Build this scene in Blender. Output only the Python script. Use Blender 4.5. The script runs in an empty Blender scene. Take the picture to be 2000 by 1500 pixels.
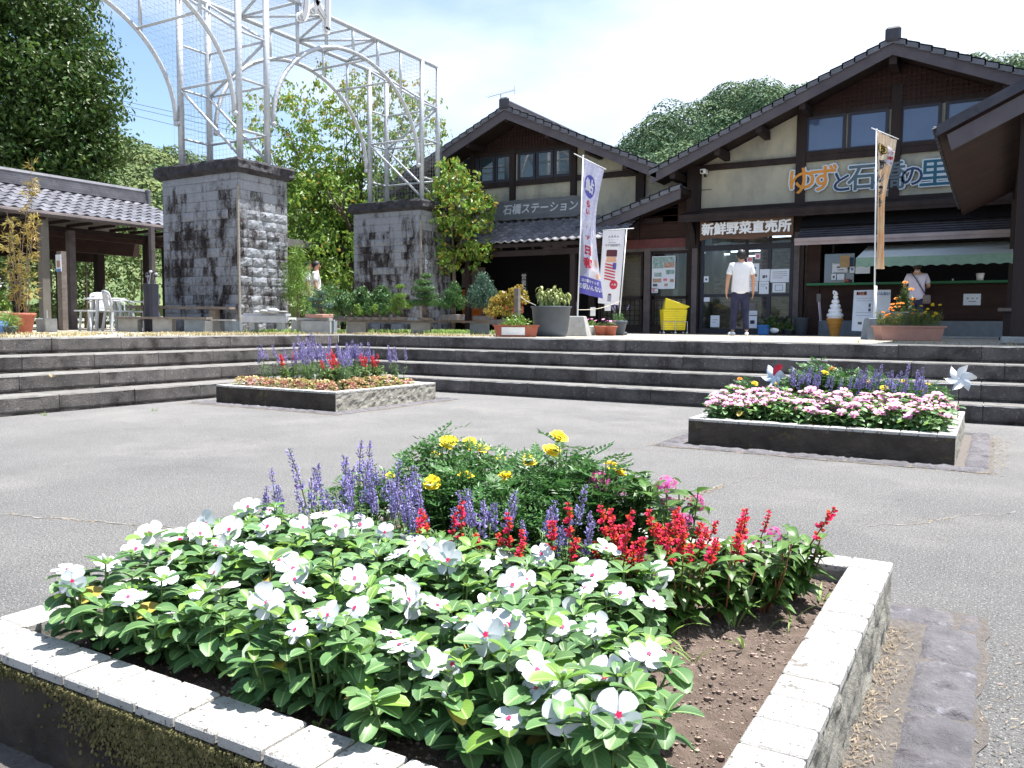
import bpy, math, random
from math import sin, cos, pi, sqrt, atan2
from mathutils import Vector, Matrix, noise

# ------------------------------------------------------------------ camera
scn = bpy.context.scene
COL = scn.collection
FPX, PITCH, YAW, ROLL, EYE = 1613.6, math.radians(4.1472), math.radians(30.3009), .0078013, Vector((0, 0, 1.0))
FW = Vector((-sin(YAW)*cos(PITCH), cos(YAW)*cos(PITCH), -sin(PITCH)))
_rt = Vector((cos(YAW), sin(YAW), 0)); _up = _rt.cross(FW)
RT = _rt*cos(ROLL) + _up*sin(ROLL); UP = _up*cos(ROLL) - _rt*sin(ROLL)
cam = bpy.data.cameras.new('camera'); camo = bpy.data.objects.new('camera', cam); COL.objects.link(camo)
cam.sensor_width = 36; cam.lens = 36*FPX/2000; cam.clip_start = .05; cam.clip_end = 3000
camo.matrix_world = Matrix(((RT.x, UP.x, -FW.x, 0), (RT.y, UP.y, -FW.y, 0), (RT.z, UP.z, -FW.z, EYE.z), (0, 0, 0, 1)))
scn.camera = camo
# ------------------------------------------------------------------ sky and sun
SUN = Vector((.19, .22, .955)).normalized()
wd = bpy.data.worlds.new('World'); scn.world = wd; wd.use_nodes = True
nt = wd.node_tree; nt.nodes.clear()
def nd(t, typ, **k):
    n = t.nodes.new(typ)
    for a, b in k.items(): setattr(n, a, b)
    return n
sky = nd(nt, 'ShaderNodeTexSky', sky_type='NISHITA', sun_disc=False)
sky.sun_elevation = math.asin(SUN.z); sky.sun_rotation = atan2(SUN.x, SUN.y); sky.air_density = 1.0; sky.dust_density = .6; sky.ozone_density = 1.5
tc = nd(nt, 'ShaderNodeTexCoord'); mp = nd(nt, 'ShaderNodeMapping'); mp.inputs['Scale'].default_value = (1, 1, 2.6)
nz = nd(nt, 'ShaderNodeTexNoise'); nz.inputs['Scale'].default_value = 3.2; nz.inputs['Detail'].default_value = 7; nz.inputs['Roughness'].default_value = .5
nt.links.new(tc.outputs['Generated'], mp.inputs['Vector']); nt.links.new(mp.outputs[0], nz.inputs['Vector'])
dt = nd(nt, 'ShaderNodeVectorMath', operation='DOT_PRODUCT'); dt.inputs[1].default_value = (cos(YAW), sin(YAW), -.35)
nt.links.new(tc.outputs['Generated'], dt.inputs[0])
ma = nd(nt, 'ShaderNodeMath', operation='MULTIPLY_ADD'); ma.inputs[1].default_value = .55
nt.links.new(dt.outputs['Value'], ma.inputs[0]); nt.links.new(nz.outputs['Fac'], ma.inputs[2])
cr = nd(nt, 'ShaderNodeValToRGB'); cr.color_ramp.elements[0].position = .22; cr.color_ramp.elements[1].position = .50
cr.color_ramp.elements[0].color = (.0, .0, .0, 1); cr.color_ramp.elements[1].color = (1, 1, 1, 1)
k_ = cr.color_ramp.elements.new(.40); k_.color = (.50, .50, .50, 1); cr.color_ramp.elements[2].position = .60
nt.links.new(ma.outputs[0], cr.inputs[0])
mx = nd(nt, 'ShaderNodeMixRGB'); mx.inputs[2].default_value = (4.9, 5.45, 6.3, 1)
nt.links.new(cr.outputs[0], mx.inputs[0]); nt.links.new(sky.outputs[0], mx.inputs[1])
bg = nd(nt, 'ShaderNodeBackground'); bg.inputs['Strength'].default_value = .088
wo = nd(nt, 'ShaderNodeOutputWorld'); nt.links.new(mx.outputs[0], bg.inputs['Color']); nt.links.new(bg.outputs[0], wo.inputs[0])
sl = bpy.data.lights.new('sun', 'SUN'); sl.energy = 5.0; sl.angle = math.radians(.53); sl.color = (1, .975, .935)
so = bpy.data.objects.new('sun', sl); COL.objects.link(so); so.rotation_euler = SUN.to_track_quat('Z', 'Y').to_euler()
scn.view_settings.view_transform = 'Standard'; scn.view_settings.look = 'None'; scn.view_settings.exposure = 1.45; scn.view_settings.gamma = 1

# ------------------------------------------------------------------ pixel of the photograph (2000 x 1500) -> point of the place
def _ray(x, y): return FW + RT*(x-1000)/FPX - UP*(y-750)/FPX
def at_y(x, y, Y): r = _ray(x, y); return EYE + r*(Y/r.y)
def at_x(x, y, X): r = _ray(x, y); return EYE + r*(X/r.x)
def at_z(x, y, z): r = _ray(x, y); return EYE + r*((z-1)/r.z)
ZT = .788                                  # height of the upper terrace
def on_t(px, D, z=ZT):                     # point of the terrace seen in column px at depth D
    lo = EYE + D*(FW + RT*(px-1000)/FPX)
    return Vector((lo.x, lo.y, z))

# ------------------------------------------------------------------ object helpers
def tag(o, label=None, cat=None, group=None, kind=None):
    if label: o['label'] = label
    if cat: o['category'] = cat
    if group: o['group'] = group
    if kind: o['kind'] = kind
    return o
def thing(name, label, cat, loc=(0, 0, 0), rz=0, group=None):
    o = bpy.data.objects.new(name, None); COL.objects.link(o); o.empty_display_size = .1
    o.location = loc; o.rotation_euler = (0, 0, rz)
    return tag(o, label, cat, group)
def copy_tree(o, parent=None):
    c = o.copy(); COL.objects.link(c); c.parent = parent
    for ch in KIDS.get(o.name, []): copy_tree(ch, c)
    return c
KIDS = {}
class MB:
    def __init__(s): s.v = []; s.f = []; s.m = []; s.uv = {}
    def add(s, vs, fs, mi=0, uvs=None):
        b = len(s.v); s.v.extend(tuple(p) for p in vs)
        for f in fs: s.f.append(tuple(b+i for i in f)); s.m.append(mi)
        if uvs:
            for i, u in enumerate(uvs): s.uv[b+i] = u
    def box(s, x0, x1, y0, y1, z0, z1, mi=0):
        s.add([(x0,y0,z0),(x1,y0,z0),(x1,y1,z0),(x0,y1,z0),(x0,y0,z1),(x1,y0,z1),(x1,y1,z1),(x0,y1,z1)],
              [(0,3,2,1),(4,5,6,7),(0,1,5,4),(1,2,6,5),(2,3,7,6),(3,0,4,7)], mi)
    def cbox(s, x0, x1, y0, y1, z0, z1, b=.01, mi=0):       # chamfered box
        vs = []; X = (x0, x1); Y = (y0, y1); Z = (z0, z1); idx = {}
        for i in (0, 1):
            for j in (0, 1):
                for k in (0, 1):
                    sx = b if i == 0 else -b; sy = b if j == 0 else -b; sz = b if k == 0 else -b
                    idx[i,j,k,0] = len(vs); vs.append((X[i], Y[j]+sy, Z[k]+sz))
                    idx[i,j,k,1] = len(vs); vs.append((X[i]+sx, Y[j], Z[k]+sz))
                    idx[i,j,k,2] = len(vs); vs.append((X[i]+sx, Y[j]+sy, Z[k]))
        I = lambda i, j, k, a: idx[i, j, k, a]; fs = []
        for i in (0, 1):
            q = [I(i,0,0,0), I(i,1,0,0), I(i,1,1,0), I(i,0,1,0)]; fs.append(q if i else q[::-1])
            q = [I(0,i,0,1), I(0,i,1,1), I(1,i,1,1), I(1,i,0,1)]; fs.append(q if i else q[::-1])
            q = [I(0,0,i,2), I(1,0,i,2), I(1,1,i,2), I(0,1,i,2)]; fs.append(q if i else q[::-1])
        for i in (0, 1):
            for j in (0, 1):
                fs.append([I(i,j,0,0), I(i,j,1,0), I(i,j,1,1), I(i,j,0,1)])
                fs.append([I(i,0,j,0), I(i,1,j,0), I(i,1,j,2), I(i,0,j,2)])
                fs.append([I(0,i,j,1), I(1,i,j,1), I(1,i,j,2), I(0,i,j,2)])
                for k in (0, 1): fs.append([I(i,j,k,0), I(i,j,k,1), I(i,j,k,2)])
        s.add(vs, fs, mi)
    def beam(s, p, q, w, h, mi=0, up=(0, 0, 1)):
        p = Vector(p); q = Vector(q); d = (q-p).normalized(); up = Vector(up)
        a = d.cross(up)
        if a.length < 1e-4: a = d.cross(Vector((0, 1, 0)))
        a.normalize(); b = a.cross(d); a *= w/2; b *= h/2
        s.add([p-a-b, p+a-b, p+a+b, p-a+b, q-a-b, q+a-b, q+a+b, q-a+b],
              [(0,1,2,3),(7,6,5,4),(0,4,5,1),(1,5,6,2),(2,6,7,3),(3,7,4,0)], mi)
    def tube(s, pts, r, n=8, mi=0, cap=True, hr=None):
        pts = [Vector(p) for p in pts]; N = len(pts)
        rr = r if isinstance(r, (list, tuple)) else [r]*N
        b = len(s.v); d = (pts[1]-pts[0]).normalized()
        a = d.orthogonal().normalized()
        for i, p in enumerate(pts):
            if i: d = (pts[min(i+1, N-1)]-pts[i-1]).normalized()
            a = (a - d*a.dot(d))
            if a.length < 1e-6: a = d.orthogonal()
            a.normalize(); c = d.cross(a)
            for k in range(n):
                t = 2*pi*k/n; s.v.append(tuple(p + (a*cos(t)+c*sin(t))*rr[i]))
        for i in range(N-1):
            for k in range(n):
                k2 = (k+1) % n
                s.f.append((b+i*n+k, b+i*n+k2, b+(i+1)*n+k2, b+(i+1)*n+k)); s.m.append(mi)
        if cap:
            s.f.append(tuple(b+k for k in range(n))[::-1]); s.m.append(mi)
            s.f.append(tuple(b+(N-1)*n+k for k in range(n))); s.m.append(mi)
    def lathe(s, prof, c=(0, 0, 0), n=20, mi=0, sx=1, sy=1, wob=None):
        b = len(s.v); c = Vector(c)
        for i, (r, z) in enumerate(prof):
            for k in range(n):
                t = 2*pi*k/n; w = wob(i, t) if wob else 1
                s.v.append((c.x+r*cos(t)*sx*w, c.y+r*sin(t)*sy*w, c.z+z))
        for i in range(len(prof)-1):
            for k in range(n):
                k2 = (k+1) % n
                s.f.append((b+i*n+k, b+i*n+k2, b+(i+1)*n+k2, b+(i+1)*n+k)); s.m.append(mi)
        if prof[0][0] > 1e-5: s.f.append(tuple(b+k for k in range(n))[::-1]); s.m.append(mi)
        e = b+(len(prof)-1)*n
        if prof[-1][0] > 1e-5: s.f.append(tuple(e+k for k in range(n))); s.m.append(mi)
    def prism(s, poly, d, mi=0, mcap=None):                 # 3-D polygon pushed along d
        poly = [Vector(p) for p in poly]; d = Vector(d); n = len(poly)
        b = len(s.v); s.v.extend(tuple(p) for p in poly); s.v.extend(tuple(p+d) for p in poly)
        s.f.append(tuple(b+i for i in range(n))[::-1]); s.m.append(mi if mcap is None else mcap)
        s.f.append(tuple(b+n+i for i in range(n))); s.m.append(mi)
        for i in range(n):
            j = (i+1) % n; s.f.append((b+i, b+j, b+n+j, b+n+i)); s.m.append(mi)
    def ball(s, c, r, nu=10, nv=7, mi=0, sc=(1, 1, 1), jit=0, rnd=None):
        prof = [(sin(pi*j/nv), -cos(pi*j/nv)) for j in range(nv+1)]
        b = len(s.v)
        for j, (a, z) in enumerate(prof):
            for k in range(nu):
                t = 2*pi*k/nu; q = 1+(rnd.uniform(-jit, jit) if rnd else 0)
                s.v.append((c[0]+r*a*cos(t)*sc[0]*q, c[1]+r*a*sin(t)*sc[1]*q, c[2]+r*z*sc[2]*q))
        for j in range(nv):
            for k in range(nu):
                k2 = (k+1) % nu; s.f.append((b+j*nu+k, b+j*nu+k2, b+(j+1)*nu+k2, b+(j+1)*nu+k)); s.m.append(mi)
    def build(s, name, mats, parent=None, smooth=False, world=True, origin=None):
        if not isinstance(mats, (list, tuple)): mats = [mats]
        off = Vector((0, 0, 0))
        if parent is not None and world:
            p = parent
            while p is not None: off += p.location; p = p.parent
        elif origin is not None: off = Vector(origin)
        me = bpy.data.meshes.new(name)
        vs = [(x-off.x, y-off.y, z-off.z) for x, y, z in s.v] if off.length else s.v
        me.from_pydata(vs, [], s.f)
        for m in mats: me.materials.append(m)
        if any(s.m): me.polygons.foreach_set('material_index', s.m)
        if s.uv:
            ul = me.uv_layers.new(name='UVMap'); buf = []
            g = s.uv.get
            for f in s.f:
                for i in f: buf.extend(g(i, (0, 0)))
            ul.data.foreach_set('uv', buf)
        me.polygons.foreach_set('use_smooth', [smooth]*len(me.polygons))
        me.update()
        o = bpy.data.objects.new(name, me); COL.objects.link(o)
        if parent is not None:
            o.parent = parent; KIDS.setdefault(parent.name, []).append(o)
        elif origin is not None: o.location = off
        return o
def lerp(a, b, t): return a+(b-a)*t

# ------------------------------------------------------------------ writing
def glyphs(txt, size, offset=0, extrude=0, spacing=1.0, shear=0, center=True):
    c = bpy.data.curves.new('t', 'FONT'); c.body = txt; c.size = size; c.offset = offset; c.extrude = extrude
    c.space_character = spacing; c.shear = shear; c.resolution_u = 3
    if center: c.align_x = 'CENTER'; c.align_y = 'CENTER'
    o = bpy.data.objects.new('t', c); COL.objects.link(o)
    dg = bpy.context.evaluated_depsgraph_get(); dg.update()
    me = bpy.data.meshes.new_from_object(o.evaluated_get(dg))
    vs = [tuple(v.co) for v in me.vertices]; fs = [tuple(p.vertices) for p in me.polygons]
    bpy.data.objects.remove(o); bpy.data.curves.remove(c); bpy.data.meshes.remove(me)
    return vs, fs
def write(mb, txt, size, fn, mi=0, offset=0, **k):          # fn maps (x, y, z) of the lettering to the place; offset fattens the strokes
    vs, fs = glyphs(txt, size, **k); n = 0 if offset <= 0 else (4 if offset < size*.03 else 10)
    for i in range(n+1):
        dx, dy, dz = (offset*cos(2*pi*i/n), offset*sin(2*pi*i/n), .0004*(i+1)) if i < n else (0, 0, 0)
        mb.add([fn(v[0]+dx, v[1]+dy, v[2]+dz) for v in vs], fs, mi)

# ------------------------------------------------------------------ materials
MATS = {}
def mat(name, c1, c2=None, sc=6., rough=.8, bump=0., bsc=None, metal=0., spec=.3, st=None, stretch=(1, 1, 1),
        isl=0., trans=0., lo=.35, hi=.65, detail=5, vein=None, emit=None, ground=False, top=None):
    m = bpy.data.materials.new(name); m.use_nodes = True; t = m.node_tree; t.nodes.clear(); L = t.links.new
    out = nd(t, 'ShaderNodeOutputMaterial'); bs = nd(t, 'ShaderNodeBsdfPrincipled')
    bs.inputs['Roughness'].default_value = rough; bs.inputs['Metallic'].default_value = metal; bs.inputs['Specular IOR Level'].default_value = spec
    col = None; c1 = (*c1, 1)
    tcn = nd(t, 'ShaderNodeTexCoord'); mpn = nd(t, 'ShaderNodeMapping'); mpn.inputs['Scale'].default_value = stretch
    L(tcn.outputs['Object'], mpn.inputs['Vector'])
    def noise_(scale, det=5, rg=.6):
        n = nd(t, 'ShaderNodeTexNoise'); n.inputs['Scale'].default_value = scale; n.inputs['Detail'].default_value = det; n.inputs['Roughness'].default_value = rg
        L(mpn.outputs[0], n.inputs['Vector']); return n.outputs['Fac']
    def ramp(src, a, b):
        r = nd(t, 'ShaderNodeMapRange'); r.inputs['From Min'].default_value = a; r.inputs['From Max'].default_value = b; L(src, r.inputs['Value']); return r.outputs[0]
    def mixc(fac, a, b):
        n = nd(t, 'ShaderNodeMixRGB')
        if isinstance(fac, (int, float)): n.inputs[0].default_value = fac
        else: L(fac, n.inputs[0])
        for i, x in ((1, a), (2, b)):
            if isinstance(x, tuple): n.inputs[i].default_value = x
            else: L(x, n.inputs[i])
        return n.outputs[0]
    col = c1
    if c2 is not None: col = mixc(ramp(noise_(sc, detail), lo, hi), c1, (*c2, 1))
    if st:                                                  # list of (colour, scale, from, to) stains
        for (sc_, s_, a, b) in st: col = mixc(ramp(noise_(s_, 6, .65), a, b), col, (*sc_, 1))
    if top:                                                 # dust lying on upward faces
        g = nd(t, 'ShaderNodeNewGeometry'); sx = nd(t, 'ShaderNodeSeparateXYZ'); L(g.outputs['Normal'], sx.inputs[0])
        col = mixc(ramp(sx.outputs['Z'], .3, .8), col, (*top, 1))
    if isl:
        g = nd(t, 'ShaderNodeNewGeometry'); h = nd(t, 'ShaderNodeHueSaturation')
        r = nd(t, 'ShaderNodeMapRange'); r.inputs['To Min'].default_value = 1-isl; r.inputs['To Max'].default_value = 1+isl
        L(g.outputs['Random Per Island'], r.inputs['Value']); L(r.outputs[0], h.inputs['Value'])
        r2 = nd(t, 'ShaderNodeMapRange'); r2.inputs['To Min'].default_value = .5-isl*.05; r2.inputs['To Max'].default_value = .5+isl*.05
        mm = nd(t, 'ShaderNodeMath', operation='FRACT'); m3 = nd(t, 'ShaderNodeMath', operation='MULTIPLY'); m3.inputs[1].default_value = 17.3
        L(g.outputs['Random Per Island'], m3.inputs[0]); L(m3.outputs[0], mm.inputs[0]); L(mm.outputs[0], r2.inputs['Value']); L(r2.outputs[0], h.inputs['Hue'])
        if isinstance(col, tuple): h.inputs['Color'].default_value = col
        else: L(col, h.inputs['Color'])
        col = h.outputs[0]
    if vein:
        uv = nd(t, 'ShaderNodeUVMap'); sx = nd(t, 'ShaderNodeSeparateXYZ'); L(uv.outputs[0], sx.inputs[0])
        a = nd(t, 'ShaderNodeMath', operation='SUBTRACT'); a.inputs[1].default_value = .5; L(sx.outputs['X'], a.inputs[0])
        b = nd(t, 'ShaderNodeMath', operation='ABSOLUTE'); L(a.outputs[0], b.inputs[0])
        r = nd(t, 'ShaderNodeMapRange'); r.inputs['From Min'].default_value = .015; r.inputs['From Max'].default_value = .055
        r.inputs['To Min'].default_value = 1; r.inputs['To Max'].default_value = 0; L(b.outputs[0], r.inputs['Value'])
        w = nd(t, 'ShaderNodeMath', operation='MULTIPLY_ADD'); w.inputs[1].default_value = -.8; L(b.outputs[0], w.inputs[0]); L(sx.outputs['Y'], w.inputs[2])
        w2 = nd(t, 'ShaderNodeMath', operation='MULTIPLY'); w2.inputs[1].default_value = 50; L(w.outputs[0], w2.inputs[0])
        w3 = nd(t, 'ShaderNodeMath', operation='SINE'); L(w2.outputs[0], w3.inputs[0])
        f2 = ramp(w3.outputs[0], .75, 1.0); f3 = nd(t, 'ShaderNodeMath', operation='MULTIPLY'); f3.inputs[1].default_value = .22; L(f2, f3.inputs[0])
        col = mixc(f3.outputs[0], col, (*vein, 1)); col = mixc(r.outputs[0], col, (*vein, 1))
    if isinstance(col, tuple): bs.inputs['Base Color'].default_value = col
    else: L(col, bs.inputs['Base Color'])
    if bump:
        bp = nd(t, 'ShaderNodeBump'); bp.inputs['Strength'].default_value = bump; bp.inputs['Distance'].default_value = .02
        L(noise_(bsc or sc*3, 6, .7), bp.inputs['Height']); L(bp.outputs[0], bs.inputs['Normal'])
    if emit:
        bs.inputs['Emission Color'].default_value = (*emit[0], 1); bs.inputs['Emission Strength'].default_value = emit[1]
    if trans:
        tr = nd(t, 'ShaderNodeBsdfTranslucent'); ms = nd(t, 'ShaderNodeMixShader'); ms.inputs[0].default_value = trans
        if isinstance(col, tuple): tr.inputs[0].default_value = col
        else: L(col, tr.inputs[0])
        L(bs.outputs[0], ms.inputs[1]); L(tr.outputs[0], ms.inputs[2]); L(ms.outputs[0], out.inputs[0])
    else: L(bs.outputs[0], out.inputs[0])
    MATS[name] = m; return m
# ------------------------------------------------------------------ the palette
M_asph = mat('asphalt', (.15, .148, .146), (.20, .195, .19), sc=1.1, rough=.9, bump=1., bsc=150, lo=.3, hi=.7, st=[((.26, .25, .235), .8, .50, .75), ((.12, .12, .125), .45, .56, .74), ((.44, .43, .42), 120, .55, .61), ((.06, .06, .065), 95, .56, .62), ((.27, .22, .16), 3.5, .68, .80)])
M_step = mat('step_stone_shaded', (.075, .068, .068), (.14, .128, .122), sc=4, rough=.9, bump=.9, bsc=60, st=[((.27, .26, .25), 34, .58, .70), ((.025, .021, .020), 2.2, .5, .70), ((.30, .29, .27), 90, .63, .70)], isl=.22)  # algae and the risers' shade are both put into this dark colour
M_stept = mat('step_stone_worn', (.21, .205, .195), (.14, .132, .125), sc=9, rough=.9, bump=.6, bsc=90, st=[((.10, .09, .085), 30, .6, .7)], isl=.1)  # worn tops, without the shade painted into the sides
M_pave = mat('terrace_paving', (.36, .34, .30), (.30, .265, .20), sc=1.7, rough=.95, bump=.5, bsc=40, st=[((.42, .34, .2), 5, .58, .7), ((.12, .1, .06), 14, .62, .72)])
M_earth = mat('far_ground', (.10, .12, .05), (.14, .13, .07), sc=.2, rough=.95)
M_tile = mat('coping_tile', (.46, .45, .43), (.39, .375, .35), sc=10, rough=.8, bump=.6, bsc=110, isl=.10, st=[((.10, .09, .085), 85, .60, .64), ((.17, .155, .14), 13, .60, .66), ((.09, .08, .075), 40, .63, .67)])
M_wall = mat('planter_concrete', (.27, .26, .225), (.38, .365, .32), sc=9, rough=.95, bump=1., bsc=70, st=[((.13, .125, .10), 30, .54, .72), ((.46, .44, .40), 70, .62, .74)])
M_walld = mat('mossy_shaded_concrete', (.045, .036, .03), (.085, .07, .055), sc=5, rough=.95, bump=1., bsc=60, st=[((.12, .10, .045), 9, .58, .7), ((.2, .19, .17), 50, .68, .76)])  # moss, plus shade put into the colour of walls away from the sun
M_moss = mat('moss', (.16, .14, .065), (.07, .07, .025), sc=30, rough=.95, isl=.35)
M_soil = mat('soil', (.22, .165, .135), (.13, .095, .075), sc=18, rough=.98, bump=1., bsc=120, st=[((.36, .31, .27), 90, .62, .7)])
M_lump = mat('soil_lump', (.30, .235, .195), (.17, .13, .105), sc=30, rough=.98, isl=.45)
M_flag = mat('flagstone', (.095, .09, .098), (.155, .148, .16), sc=9, rough=.95, bump=1., bsc=48, st=[((.28, .27, .30), 16, .58, .75), ((.06, .052, .06), 9, .56, .7), ((.2, .17, .14), 5, .6, .75)], isl=.12)
M_grit = mat('grit', (.15, .135, .125), (.20, .18, .165), sc=40, rough=.95, bump=1., bsc=110, st=[((.14, .11, .09), 60, .55, .65)])
M_straw = mat('straw', (.27, .22, .16), (.15, .12, .085), sc=20, rough=.9, isl=.35)
M_block = mat('stone_block', (.20, .215, .24), (.27, .285, .31), sc=3, rough=.95, bump=1., bsc=22, isl=.22, stretch=(1, 1, .5),
              st=[((.06, .055, .06), 1.1, .46, .60), ((.018, .013, .014), 3.2, .50, .58), ((.03, .024, .022), 9, .56, .64), ((.36, .37, .39), 24, .62, .74)])
M_cap = mat('cap_stone', (.022, .021, .026), (.055, .053, .06), sc=6, rough=.85, bump=1., bsc=14)
M_mort = mat('mortar', (.20, .185, .165), (.28, .26, .24), sc=8, rough=.95, bump=.5)
M_galv = mat('galvanised_steel', (.50, .525, .56), (.40, .425, .46), sc=12, rough=.5, metal=.2, spec=.5, bump=.1, bsc=50)
M_wire = mat('wire', (.36, .37, .39), rough=.5, metal=.3)
M_dark = mat('dark_timber', (.016, .010, .010), (.030, .019, .018), sc=3, rough=.7, bump=.4, bsc=20, stretch=(1, 1, .2))
M_red = mat('red_brown_boards', (.026, .012, .010), (.043, .021, .017), sc=3, rough=.75, bump=.4, bsc=16, stretch=(.25, 1, 1.5))
M_grey = mat('weathered_timber', (.085, .072, .074), (.13, .112, .115), sc=4, rough=.85, bump=.5, bsc=20)
M_barge = mat('bargeboard', (.075, .065, .078), (.105, .094, .105), sc=2, rough=.8, bump=.3)
M_plas = mat('plaster', (.42, .395, .31), (.37, .35, .285), sc=1.2, rough=.9, bump=.15, bsc=30, st=[((.17, .185, .175), 1.1, .46, .75)], stretch=(1, 1, .5))
M_rtile = mat('roof_tile', (.085, .085, .10), (.13, .13, .15), sc=4, rough=.42, spec=.5, isl=.12, st=[((.07, .07, .08), 9, .58, .7)])
M_rtilel = mat('roof_tile_silver', (.125, .125, .145), (.18, .18, .205), sc=4, rough=.36, spec=.7, isl=.25)
M_ridge = mat('ridge_tile', (.032, .033, .045), (.06, .06, .075), sc=4, rough=.6)
M_glassd = mat('upper_window_glass', (.055, .085, .17), (.075, .11, .21), sc=1, rough=.08, spec=.9)
M_frame = mat('window_frame', (.028, .030, .045), rough=.5)
M_white = mat('white_plastic', (.78, .79, .80), (.70, .71, .73), sc=8, rough=.5)
M_paper = mat('paper', (.72, .76, .84), (.66, .71, .80), sc=8, rough=.8)
M_ink = mat('ink', (.10, .11, .14), rough=.8)
M_blue = mat('blue_print', (.12, .25, .55), rough=.7)
M_pink = mat('pink_print', (.70, .18, .25), rough=.7)
M_tan = mat('bamboo_blind', (.42, .29, .16), (.32, .215, .12), sc=5, rough=.85, stretch=(1, 1, 12))
M_shoptan = mat('shop_reflected_tan', (.42, .33, .25), (.20, .15, .12), sc=9, rough=.9, bump=.5, stretch=(.6, 1, 2.2))  # tan stands in for sunlit paving reflected in the door glass
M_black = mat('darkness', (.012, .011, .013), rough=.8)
M_lamp = mat('lit_tube', (.9, .95, 1), emit=((.85, .95, 1), 2.2))
M_yel = mat('yellow_plastic', (.66, .55, .02), (.58, .48, .02), sc=6, rough=.4)
M_green = mat('green_counter', (.02, .13, .05), rough=.45)
M_awn = mat('awning_cloth', (.20, .33, .27), (.25, .38, .31), sc=8, rough=.9, trans=.35)
M_awnw = mat('awning_top_sunlit', (.70, .73, .70), (.62, .66, .63), sc=6, rough=.9, trans=.25)  # same cloth as the valance, with sunlight put into its white
M_conc = mat('concrete', (.33, .33, .325), (.26, .26, .255), sc=8, rough=.9, bump=.5, bsc=70)
M_bluec = mat('blue_grey_concrete', (.20, .23, .27), (.16, .19, .22), sc=8, rough=.9, bump=.4)
M_terra = mat('terracotta', (.36, .115, .075), (.28, .085, .055), sc=6, rough=.75, bump=.2)
M_pinkpot = mat('pink_clay', (.42, .235, .19), (.36, .20, .16), sc=5, rough=.8, bump=.15)
M_potg = mat('grey_pot', (.065, .08, .10), (.085, .10, .125), sc=3, rough=.55)
M_bonpot = mat('bonsai_pot', (.09, .085, .085), (.14, .125, .12), sc=6, rough=.7)
M_plank = mat('old_plank', (.14, .115, .10), (.21, .18, .16), sc=6, rough=.9, bump=.6, bsc=30, stretch=(1, 1, 3))
M_wht = mat('white_bench', (.42, .44, .48), (.34, .35, .38), sc=7, rough=.85, bump=.4)
M_bark = mat('bark', (.085, .065, .05), (.15, .12, .095), sc=14, rough=.95, bump=1., bsc=30, stretch=(1, 1, .3))
M_canopy = mat('canopy_sheet', (.13, .125, .125), (.17, .165, .16), sc=3, rough=.6)
M_postg = mat('grey_post', (.15, .14, .125), (.19, .175, .155), sc=3, rough=.6)
M_skin = mat('skin', (.48, .27, .18), (.43, .24, .16), sc=8, rough=.55)
M_shirt = mat('white_shirt', (.80, .80, .84), (.74, .74, .78), sc=6, rough=.9, bump=.35, bsc=7, trans=.08)
M_shirtl = mat('lilac_shirt', (.60, .56, .68), (.54, .50, .62), sc=6, rough=.9, bump=.4, bsc=7)
M_navy = mat('navy_trousers', (.018, .020, .05), (.03, .032, .07), sc=8, rough=.85, bump=.4, bsc=9)
M_hair = mat('black_hair', (.012, .010, .011), (.03, .026, .026), sc=40, rough=.5, stretch=(1, 1, .2))
M_shoe = mat('white_shoe', (.75, .75, .76), rough=.6)
M_rope = mat('rope', (.50, .46, .38), rough=.9)
def leafm(n, a, b, isl=.28, rough=.42, tr=.30, vein=None, sc=3): return mat(n, a, b, sc=sc, rough=rough, spec=.42, isl=isl, trans=tr, vein=vein)
M_vl = leafm('periwinkle_leaf', (.065, .155, .055), (.115, .22, .07), vein=(.30, .42, .18), rough=.46)
M_vy = leafm('periwinkle_young_leaf', (.12, .25, .040), (.17, .31, .05), vein=(.34, .48, .16), rough=.46)
M_yl = leafm('yellowed_leaf', (.42, .36, .06), (.30, .17, .06))
M_stem = mat('green_stem', (.14, .22, .06), (.10, .15, .05), sc=20, rough=.6)
M_rstem = mat('red_stem', (.22, .09, .04), rough=.7)
M_wpet = mat('white_petal', (.66, .67, .70), (.58, .60, .64), sc=30, rough=.6, trans=.25)
M_eye = mat('pink_eye', (.62, .02, .10), rough=.6)
M_ppet = mat('pink_petal', (.84, .42, .62), (.74, .20, .44), sc=8, rough=.6, trans=.25, isl=.25)
M_peye = mat('deep_pink_eye', (.65, .05, .25), rough=.6)
M_sal = mat('purple_floret', (.24, .19, .46), (.42, .36, .66), sc=30, rough=.8, trans=.25, isl=.5)
M_rsal = mat('red_floret', (.50, .012, .015), (.66, .03, .025), sc=30, rough=.7, trans=.2, isl=.5)
M_mag = mat('magenta_floret', (.60, .06, .28), (.70, .12, .40), sc=30, rough=.6, trans=.2, isl=.4)
M_mar = mat('yellow_ray_petal', (.80, .56, .01), (.85, .66, .03), sc=20, rough=.6, trans=.2, isl=.15)
M_maro = mat('orange_ray_petal', (.82, .22, .01), (.85, .32, .02), sc=20, rough=.6, trans=.2, isl=.2)
M_marl = leafm('marigold_leaf', (.045, .13, .035), (.08, .18, .045))
M_sall = leafm('salvia_leaf', (.06, .14, .045), (.10, .19, .06))
M_rsl = leafm('red_salvia_leaf', (.05, .12, .02), (.09, .18, .03), vein=(.16, .26, .08))
M_grass = leafm('grass_blade', (.14, .25, .05), (.20, .30, .07), rough=.5)
M_beg = mat('pink_green_foliage', (.52, .24, .20), (.36, .40, .13), sc=9, rough=.5, isl=.4, trans=.25, lo=.45, hi=.55)
M_big = leafm('broadleaf_evergreen', (.030, .075, .014), (.075, .13, .022), isl=.45, rough=.5, tr=.25)
M_ch = leafm('cherry_leaf', (.12, .23, .035), (.22, .33, .055), isl=.35, tr=.4)
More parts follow.
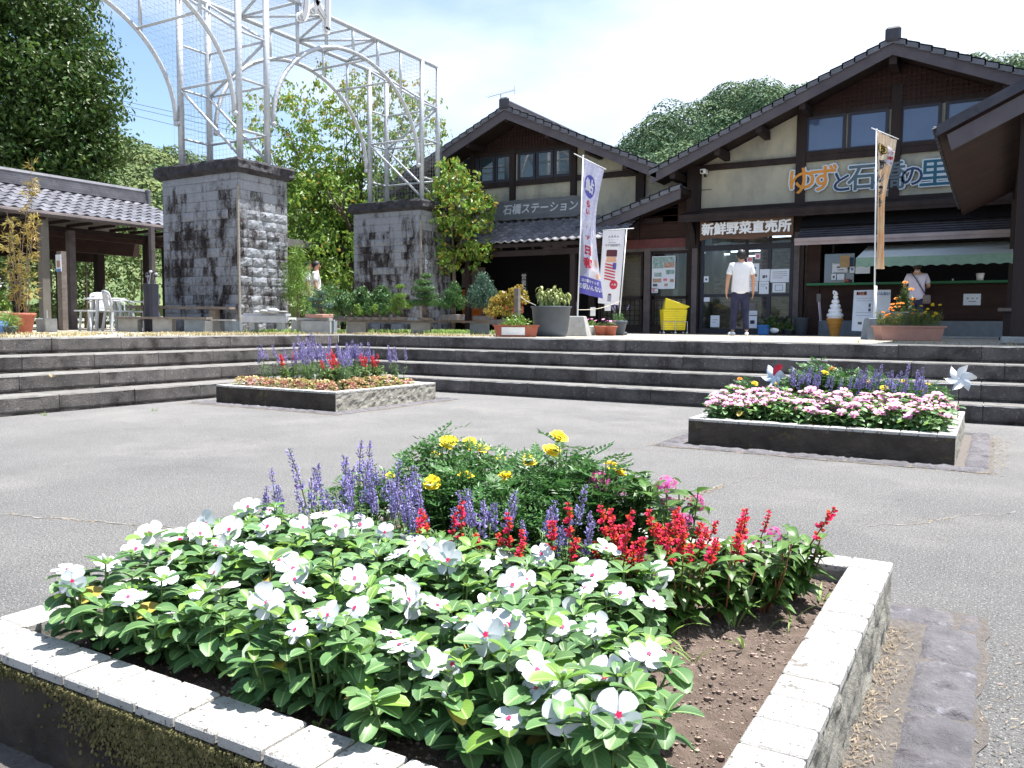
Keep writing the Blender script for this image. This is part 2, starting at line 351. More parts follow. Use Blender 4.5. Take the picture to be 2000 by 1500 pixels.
M_cho = leafm('turning_leaf', (.38, .27, .05), (.30, .27, .04), isl=.35, tr=.4)
M_pine = leafm('bonsai_needle', (.035, .10, .025), (.07, .15, .03), isl=.35, tr=.15)
M_pineb = leafm('blue_needle', (.05, .11, .07), (.08, .15, .10), isl=.3, tr=.15)
M_pineg = leafm('bright_needle', (.11, .21, .03), (.17, .28, .04), isl=.3, tr=.2)
M_bam = leafm('dry_bamboo_leaf', (.46, .33, .10), (.34, .30, .07), isl=.35, tr=.35)
M_dryg = leafm('dry_grass', (.42, .33, .19), (.32, .29, .14), isl=.35)
M_hillg = mat('forest_leaf', (.04, .085, .05), (.13, .19, .09), sc=.22, rough=.95, isl=.30, trans=.1)
M_hilll = mat('far_forest_leaf', (.07, .12, .05), (.16, .20, .075), sc=.12, rough=.95, isl=.30, trans=.1)
M_orng = mat('orange_board', (.50, .13, .02), rough=.6)
M_cone = mat('cone_wafer', (.55, .26, .05), (.45, .20, .04), sc=12, rough=.6)
M_cream = mat('soft_ice', (.82, .84, .88), rough=.45)
M_hedge = leafm('hedge_leaf', (.05, .12, .025), (.13, .17, .05), isl=.5, tr=.3)
def glass_mat():
    m = bpy.data.materials.new('shop_glass'); m.use_nodes = True; t = m.node_tree; t.nodes.clear()
    o = nd(t, 'ShaderNodeOutputMaterial'); mx = nd(t, 'ShaderNodeMixShader'); a = nd(t, 'ShaderNodeBsdfTransparent'); b = nd(t, 'ShaderNodeBsdfGlossy')
    a.inputs[0].default_value = (.75, .80, .85, 1); b.inputs['Roughness'].default_value = .03; b.inputs[0].default_value = (.9, .93, 1, 1)
    fr = nd(t, 'ShaderNodeFresnel'); fr.inputs[0].default_value = 1.42
    ad = nd(t, 'ShaderNodeMath', operation='ADD'); ad.inputs[1].default_value = .0; t.links.new(fr.outputs[0], ad.inputs[0])
    t.links.new(ad.outputs[0], mx.inputs[0]); t.links.new(a.outputs[0], mx.inputs[1]); t.links.new(b.outputs[0], mx.inputs[2]); t.links.new(mx.outputs[0], o.inputs[0])
    return m
M_glass = glass_mat()
rnd = random.Random(11)
def block_mat():
    # split-faced concrete block with black algae: whole blocks differ and streaks run down over them
    m = bpy.data.materials.new('stained_block'); m.use_nodes = True; t = m.node_tree; bs = t.nodes['Principled BSDF']; L = t.links.new
    bs.inputs['Roughness'].default_value = .95; bs.inputs['Specular IOR Level'].default_value = .2
    tcn = nd(t, 'ShaderNodeTexCoord'); g = nd(t, 'ShaderNodeNewGeometry'); mp1 = nd(t, 'ShaderNodeMapping'); mp1.inputs['Scale'].default_value = (1, 1, .32); L(tcn.outputs['Object'], mp1.inputs[0])
    def nz_(s, v, d=5, r=.6):
        n = nd(t, 'ShaderNodeTexNoise'); n.inputs['Scale'].default_value = s; n.inputs['Detail'].default_value = d; n.inputs['Roughness'].default_value = r; L(v, n.inputs['Vector']); return n.outputs['Fac']
    def mth(op, a, b=None, c=None):
        n = nd(t, 'ShaderNodeMath', operation=op)
        for i, x in enumerate((a, b, c)):
            if x is None: continue
            if isinstance(x, (int, float)): n.inputs[i].default_value = x
            else: L(x, n.inputs[i])
        return n.outputs[0]
    sz = nd(t, 'ShaderNodeSeparateXYZ'); L(tcn.outputs['Object'], sz.inputs[0])
    big = nz_(2.3, mp1.outputs[0], 3); streak = nz_(6.5, mp1.outputs[0], 6, .65); fine = nz_(28, tcn.outputs['Object'], 6, .7)
    hgt = nd(t, 'ShaderNodeMapRange'); hgt.inputs['From Min'].default_value = 2.6; hgt.inputs['From Max'].default_value = 3.25; hgt.inputs['To Min'].default_value = 0; hgt.inputs['To Max'].default_value = -.10; L(sz.outputs['Z'], hgt.inputs['Value'])
    f = mth('ADD', mth('MULTIPLY_ADD', big, .42, mth('MULTIPLY', g.outputs['Random Per Island'], .15)), mth('MULTIPLY_ADD', streak, .66, mth('MULTIPLY_ADD', fine, .40, hgt.outputs[0])))
    r = nd(t, 'ShaderNodeValToRGB'); e = r.color_ramp.elements
    e[0].position = .75; e[0].color = (.255, .27, .30, 1); e[1].position = .95; e[1].color = (.022, .017, .018, 1)
    k = e.new(.82); k.color = (.17, .175, .19, 1); k = e.new(.885); k.color = (.065, .06, .062, 1)
    L(f, r.inputs[0]); h = nd(t, 'ShaderNodeHueSaturation'); v = nd(t, 'ShaderNodeMapRange'); v.inputs['To Min'].default_value = .85; v.inputs['To Max'].default_value = 1.2
    L(fine, v.inputs['Value']); v.inputs['From Min'].default_value = .3; v.inputs['From Max'].default_value = .7; L(v.outputs[0], h.inputs['Value']); L(r.outputs[0], h.inputs['Color']); L(h.outputs[0], bs.inputs['Base Color'])
    b_ = nd(t, 'ShaderNodeBump'); b_.inputs['Strength'].default_value = 1; b_.inputs['Distance'].default_value = .02; L(fine, b_.inputs['Height']); L(b_.outputs[0], bs.inputs['Normal']); return m
M_block = block_mat()

# ------------------------------------------------------------------ ground, terrace, steps
b = MB(); b.add([(-9.05, -400, 0), (500, -400, 0), (500, 10.1, 0), (-9.05, 10.1, 0)], [(0, 1, 2, 3)]); tag(b.build('asphalt', M_asph), kind='structure')
XT, YT = -10.09, 11.14
b = MB(); b.add([(XT-.3, -400, ZT-.004), (XT-.3, YT+.3, ZT-.004), (500, YT+.3, ZT-.004), (500, 45, ZT-.004), (-45, 45, ZT-.004), (-45, -400, ZT-.004)], [(5, 0, 1, 4), (1, 2, 3, 4)]); tag(b.build('terrace_paving', M_pave), kind='structure')
b = MB(); b.add([(-45, -400, ZT-.02), (-45, 45, ZT-.02), (500, 45, ZT-.02), (500, 700, ZT-.02), (-700, 700, ZT-.02), (-700, -400, ZT-.02)], [(5, 0, 1, 4), (1, 2, 3, 4)]); tag(b.build('ground', M_earth), kind='structure')
RS, TR = .197, .42
b = MB(); bt = MB()
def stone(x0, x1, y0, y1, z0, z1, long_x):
    # a long kerb stone: algae and painted shade on sides, worn top, slightly uneven edges
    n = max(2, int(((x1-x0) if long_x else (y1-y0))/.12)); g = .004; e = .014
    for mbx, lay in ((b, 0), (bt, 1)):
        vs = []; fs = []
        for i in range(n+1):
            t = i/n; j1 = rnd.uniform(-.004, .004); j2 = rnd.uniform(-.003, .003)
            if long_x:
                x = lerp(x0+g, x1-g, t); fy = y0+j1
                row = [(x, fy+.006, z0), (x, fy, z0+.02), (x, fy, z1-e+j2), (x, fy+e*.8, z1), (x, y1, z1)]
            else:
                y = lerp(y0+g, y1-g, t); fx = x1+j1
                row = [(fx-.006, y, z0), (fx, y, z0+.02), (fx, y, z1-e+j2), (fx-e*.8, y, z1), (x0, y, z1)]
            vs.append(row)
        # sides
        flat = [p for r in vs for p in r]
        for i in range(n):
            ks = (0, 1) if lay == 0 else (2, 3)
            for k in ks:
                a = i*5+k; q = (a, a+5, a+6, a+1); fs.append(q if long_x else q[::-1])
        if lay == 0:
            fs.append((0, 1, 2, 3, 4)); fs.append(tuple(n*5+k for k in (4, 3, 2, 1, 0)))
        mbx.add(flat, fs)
for k in range(4):
    z0 = RS*k+.030; z1 = RS*(k+1)
    xr = -8.83-TR*k; yr = 9.877+TR*k
    x = xr+.0; JX = []
    L = .55+.3*(k % 2)
    while x < 9:
        stone(x, min(x+L, 9.3), yr, yr+TR+.06, z0, z1, True); x += L; JX.append(x); L = rnd.uniform(.88, .96)
    for xx in JX: b.box(xx-.01, xx+.01, yr+.012, yr+.1, z0+.004, z1-.012)
    y = yr+.0; L = .6+.25*((k+1) % 2)
    while y > -6:
        stone(xr-TR-.06, xr, y-L, y, z0, z1, False); y -= L; L = rnd.uniform(.88, .96)
    # recessed footing below every stone
    b.box(xr-.10, 9.3, yr+.035, yr+.20, RS*k-.02, z0+.03); b.box(xr-.20, xr-.035, -6.5, yr+.1, RS*k-.02, z0+.03)
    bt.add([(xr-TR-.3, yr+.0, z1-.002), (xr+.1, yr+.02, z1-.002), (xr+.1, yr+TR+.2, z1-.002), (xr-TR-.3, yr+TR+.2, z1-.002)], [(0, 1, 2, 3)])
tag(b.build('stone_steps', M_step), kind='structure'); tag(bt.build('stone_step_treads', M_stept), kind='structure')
# ------------------------------------------------------------------ raised flower beds
CA, CWD = .225, .12
BEDS = {'near': (-2.218, -.2636, 1.024, 2.946), 'right': (-2.203, -.22, 6.72, 8.68), 'left': (-8.30, -6.345, 6.95, 8.86)}
def rough_wall(mb, p, q, h0, h1, amp, mi, nx, nz):
    # wall face from p to q (2-D), outward is to the right of p->q
    p = Vector((*p, 0)); q = Vector((*q, 0)); d = q-p; nrm = Vector((d.y, -d.x, 0)).normalized()
    vs = []; fs = []
    for i in range(nx+1):
        for j in range(nz+1):
            t = i/nx; z = lerp(h0, h1, j/nz); pt = p+d*t
            edge = (0 if j in (nz,) or i in (0, nx) else 1)
            o = amp*(noise.fractal(Vector((pt.x*14, pt.y*14, z*14)), .8, 2, 4))*edge
            vs.append((pt.x+nrm.x*o, pt.y+nrm.y*o, z))
    for i in range(nx):
        for j in range(nz):
            a = i*(nz+1)+j; fs.append((a, a+nz+1, a+nz+2, a+1))
    mb.add(vs, fs, mi)
def bed(name_, label, key, fine):
    x0, x1, y0, y1 = BEDS[key]
    t = thing('flower_bed', label, 'flower bed', ((x0+x1)/2, (y0+y1)/2, 0), group='raised square flower beds')
    w = MB(); zt = CA-.022; nx = 120 if fine else 50; nz = 14 if fine else 8
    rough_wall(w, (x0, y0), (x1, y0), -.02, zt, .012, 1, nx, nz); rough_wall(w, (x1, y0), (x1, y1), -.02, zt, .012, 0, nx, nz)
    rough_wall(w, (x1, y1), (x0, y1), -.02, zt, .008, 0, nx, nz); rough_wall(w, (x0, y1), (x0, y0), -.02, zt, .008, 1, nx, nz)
    a0, a1, c0, c1 = x0+CWD, x1-CWD, y0+CWD, y1-CWD
    rough_wall(w, (a1, c0), (a0, c0), .1, zt, .004, 0, 40, 3); rough_wall(w, (a0, c0), (a0, c1), .1, zt, .004, 0, 40, 3)
    rough_wall(w, (a0, c1), (a1, c1), .1, zt, .004, 0, 40, 3); rough_wall(w, (a1, c1), (a1, c0), .1, zt, .004, 0, 40, 3)
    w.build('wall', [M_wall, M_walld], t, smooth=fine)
    c = MB(); n = 15; e = .008
    def tilex(a, b_, lo, hi, zz): c.cbox(a+.0036, b_-.0036, lo, hi, zt-.004, CA+zz, .004)
    L = (x1-x0-2*CWD)/(n-1)
    for i in range(n-1):
        for (lo, hi) in ((y0-.003, y0+CWD), (y1-CWD, y1+.003)):
            tilex(x0+CWD+L*i, x0+CWD+L*(i+1), lo, hi, rnd.uniform(-.0015, .0015))
    L = (y1-y0-2*CWD)/(n-1)
    for (lo, hi) in ((x0-.003, x0+CWD), (x1-CWD, x1+.003)):
        ys = [y0-.003]+[y0+CWD+L*i for i in range(n)]+[y1+.003]
        for i in range(len(ys)-1): c.cbox(lo, hi, ys[i]+.0036, ys[i+1]-.0036, zt-.004, CA+rnd.uniform(-.0015, .0015), .004)
    c.build('coping', M_tile, t)
    g = MB(); gx = x0+.02
    g.box(x0+.012, x1-.012, y0+.012, y0+CWD-.006, zt-.02, CA-.008); g.box(x0+.012, x1-.012, y1-CWD+.006, y1-.012, zt-.02, CA-.0035)
    g.box(x0+.012, x0+CWD-.006, y0+CWD-.006, y1-CWD+.006, zt-.02, CA-.0035); g.box(x1-CWD+.006, x1-.012, y0+CWD-.006, y1-CWD+.006, zt-.02, CA-.0035)
    g.build('grout', M_mort, t)
    s = MB(); N = 110 if fine else 26; vs = []; fs = []
    for i in range(N+1):
        for j in range(N+1):
            x = lerp(a0-.004, a1+.004, i/N); y = lerp(c0-.004, c1+.004, j/N); ed = min(i, N-i, j, N-j)/N
            z = .165+.035*min(1, ed*5)*(.6+.6*noise.noise(Vector((x*3, y*3, 1)))) + .010*noise.fractal(Vector((x*22, y*22, 0)), .7, 2, 4)
            vs.append((x, y, z))
    for i in range(N):
        for j in range(N): a = i*(N+1)+j; fs.append((a, a+N+1, a+N+2, a+1))
    s.add(vs, fs); s.build('soil', M_soil, t, smooth=True)
    if fine:
        s = MB()
        for i in range(15000):
            x = rnd.uniform(a0+.01, a1-.01); y = rnd.uniform(c0+.01, c1-.01)
            if x < -1.0 and y > 1.55: continue
            ed = min(x-a0, a1-x, y-c0, c1-y)/(a1-a0)
            z = .165+.035*min(1, ed*5)*(.6+.6*noise.noise(Vector((x*3, y*3, 1)))) + .010*noise.fractal(Vector((x*22, y*22, 0)), .7, 2, 4)
            r = rnd.choice((.0012, .0018, .0025, .0032, .0045)) if rnd.random() < .93 else rnd.uniform(.005, .008)
            s.ball((x, y, z+r*.3), r, 5, 3, 0, (1, rnd.uniform(.6, 1), .7), .3, rnd)
        s.build('soil_crumbs', M_lump, t); tag(KIDS[t.name][-1], kind='stuff')
        m = MB()                                              # cushions of moss on the front wall
        for i in range(7000):
            x = rnd.gauss(-1.42, .13) if i % 4 else rnd.uniform(-2.0, -1.1)
            if not x0 < x < -.9: continue
            z = CA-.028-abs(rnd.gauss(0, .05 if i % 4 else .010)); 
            if z < .02: continue
            r = rnd.uniform(.0015, .0042)
            m.ball((x, y0-.002+rnd.uniform(-.007, .003), z), r, 4, 3, 0, (.8, 1.1, 1.5), .4, rnd)
        m.build('moss_cushion', M_moss, t); tag(KIDS[t.name][-1], kind='stuff')
    # flagstone border let into the asphalt
    return t
bed('near', 'large square flower bed nearest the camera, white tile coping, mossy front wall, white periwinkles inside', 'near', True)
bed('right', 'square tile-topped flower bed of pink periwinkles in front of the right-hand steps', 'right', False)
bed('left', 'square dark-walled flower bed of red and purple salvias at the corner of the steps', 'left', False)
fl = MB(); gr = MB()
for key, (x0, x1, y0, y1) in BEDS.items():
    gap = .10 if key == 'near' else .06; W = .16; E_ = gap+W+.02; K_ = 40; ring = []
    for (p_, q_) in (((x0-E_, y0-E_), (x1+E_, y0-E_)), ((x1+E_, y0-E_), (x1+E_, y1+E_)), ((x1+E_, y1+E_), (x0-E_, y1+E_)), ((x0-E_, y1+E_), (x0-E_, y0-E_))):
        for i in range(K_):
            x_ = lerp(p_[0], q_[0], i/K_); y_ = lerp(p_[1], q_[1], i/K_); o_ = .03*noise.noise(Vector((x_*5, y_*5, 2)))+.02*noise.noise(Vector((x_*17, y_*17, 2)))
            ring.append((x_+(o_ if q_[0] == p_[0] else 0), y_+(o_ if q_[1] == p_[1] else 0), .004))
    gr.add(ring, [tuple(range(len(ring)))])
    def slab(ax0, ax1, ay0, ay1):
        nx = max(3, int((ax1-ax0)/.022)); ny = max(3, int((ay1-ay0)/.022)); vs = []; fs = []; r0 = rnd.uniform(0, 50)
        for i in range(nx+1):
            for j in range(ny+1):
                x = lerp(ax0, ax1, i/nx); y = lerp(ay0, ay1, j/ny); e = min(i, nx-i, j, ny-j)
                wx = .011*noise.noise(Vector((x*9, y*9, r0))); wy = .011*noise.noise(Vector((x*9, y*9, r0+9)))
                z = .002 if e == 0 else .016+.009*noise.fractal(Vector((x*16, y*16, r0)), .6, 2, 4)
                vs.append((x+wx, y+wy, z))
        for i in range(nx):
            for j in range(ny): a = i*(ny+1)+j; fs.append((a, a+ny+1, a+ny+2, a+1))
        fl.add(vs, fs)
    for side in range(4):
        a, c = (x0-gap-W, x1+gap+W) if side < 2 else (y0-gap, y1+gap)
        p = a
        while p < c-.05:
            L = min(rnd.uniform(.26, .48), c-p)
            if side == 0: slab(p+.004, p+L-.004, y0-gap-W, y0-gap)
            elif side == 1: slab(p+.004, p+L-.004, y1+gap, y1+gap+W)
            elif side == 2: slab(x0-gap-W, x0-gap, p+.004, p+L-.004)
            else: slab(x1+gap, x1+gap+W, p+.004, p+L-.004)
            p += L
tag(gr.build('gravel_strip', M_grit), kind='structure'); tag(fl.build('flagstone_path', M_flag, smooth=True), kind='structure')
# dry litter: along the wall foot, in the asphalt cracks, on the steps
b = MB()
def bit(x, y, z, L=None, up=.004):
    L = L or rnd.uniform(.005, .022); a = rnd.uniform(0, pi); w = rnd.uniform(.0004, .0016)
    dx, dy = cos(a)*L/2, sin(a)*L/2; wx, wy = -sin(a)*w, cos(a)*w; h = rnd.uniform(0, up)
    b.add([(x-dx-wx, y-dy-wy, z+h*.3), (x+dx-wx, y+dy-wy, z+h), (x+dx*.9+wx, y+dy*.9+wy, z+h+.001), (x-dx+wx, y-dy+wy, z+.002)], [(0, 1, 2, 3)])
for i in range(1300):
    y = rnd.uniform(1.0, 2.95); bit(-.2636+abs(rnd.gauss(.01, .035)), y, .006, None, .012)
for i in range(220): bit(rnd.uniform(.0, .14), rnd.uniform(.9, 3.0), .004)
def crack(p, q, n, wd_, s=1.):
    for i in range(n):
        t = rnd.random(); x = lerp(p[0], q[0], t); y = lerp(p[1], q[1], t)
        w = .03*noise.noise(Vector((x*2, y*2, 3))); 
        if noise.noise(Vector((x*1.3, y*1.3, 9))) < -.15: continue
        bit(x+w+rnd.gauss(0, wd_), y+w+rnd.gauss(0, wd_), .003, rnd.uniform(.005, .02)*s, .004)
A = at_z(1310, 985, 0); B_ = at_z(1420, 948, 0); crack(A, B_, 420, .014)
C0 = at_z(0, 1003, 0); C1 = at_z(420, 1042, 0); crack(C0, C1, 130, .012)
crack(at_z(860, 872, 0), at_z(1330, 880, 0), 160, .03); crack(at_z(1200, 985, 0), at_z(1000, 900, 0), 60, .03); crack(at_z(1760, 1025, 0), at_z(1860, 1015, 0), 60, .02)
for i in range(900):
    t = rnd.random(); k = rnd.randrange(5)
    if rnd.random() < .55: bit(rnd.uniform(-8.8, 3), 9.877+TR*k-abs(rnd.gauss(0, .03)) if k == 0 else 9.877+TR*k+.0-abs(rnd.gauss(0, .02)), RS*k+.004, .03, .02)
    else: bit(-8.83-TR*k+abs(rnd.gauss(0, .03)), rnd.uniform(3, 9.7), RS*k+.004, .03, .02)
for key in ('right', 'left'):
    x0, x1, y0, y1 = BEDS[key]
    for i in range(700):
        if rnd.random() < .6: bit(rnd.uniform(x0-.3, x1+.3), y0-.24+rnd.gauss(0, .05), .004, .03, .01)
        else: bit(x1+.26+rnd.gauss(0, .05), rnd.uniform(y0, y1), .004, .03, .01)
for i in range(150):                                     # a few fallen leaves
    x = rnd.uniform(-8.5, 3.5); y = rnd.uniform(2.2, 9.7) if rnd.random() < .6 else 9.8-abs(rnd.gauss(0, .25))
    bit(x, y, .004, rnd.uniform(.02, .05), .012); bit(x+.004, y+.003, .006, rnd.uniform(.02, .04), .015)
tag(b.build('straw_litter', M_straw), kind='stuff')
b = MB()
def fissure(p, q, w):
    n = max(8, int((q-p).length/.035)); d = (q-p).normalized(); s = Vector((-d.y, d.x, 0)); vs = []
    for i in range(n+1):
        c = p.lerp(q, i/n)+s*(.05*noise.fractal(Vector((p.x+i*.11, p.y, 1)), .6, 2, 4)); ww = w*(.35+.65*abs(noise.noise(Vector((i*.33, p.y, 5))))*2)
        vs += [(c.x-s.x*ww, c.y-s.y*ww, .0025), (c.x+s.x*ww, c.y+s.y*ww, .0025)]
    b.add(vs, [(2*i, 2*i+1, 2*i+3, 2*i+2) for i in range(n)])
A2 = at_z(1230, 1000, 0)
for (p_, q_, w_) in ((A2, B_, .010), (C0, C1, .008), (C1, at_z(620, 1040, 0), .006), (at_z(840, 868, 0), at_z(1340, 882, 0), .010), (B_, at_z(1480, 930, 0), .006), (at_z(-200, 985, 0), C0, .006), (at_z(1000, 905, 0), at_z(1180, 990, 0), .006), (at_z(1700, 1030, 0), at_z(1990, 1000, 0), .006)): fissure(p_, q_, w_)
tag(b.build('asphalt_crack', mat('crack_filler', (.30, .285, .26), (.10, .09, .085), sc=22, rough=.95, bump=.6)), kind='structure')

# ------------------------------------------------------------------ leaves and flowers
def basis(d, up=Vector((0, 0, 1))):
    d = d.normalized(); s = d.cross(up)
    if s.length < 1e-3: s = Vector((1, 0, 0))
    s.normalize(); return d, s, s.cross(d)
def leaf(mb, p, d, L, W, mi=0, droop=.5, fold=.25, prof=(.0, .55, .9, 1., .82, .42, .0), roll=0):
    d, s, n = basis(Vector(d))
    if roll: 
        s2 = s*cos(roll)+n*sin(roll); n = n*cos(roll)-s*sin(roll); s = s2
    N = len(prof)-1; vs = []; uv = []; fs = []; pos = Vector(p); step = L/N; dd = d.copy()
    for i in range(N+1):
        w = max(prof[i], .03)*W/2
        for k in (-1, 0, 1):
            vs.append(tuple(pos+s*(k*w)+n*(fold*w*abs(k)))); uv.append((.5+.5*k*max(prof[i], .1), i/N))
        n2 = n - d*0
        dd = (dd - n*(droop*1.0/N)).normalized(); n = s.cross(dd); pos = pos+dd*step
    for i in range(N):
        a = i*3; fs += [(a, a+1, a+4, a+3), (a+1, a+2, a+5, a+4)]
    mb.add(vs, fs, mi, uv)
def quadleaf(mb, p, d, L, W, mi=0, n=None):
    d = Vector(d).normalized(); s = d.cross(n) if n is not None else d.orthogonal()
    if s.length < 1e-4: s = d.orthogonal()
    s = s.normalized()*(W/2); p = Vector(p); m = p+d*(L*.5); u = s.cross(d).normalized()*(W*.18)
    mb.add([p, m+s+u, p+d*L, m-s+u], [(0, 1, 2), (0, 2, 3)], mi)
def rvec(r, zmin=-1):
    while True:
        v = Vector((r.gauss(0, 1), r.gauss(0, 1), r.gauss(0, 1)))
        if v.length > .1:
            v.normalize()
            if v.z >= zmin: return v
OBO = (.12, .42, .74, .96, 1.0, .86, .30)
OVA = (.15, .8, 1., .85, .6, .3, .0)
LAN = (.2, .7, 1., .9, .65, .35, .0)
def flower5(mb, c, n, R_, r, pm=0, em=1):
    n = Vector(n).normalized(); a = n.orthogonal().normalized(); b_ = n.cross(a); t0 = r.uniform(0, 6.28)
    for k in range(5):
        t = t0+2*pi*k/5+r.uniform(-.08, .08); dr = a*cos(t)+b_*sin(t); sd = n.cross(dr); cup = r.uniform(-.35, .35); rr = R_*r.uniform(.84, 1.1); tw = .16
        vs = []; fs = []
        for i, (q, w) in enumerate(((.08, .07), (.35, .26), (.65, .42), (.88, .40), (1.0, .20))):
            for s_ in (-1, 0, 1):
                z = cup*q*q*rr*.6+(tw*s_*w*rr*.5)+(.03*rr if s_ == 0 else 0)*(-1)
                vs.append(Vector(c)+dr*(q*rr*(1-.04*abs(s_)))+sd*(s_*w*rr)+n*z)
        for i in range(4):
            o = i*3; fs += [(o, o+1, o+4, o+3), (o+1, o+2, o+5, o+4)]
        mb.add(vs, fs, pm)
    e = R_*.13; vs = [Vector(c)+n*.0022+(a*cos(2*pi*k/10)+b_*sin(2*pi*k/10))*e*(1.25 if k % 2 == 0 else .8) for k in range(10)]
    mb.add(vs, [tuple(range(10))], em)
def periwinkle(seed, H, spread, nst, ls=1.0, yfrac=.28):
    r = random.Random(seed); f = MB(); tips = []
    for s in range(nst):
        a = 2*pi*s/nst+r.uniform(-.4, .4); rad = spread*sqrt(r.uniform(.02, 1)); h = H*(1-.35*(rad/spread)**2)*r.uniform(.82, 1.08)
        top = Vector((cos(a)*rad, sin(a)*rad, h)); base = Vector((cos(a)*.015, sin(a)*.015, 0)); mid = base.lerp(top, .5)+Vector((cos(a), sin(a), 0))*rad*.18
        f.tube([base, mid, top], [.004, .0035, .0025], 5, 2)
        npair = 4
        for k in range(npair):
            t = .30+.60*k/(npair-1); pp = (base.lerp(mid, t*2) if t < .5 else mid.lerp(top, t*2-1)); az = a+k*1.6+r.uniform(-.3, .3)
            for sg in (0, pi):
                el = .15+.25*t+r.uniform(-.2, .2); L = ls*(.092-.016*t)*r.uniform(.7, 1.15)
                leaf(f, pp, (cos(az+sg)*cos(el), sin(az+sg)*cos(el), sin(el)), L, L*r.uniform(.46, .58), 3 if r.random() < .018 else (0 if t < .72 or r.random() > yfrac else 1), r.uniform(.5, 1.2), .30, OBO, r.uniform(-.35, .35))
        az = r.uniform(0, 6.28)
        for k in range(5):
            el = .35+.12*k+r.uniform(-.1, .1); L = ls*(.066-.007*k)*r.uniform(.7, 1.15)
            leaf(f, top, (cos(az+k*2.4)*cos(el), sin(az+k*2.4)*cos(el), sin(el)), L, L*.54, 1 if r.random() < yfrac+.25*(k > 2) else 0, r.uniform(.3, .8), .35, OBO, r.uniform(-.3, .3))
        tips.append((top, Vector((cos(a)*rad, sin(a)*rad, .25)).normalized()))
    return f, tips
def spike(mb, p, d, L, r, fl_mi, st_mi, kind='purple'):
    d, s, n = basis(Vector(d)); p = Vector(p)
    mb.tube([p, p+d*L*.5+s*r.uniform(-.006, .006), p+d*L], [.0022, .0018, .0012], 4, st_mi)
    if kind == 'purple':
        f0 = .38; N = int(L*(1-f0)/.0095)
        for i in range(N):
            t = i/N; q = p+d*L*(f0+(1-f0)*t); m = 7 if t < .8 else 5; rr = .0115*(1-t*.5)*r.uniform(.7, 1.2)
            for k in range(m):
                if r.random() < .22: continue
                az = 2*pi*k/m+i*.9+r.uniform(-.3, .3); o = s*cos(az)+n*sin(az); c = q+o*rr*.75+d*.004
                u = (o+d*.7).normalized(); w = u.cross(d).normalized(); e = r.uniform(.0030, .0062)*(1.25-.5*t); c = c+o*r.uniform(-.002, .005)
                mb.add([c-u*e, c+w*e*.75, c+u*e*1.3, c-w*e*.75, c+d*e], [(0, 1, 4), (1, 2, 4), (2, 3, 4), (3, 0, 4), (0, 3, 2, 1)], fl_mi)
    else:
        f0 = .35; N = int(L*(1-f0)/.0135)
        for i in range(N):
            t = i/N; q = p+d*L*(f0+(1-f0)*t); m = 5
            for k in range(m):
                if r.random() < (.6 if t < .4 else .18): continue
                az = 2*pi*k/m+i*.8; o = (s*cos(az)+n*sin(az)); u = (o*1.0+d*r.uniform(.1, .9)).normalized(); w = u.cross(d).normalized(); v = u.cross(w)
                e = r.uniform(.008, .017)*(1.15-.40*t); a = q+o*.002; c = a+u*e
                wd_ = e*.42
                mb.add([a, a+u*e*.45+w*wd_, a+u*e*.45+v*wd_, a+u*e*.45-w*wd_, a+u*e*.45-v*wd_, c+w*wd_*.7, c-w*wd_*.7, c+v*wd_*.2],
                       [(0, 1, 2), (0, 2, 3), (0, 3, 4), (0, 4, 1), (1, 5, 7, 2), (2, 7, 6, 3), (3, 6, 5, 1, 4), (5, 6, 7)], fl_mi)
def salvia(seed, H, spread, nst, ls=1., red=False):
    r = random.Random(seed); f = MB(); tips = []
    for s in range(nst):
        a = r.uniform(0, 6.28); rad = spread*sqrt(r.random()); h = H*r.uniform(.6, 1.)
        top = Vector((cos(a)*rad, sin(a)*rad, h)); base = Vector((cos(a)*.01, sin(a)*.01, 0))
        f.tube([base, base.lerp(top, .5)+Vector((cos(a), sin(a), 0))*.01, top], [.003, .0025, .002], 4, 1)
        for k in range(6):
            t = .2+.8*k/5; pp = base.lerp(top, t); az = k*1.57+a
            for sg in (0, pi):
                el = r.uniform(.1, .7); L = ls*(.065 if red else .05)*r.uniform(.7, 1.15)*(1.1-.35*t)
                leaf(f, pp, (cos(az+sg)*cos(el), sin(az+sg)*cos(el), sin(el)), L, L*(.52 if red else .28), 0, r.uniform(.5, 1.3), .25, OVA if red else LAN, r.uniform(-.3, .3))
        tips.append((top, Vector((cos(a)*.2+r.uniform(-.1, .1), sin(a)*.2+r.uniform(-.1, .1), 1)).normalized()))
    return f, tips
def marigold_bush(seed, H, spread, nst, sc=1.):
    r = random.Random(seed); f = MB(); tips = []
    for s in range(nst):
        a = r.uniform(0, 6.28); rad = spread*sqrt(r.random()); h = H*(1-.3*(rad/spread)**2)*r.uniform(.75, 1.08)
        top = Vector((cos(a)*rad, sin(a)*rad, h)); base = Vector((cos(a)*.01, sin(a)*.01, 0)); f.tube([base, top], [.0032, .002], 4, 1)
        for k in range(8):
            t = .35+.65*k/7; pp = base.lerp(top, t); az = k*2.4+a; el = r.uniform(.1, .8); L = .085*sc*r.uniform(.7, 1.1)
            d = Vector((cos(az)*cos(el), sin(az)*cos(el), sin(el))); dd, ss, nn = basis(d)
            for q in range(1, 6):
                cpt = pp+dd*(L*q/5)-nn*(L*.25*(q/5)**2)
                for sg in (-1, 1):
                    quadleaf(f, cpt, dd*.55+ss*sg+nn*r.uniform(-.1, .35), .028*sc*(1.15-.12*q), .0105*sc, 0, nn)
            quadleaf(f, pp+dd*L-nn*L*.25, dd, .026*sc, .008*sc, 0, nn)
        tips.append((top, Vector((cos(a)*.3, sin(a)*.3, 1)).normalized()))
    return f, tips
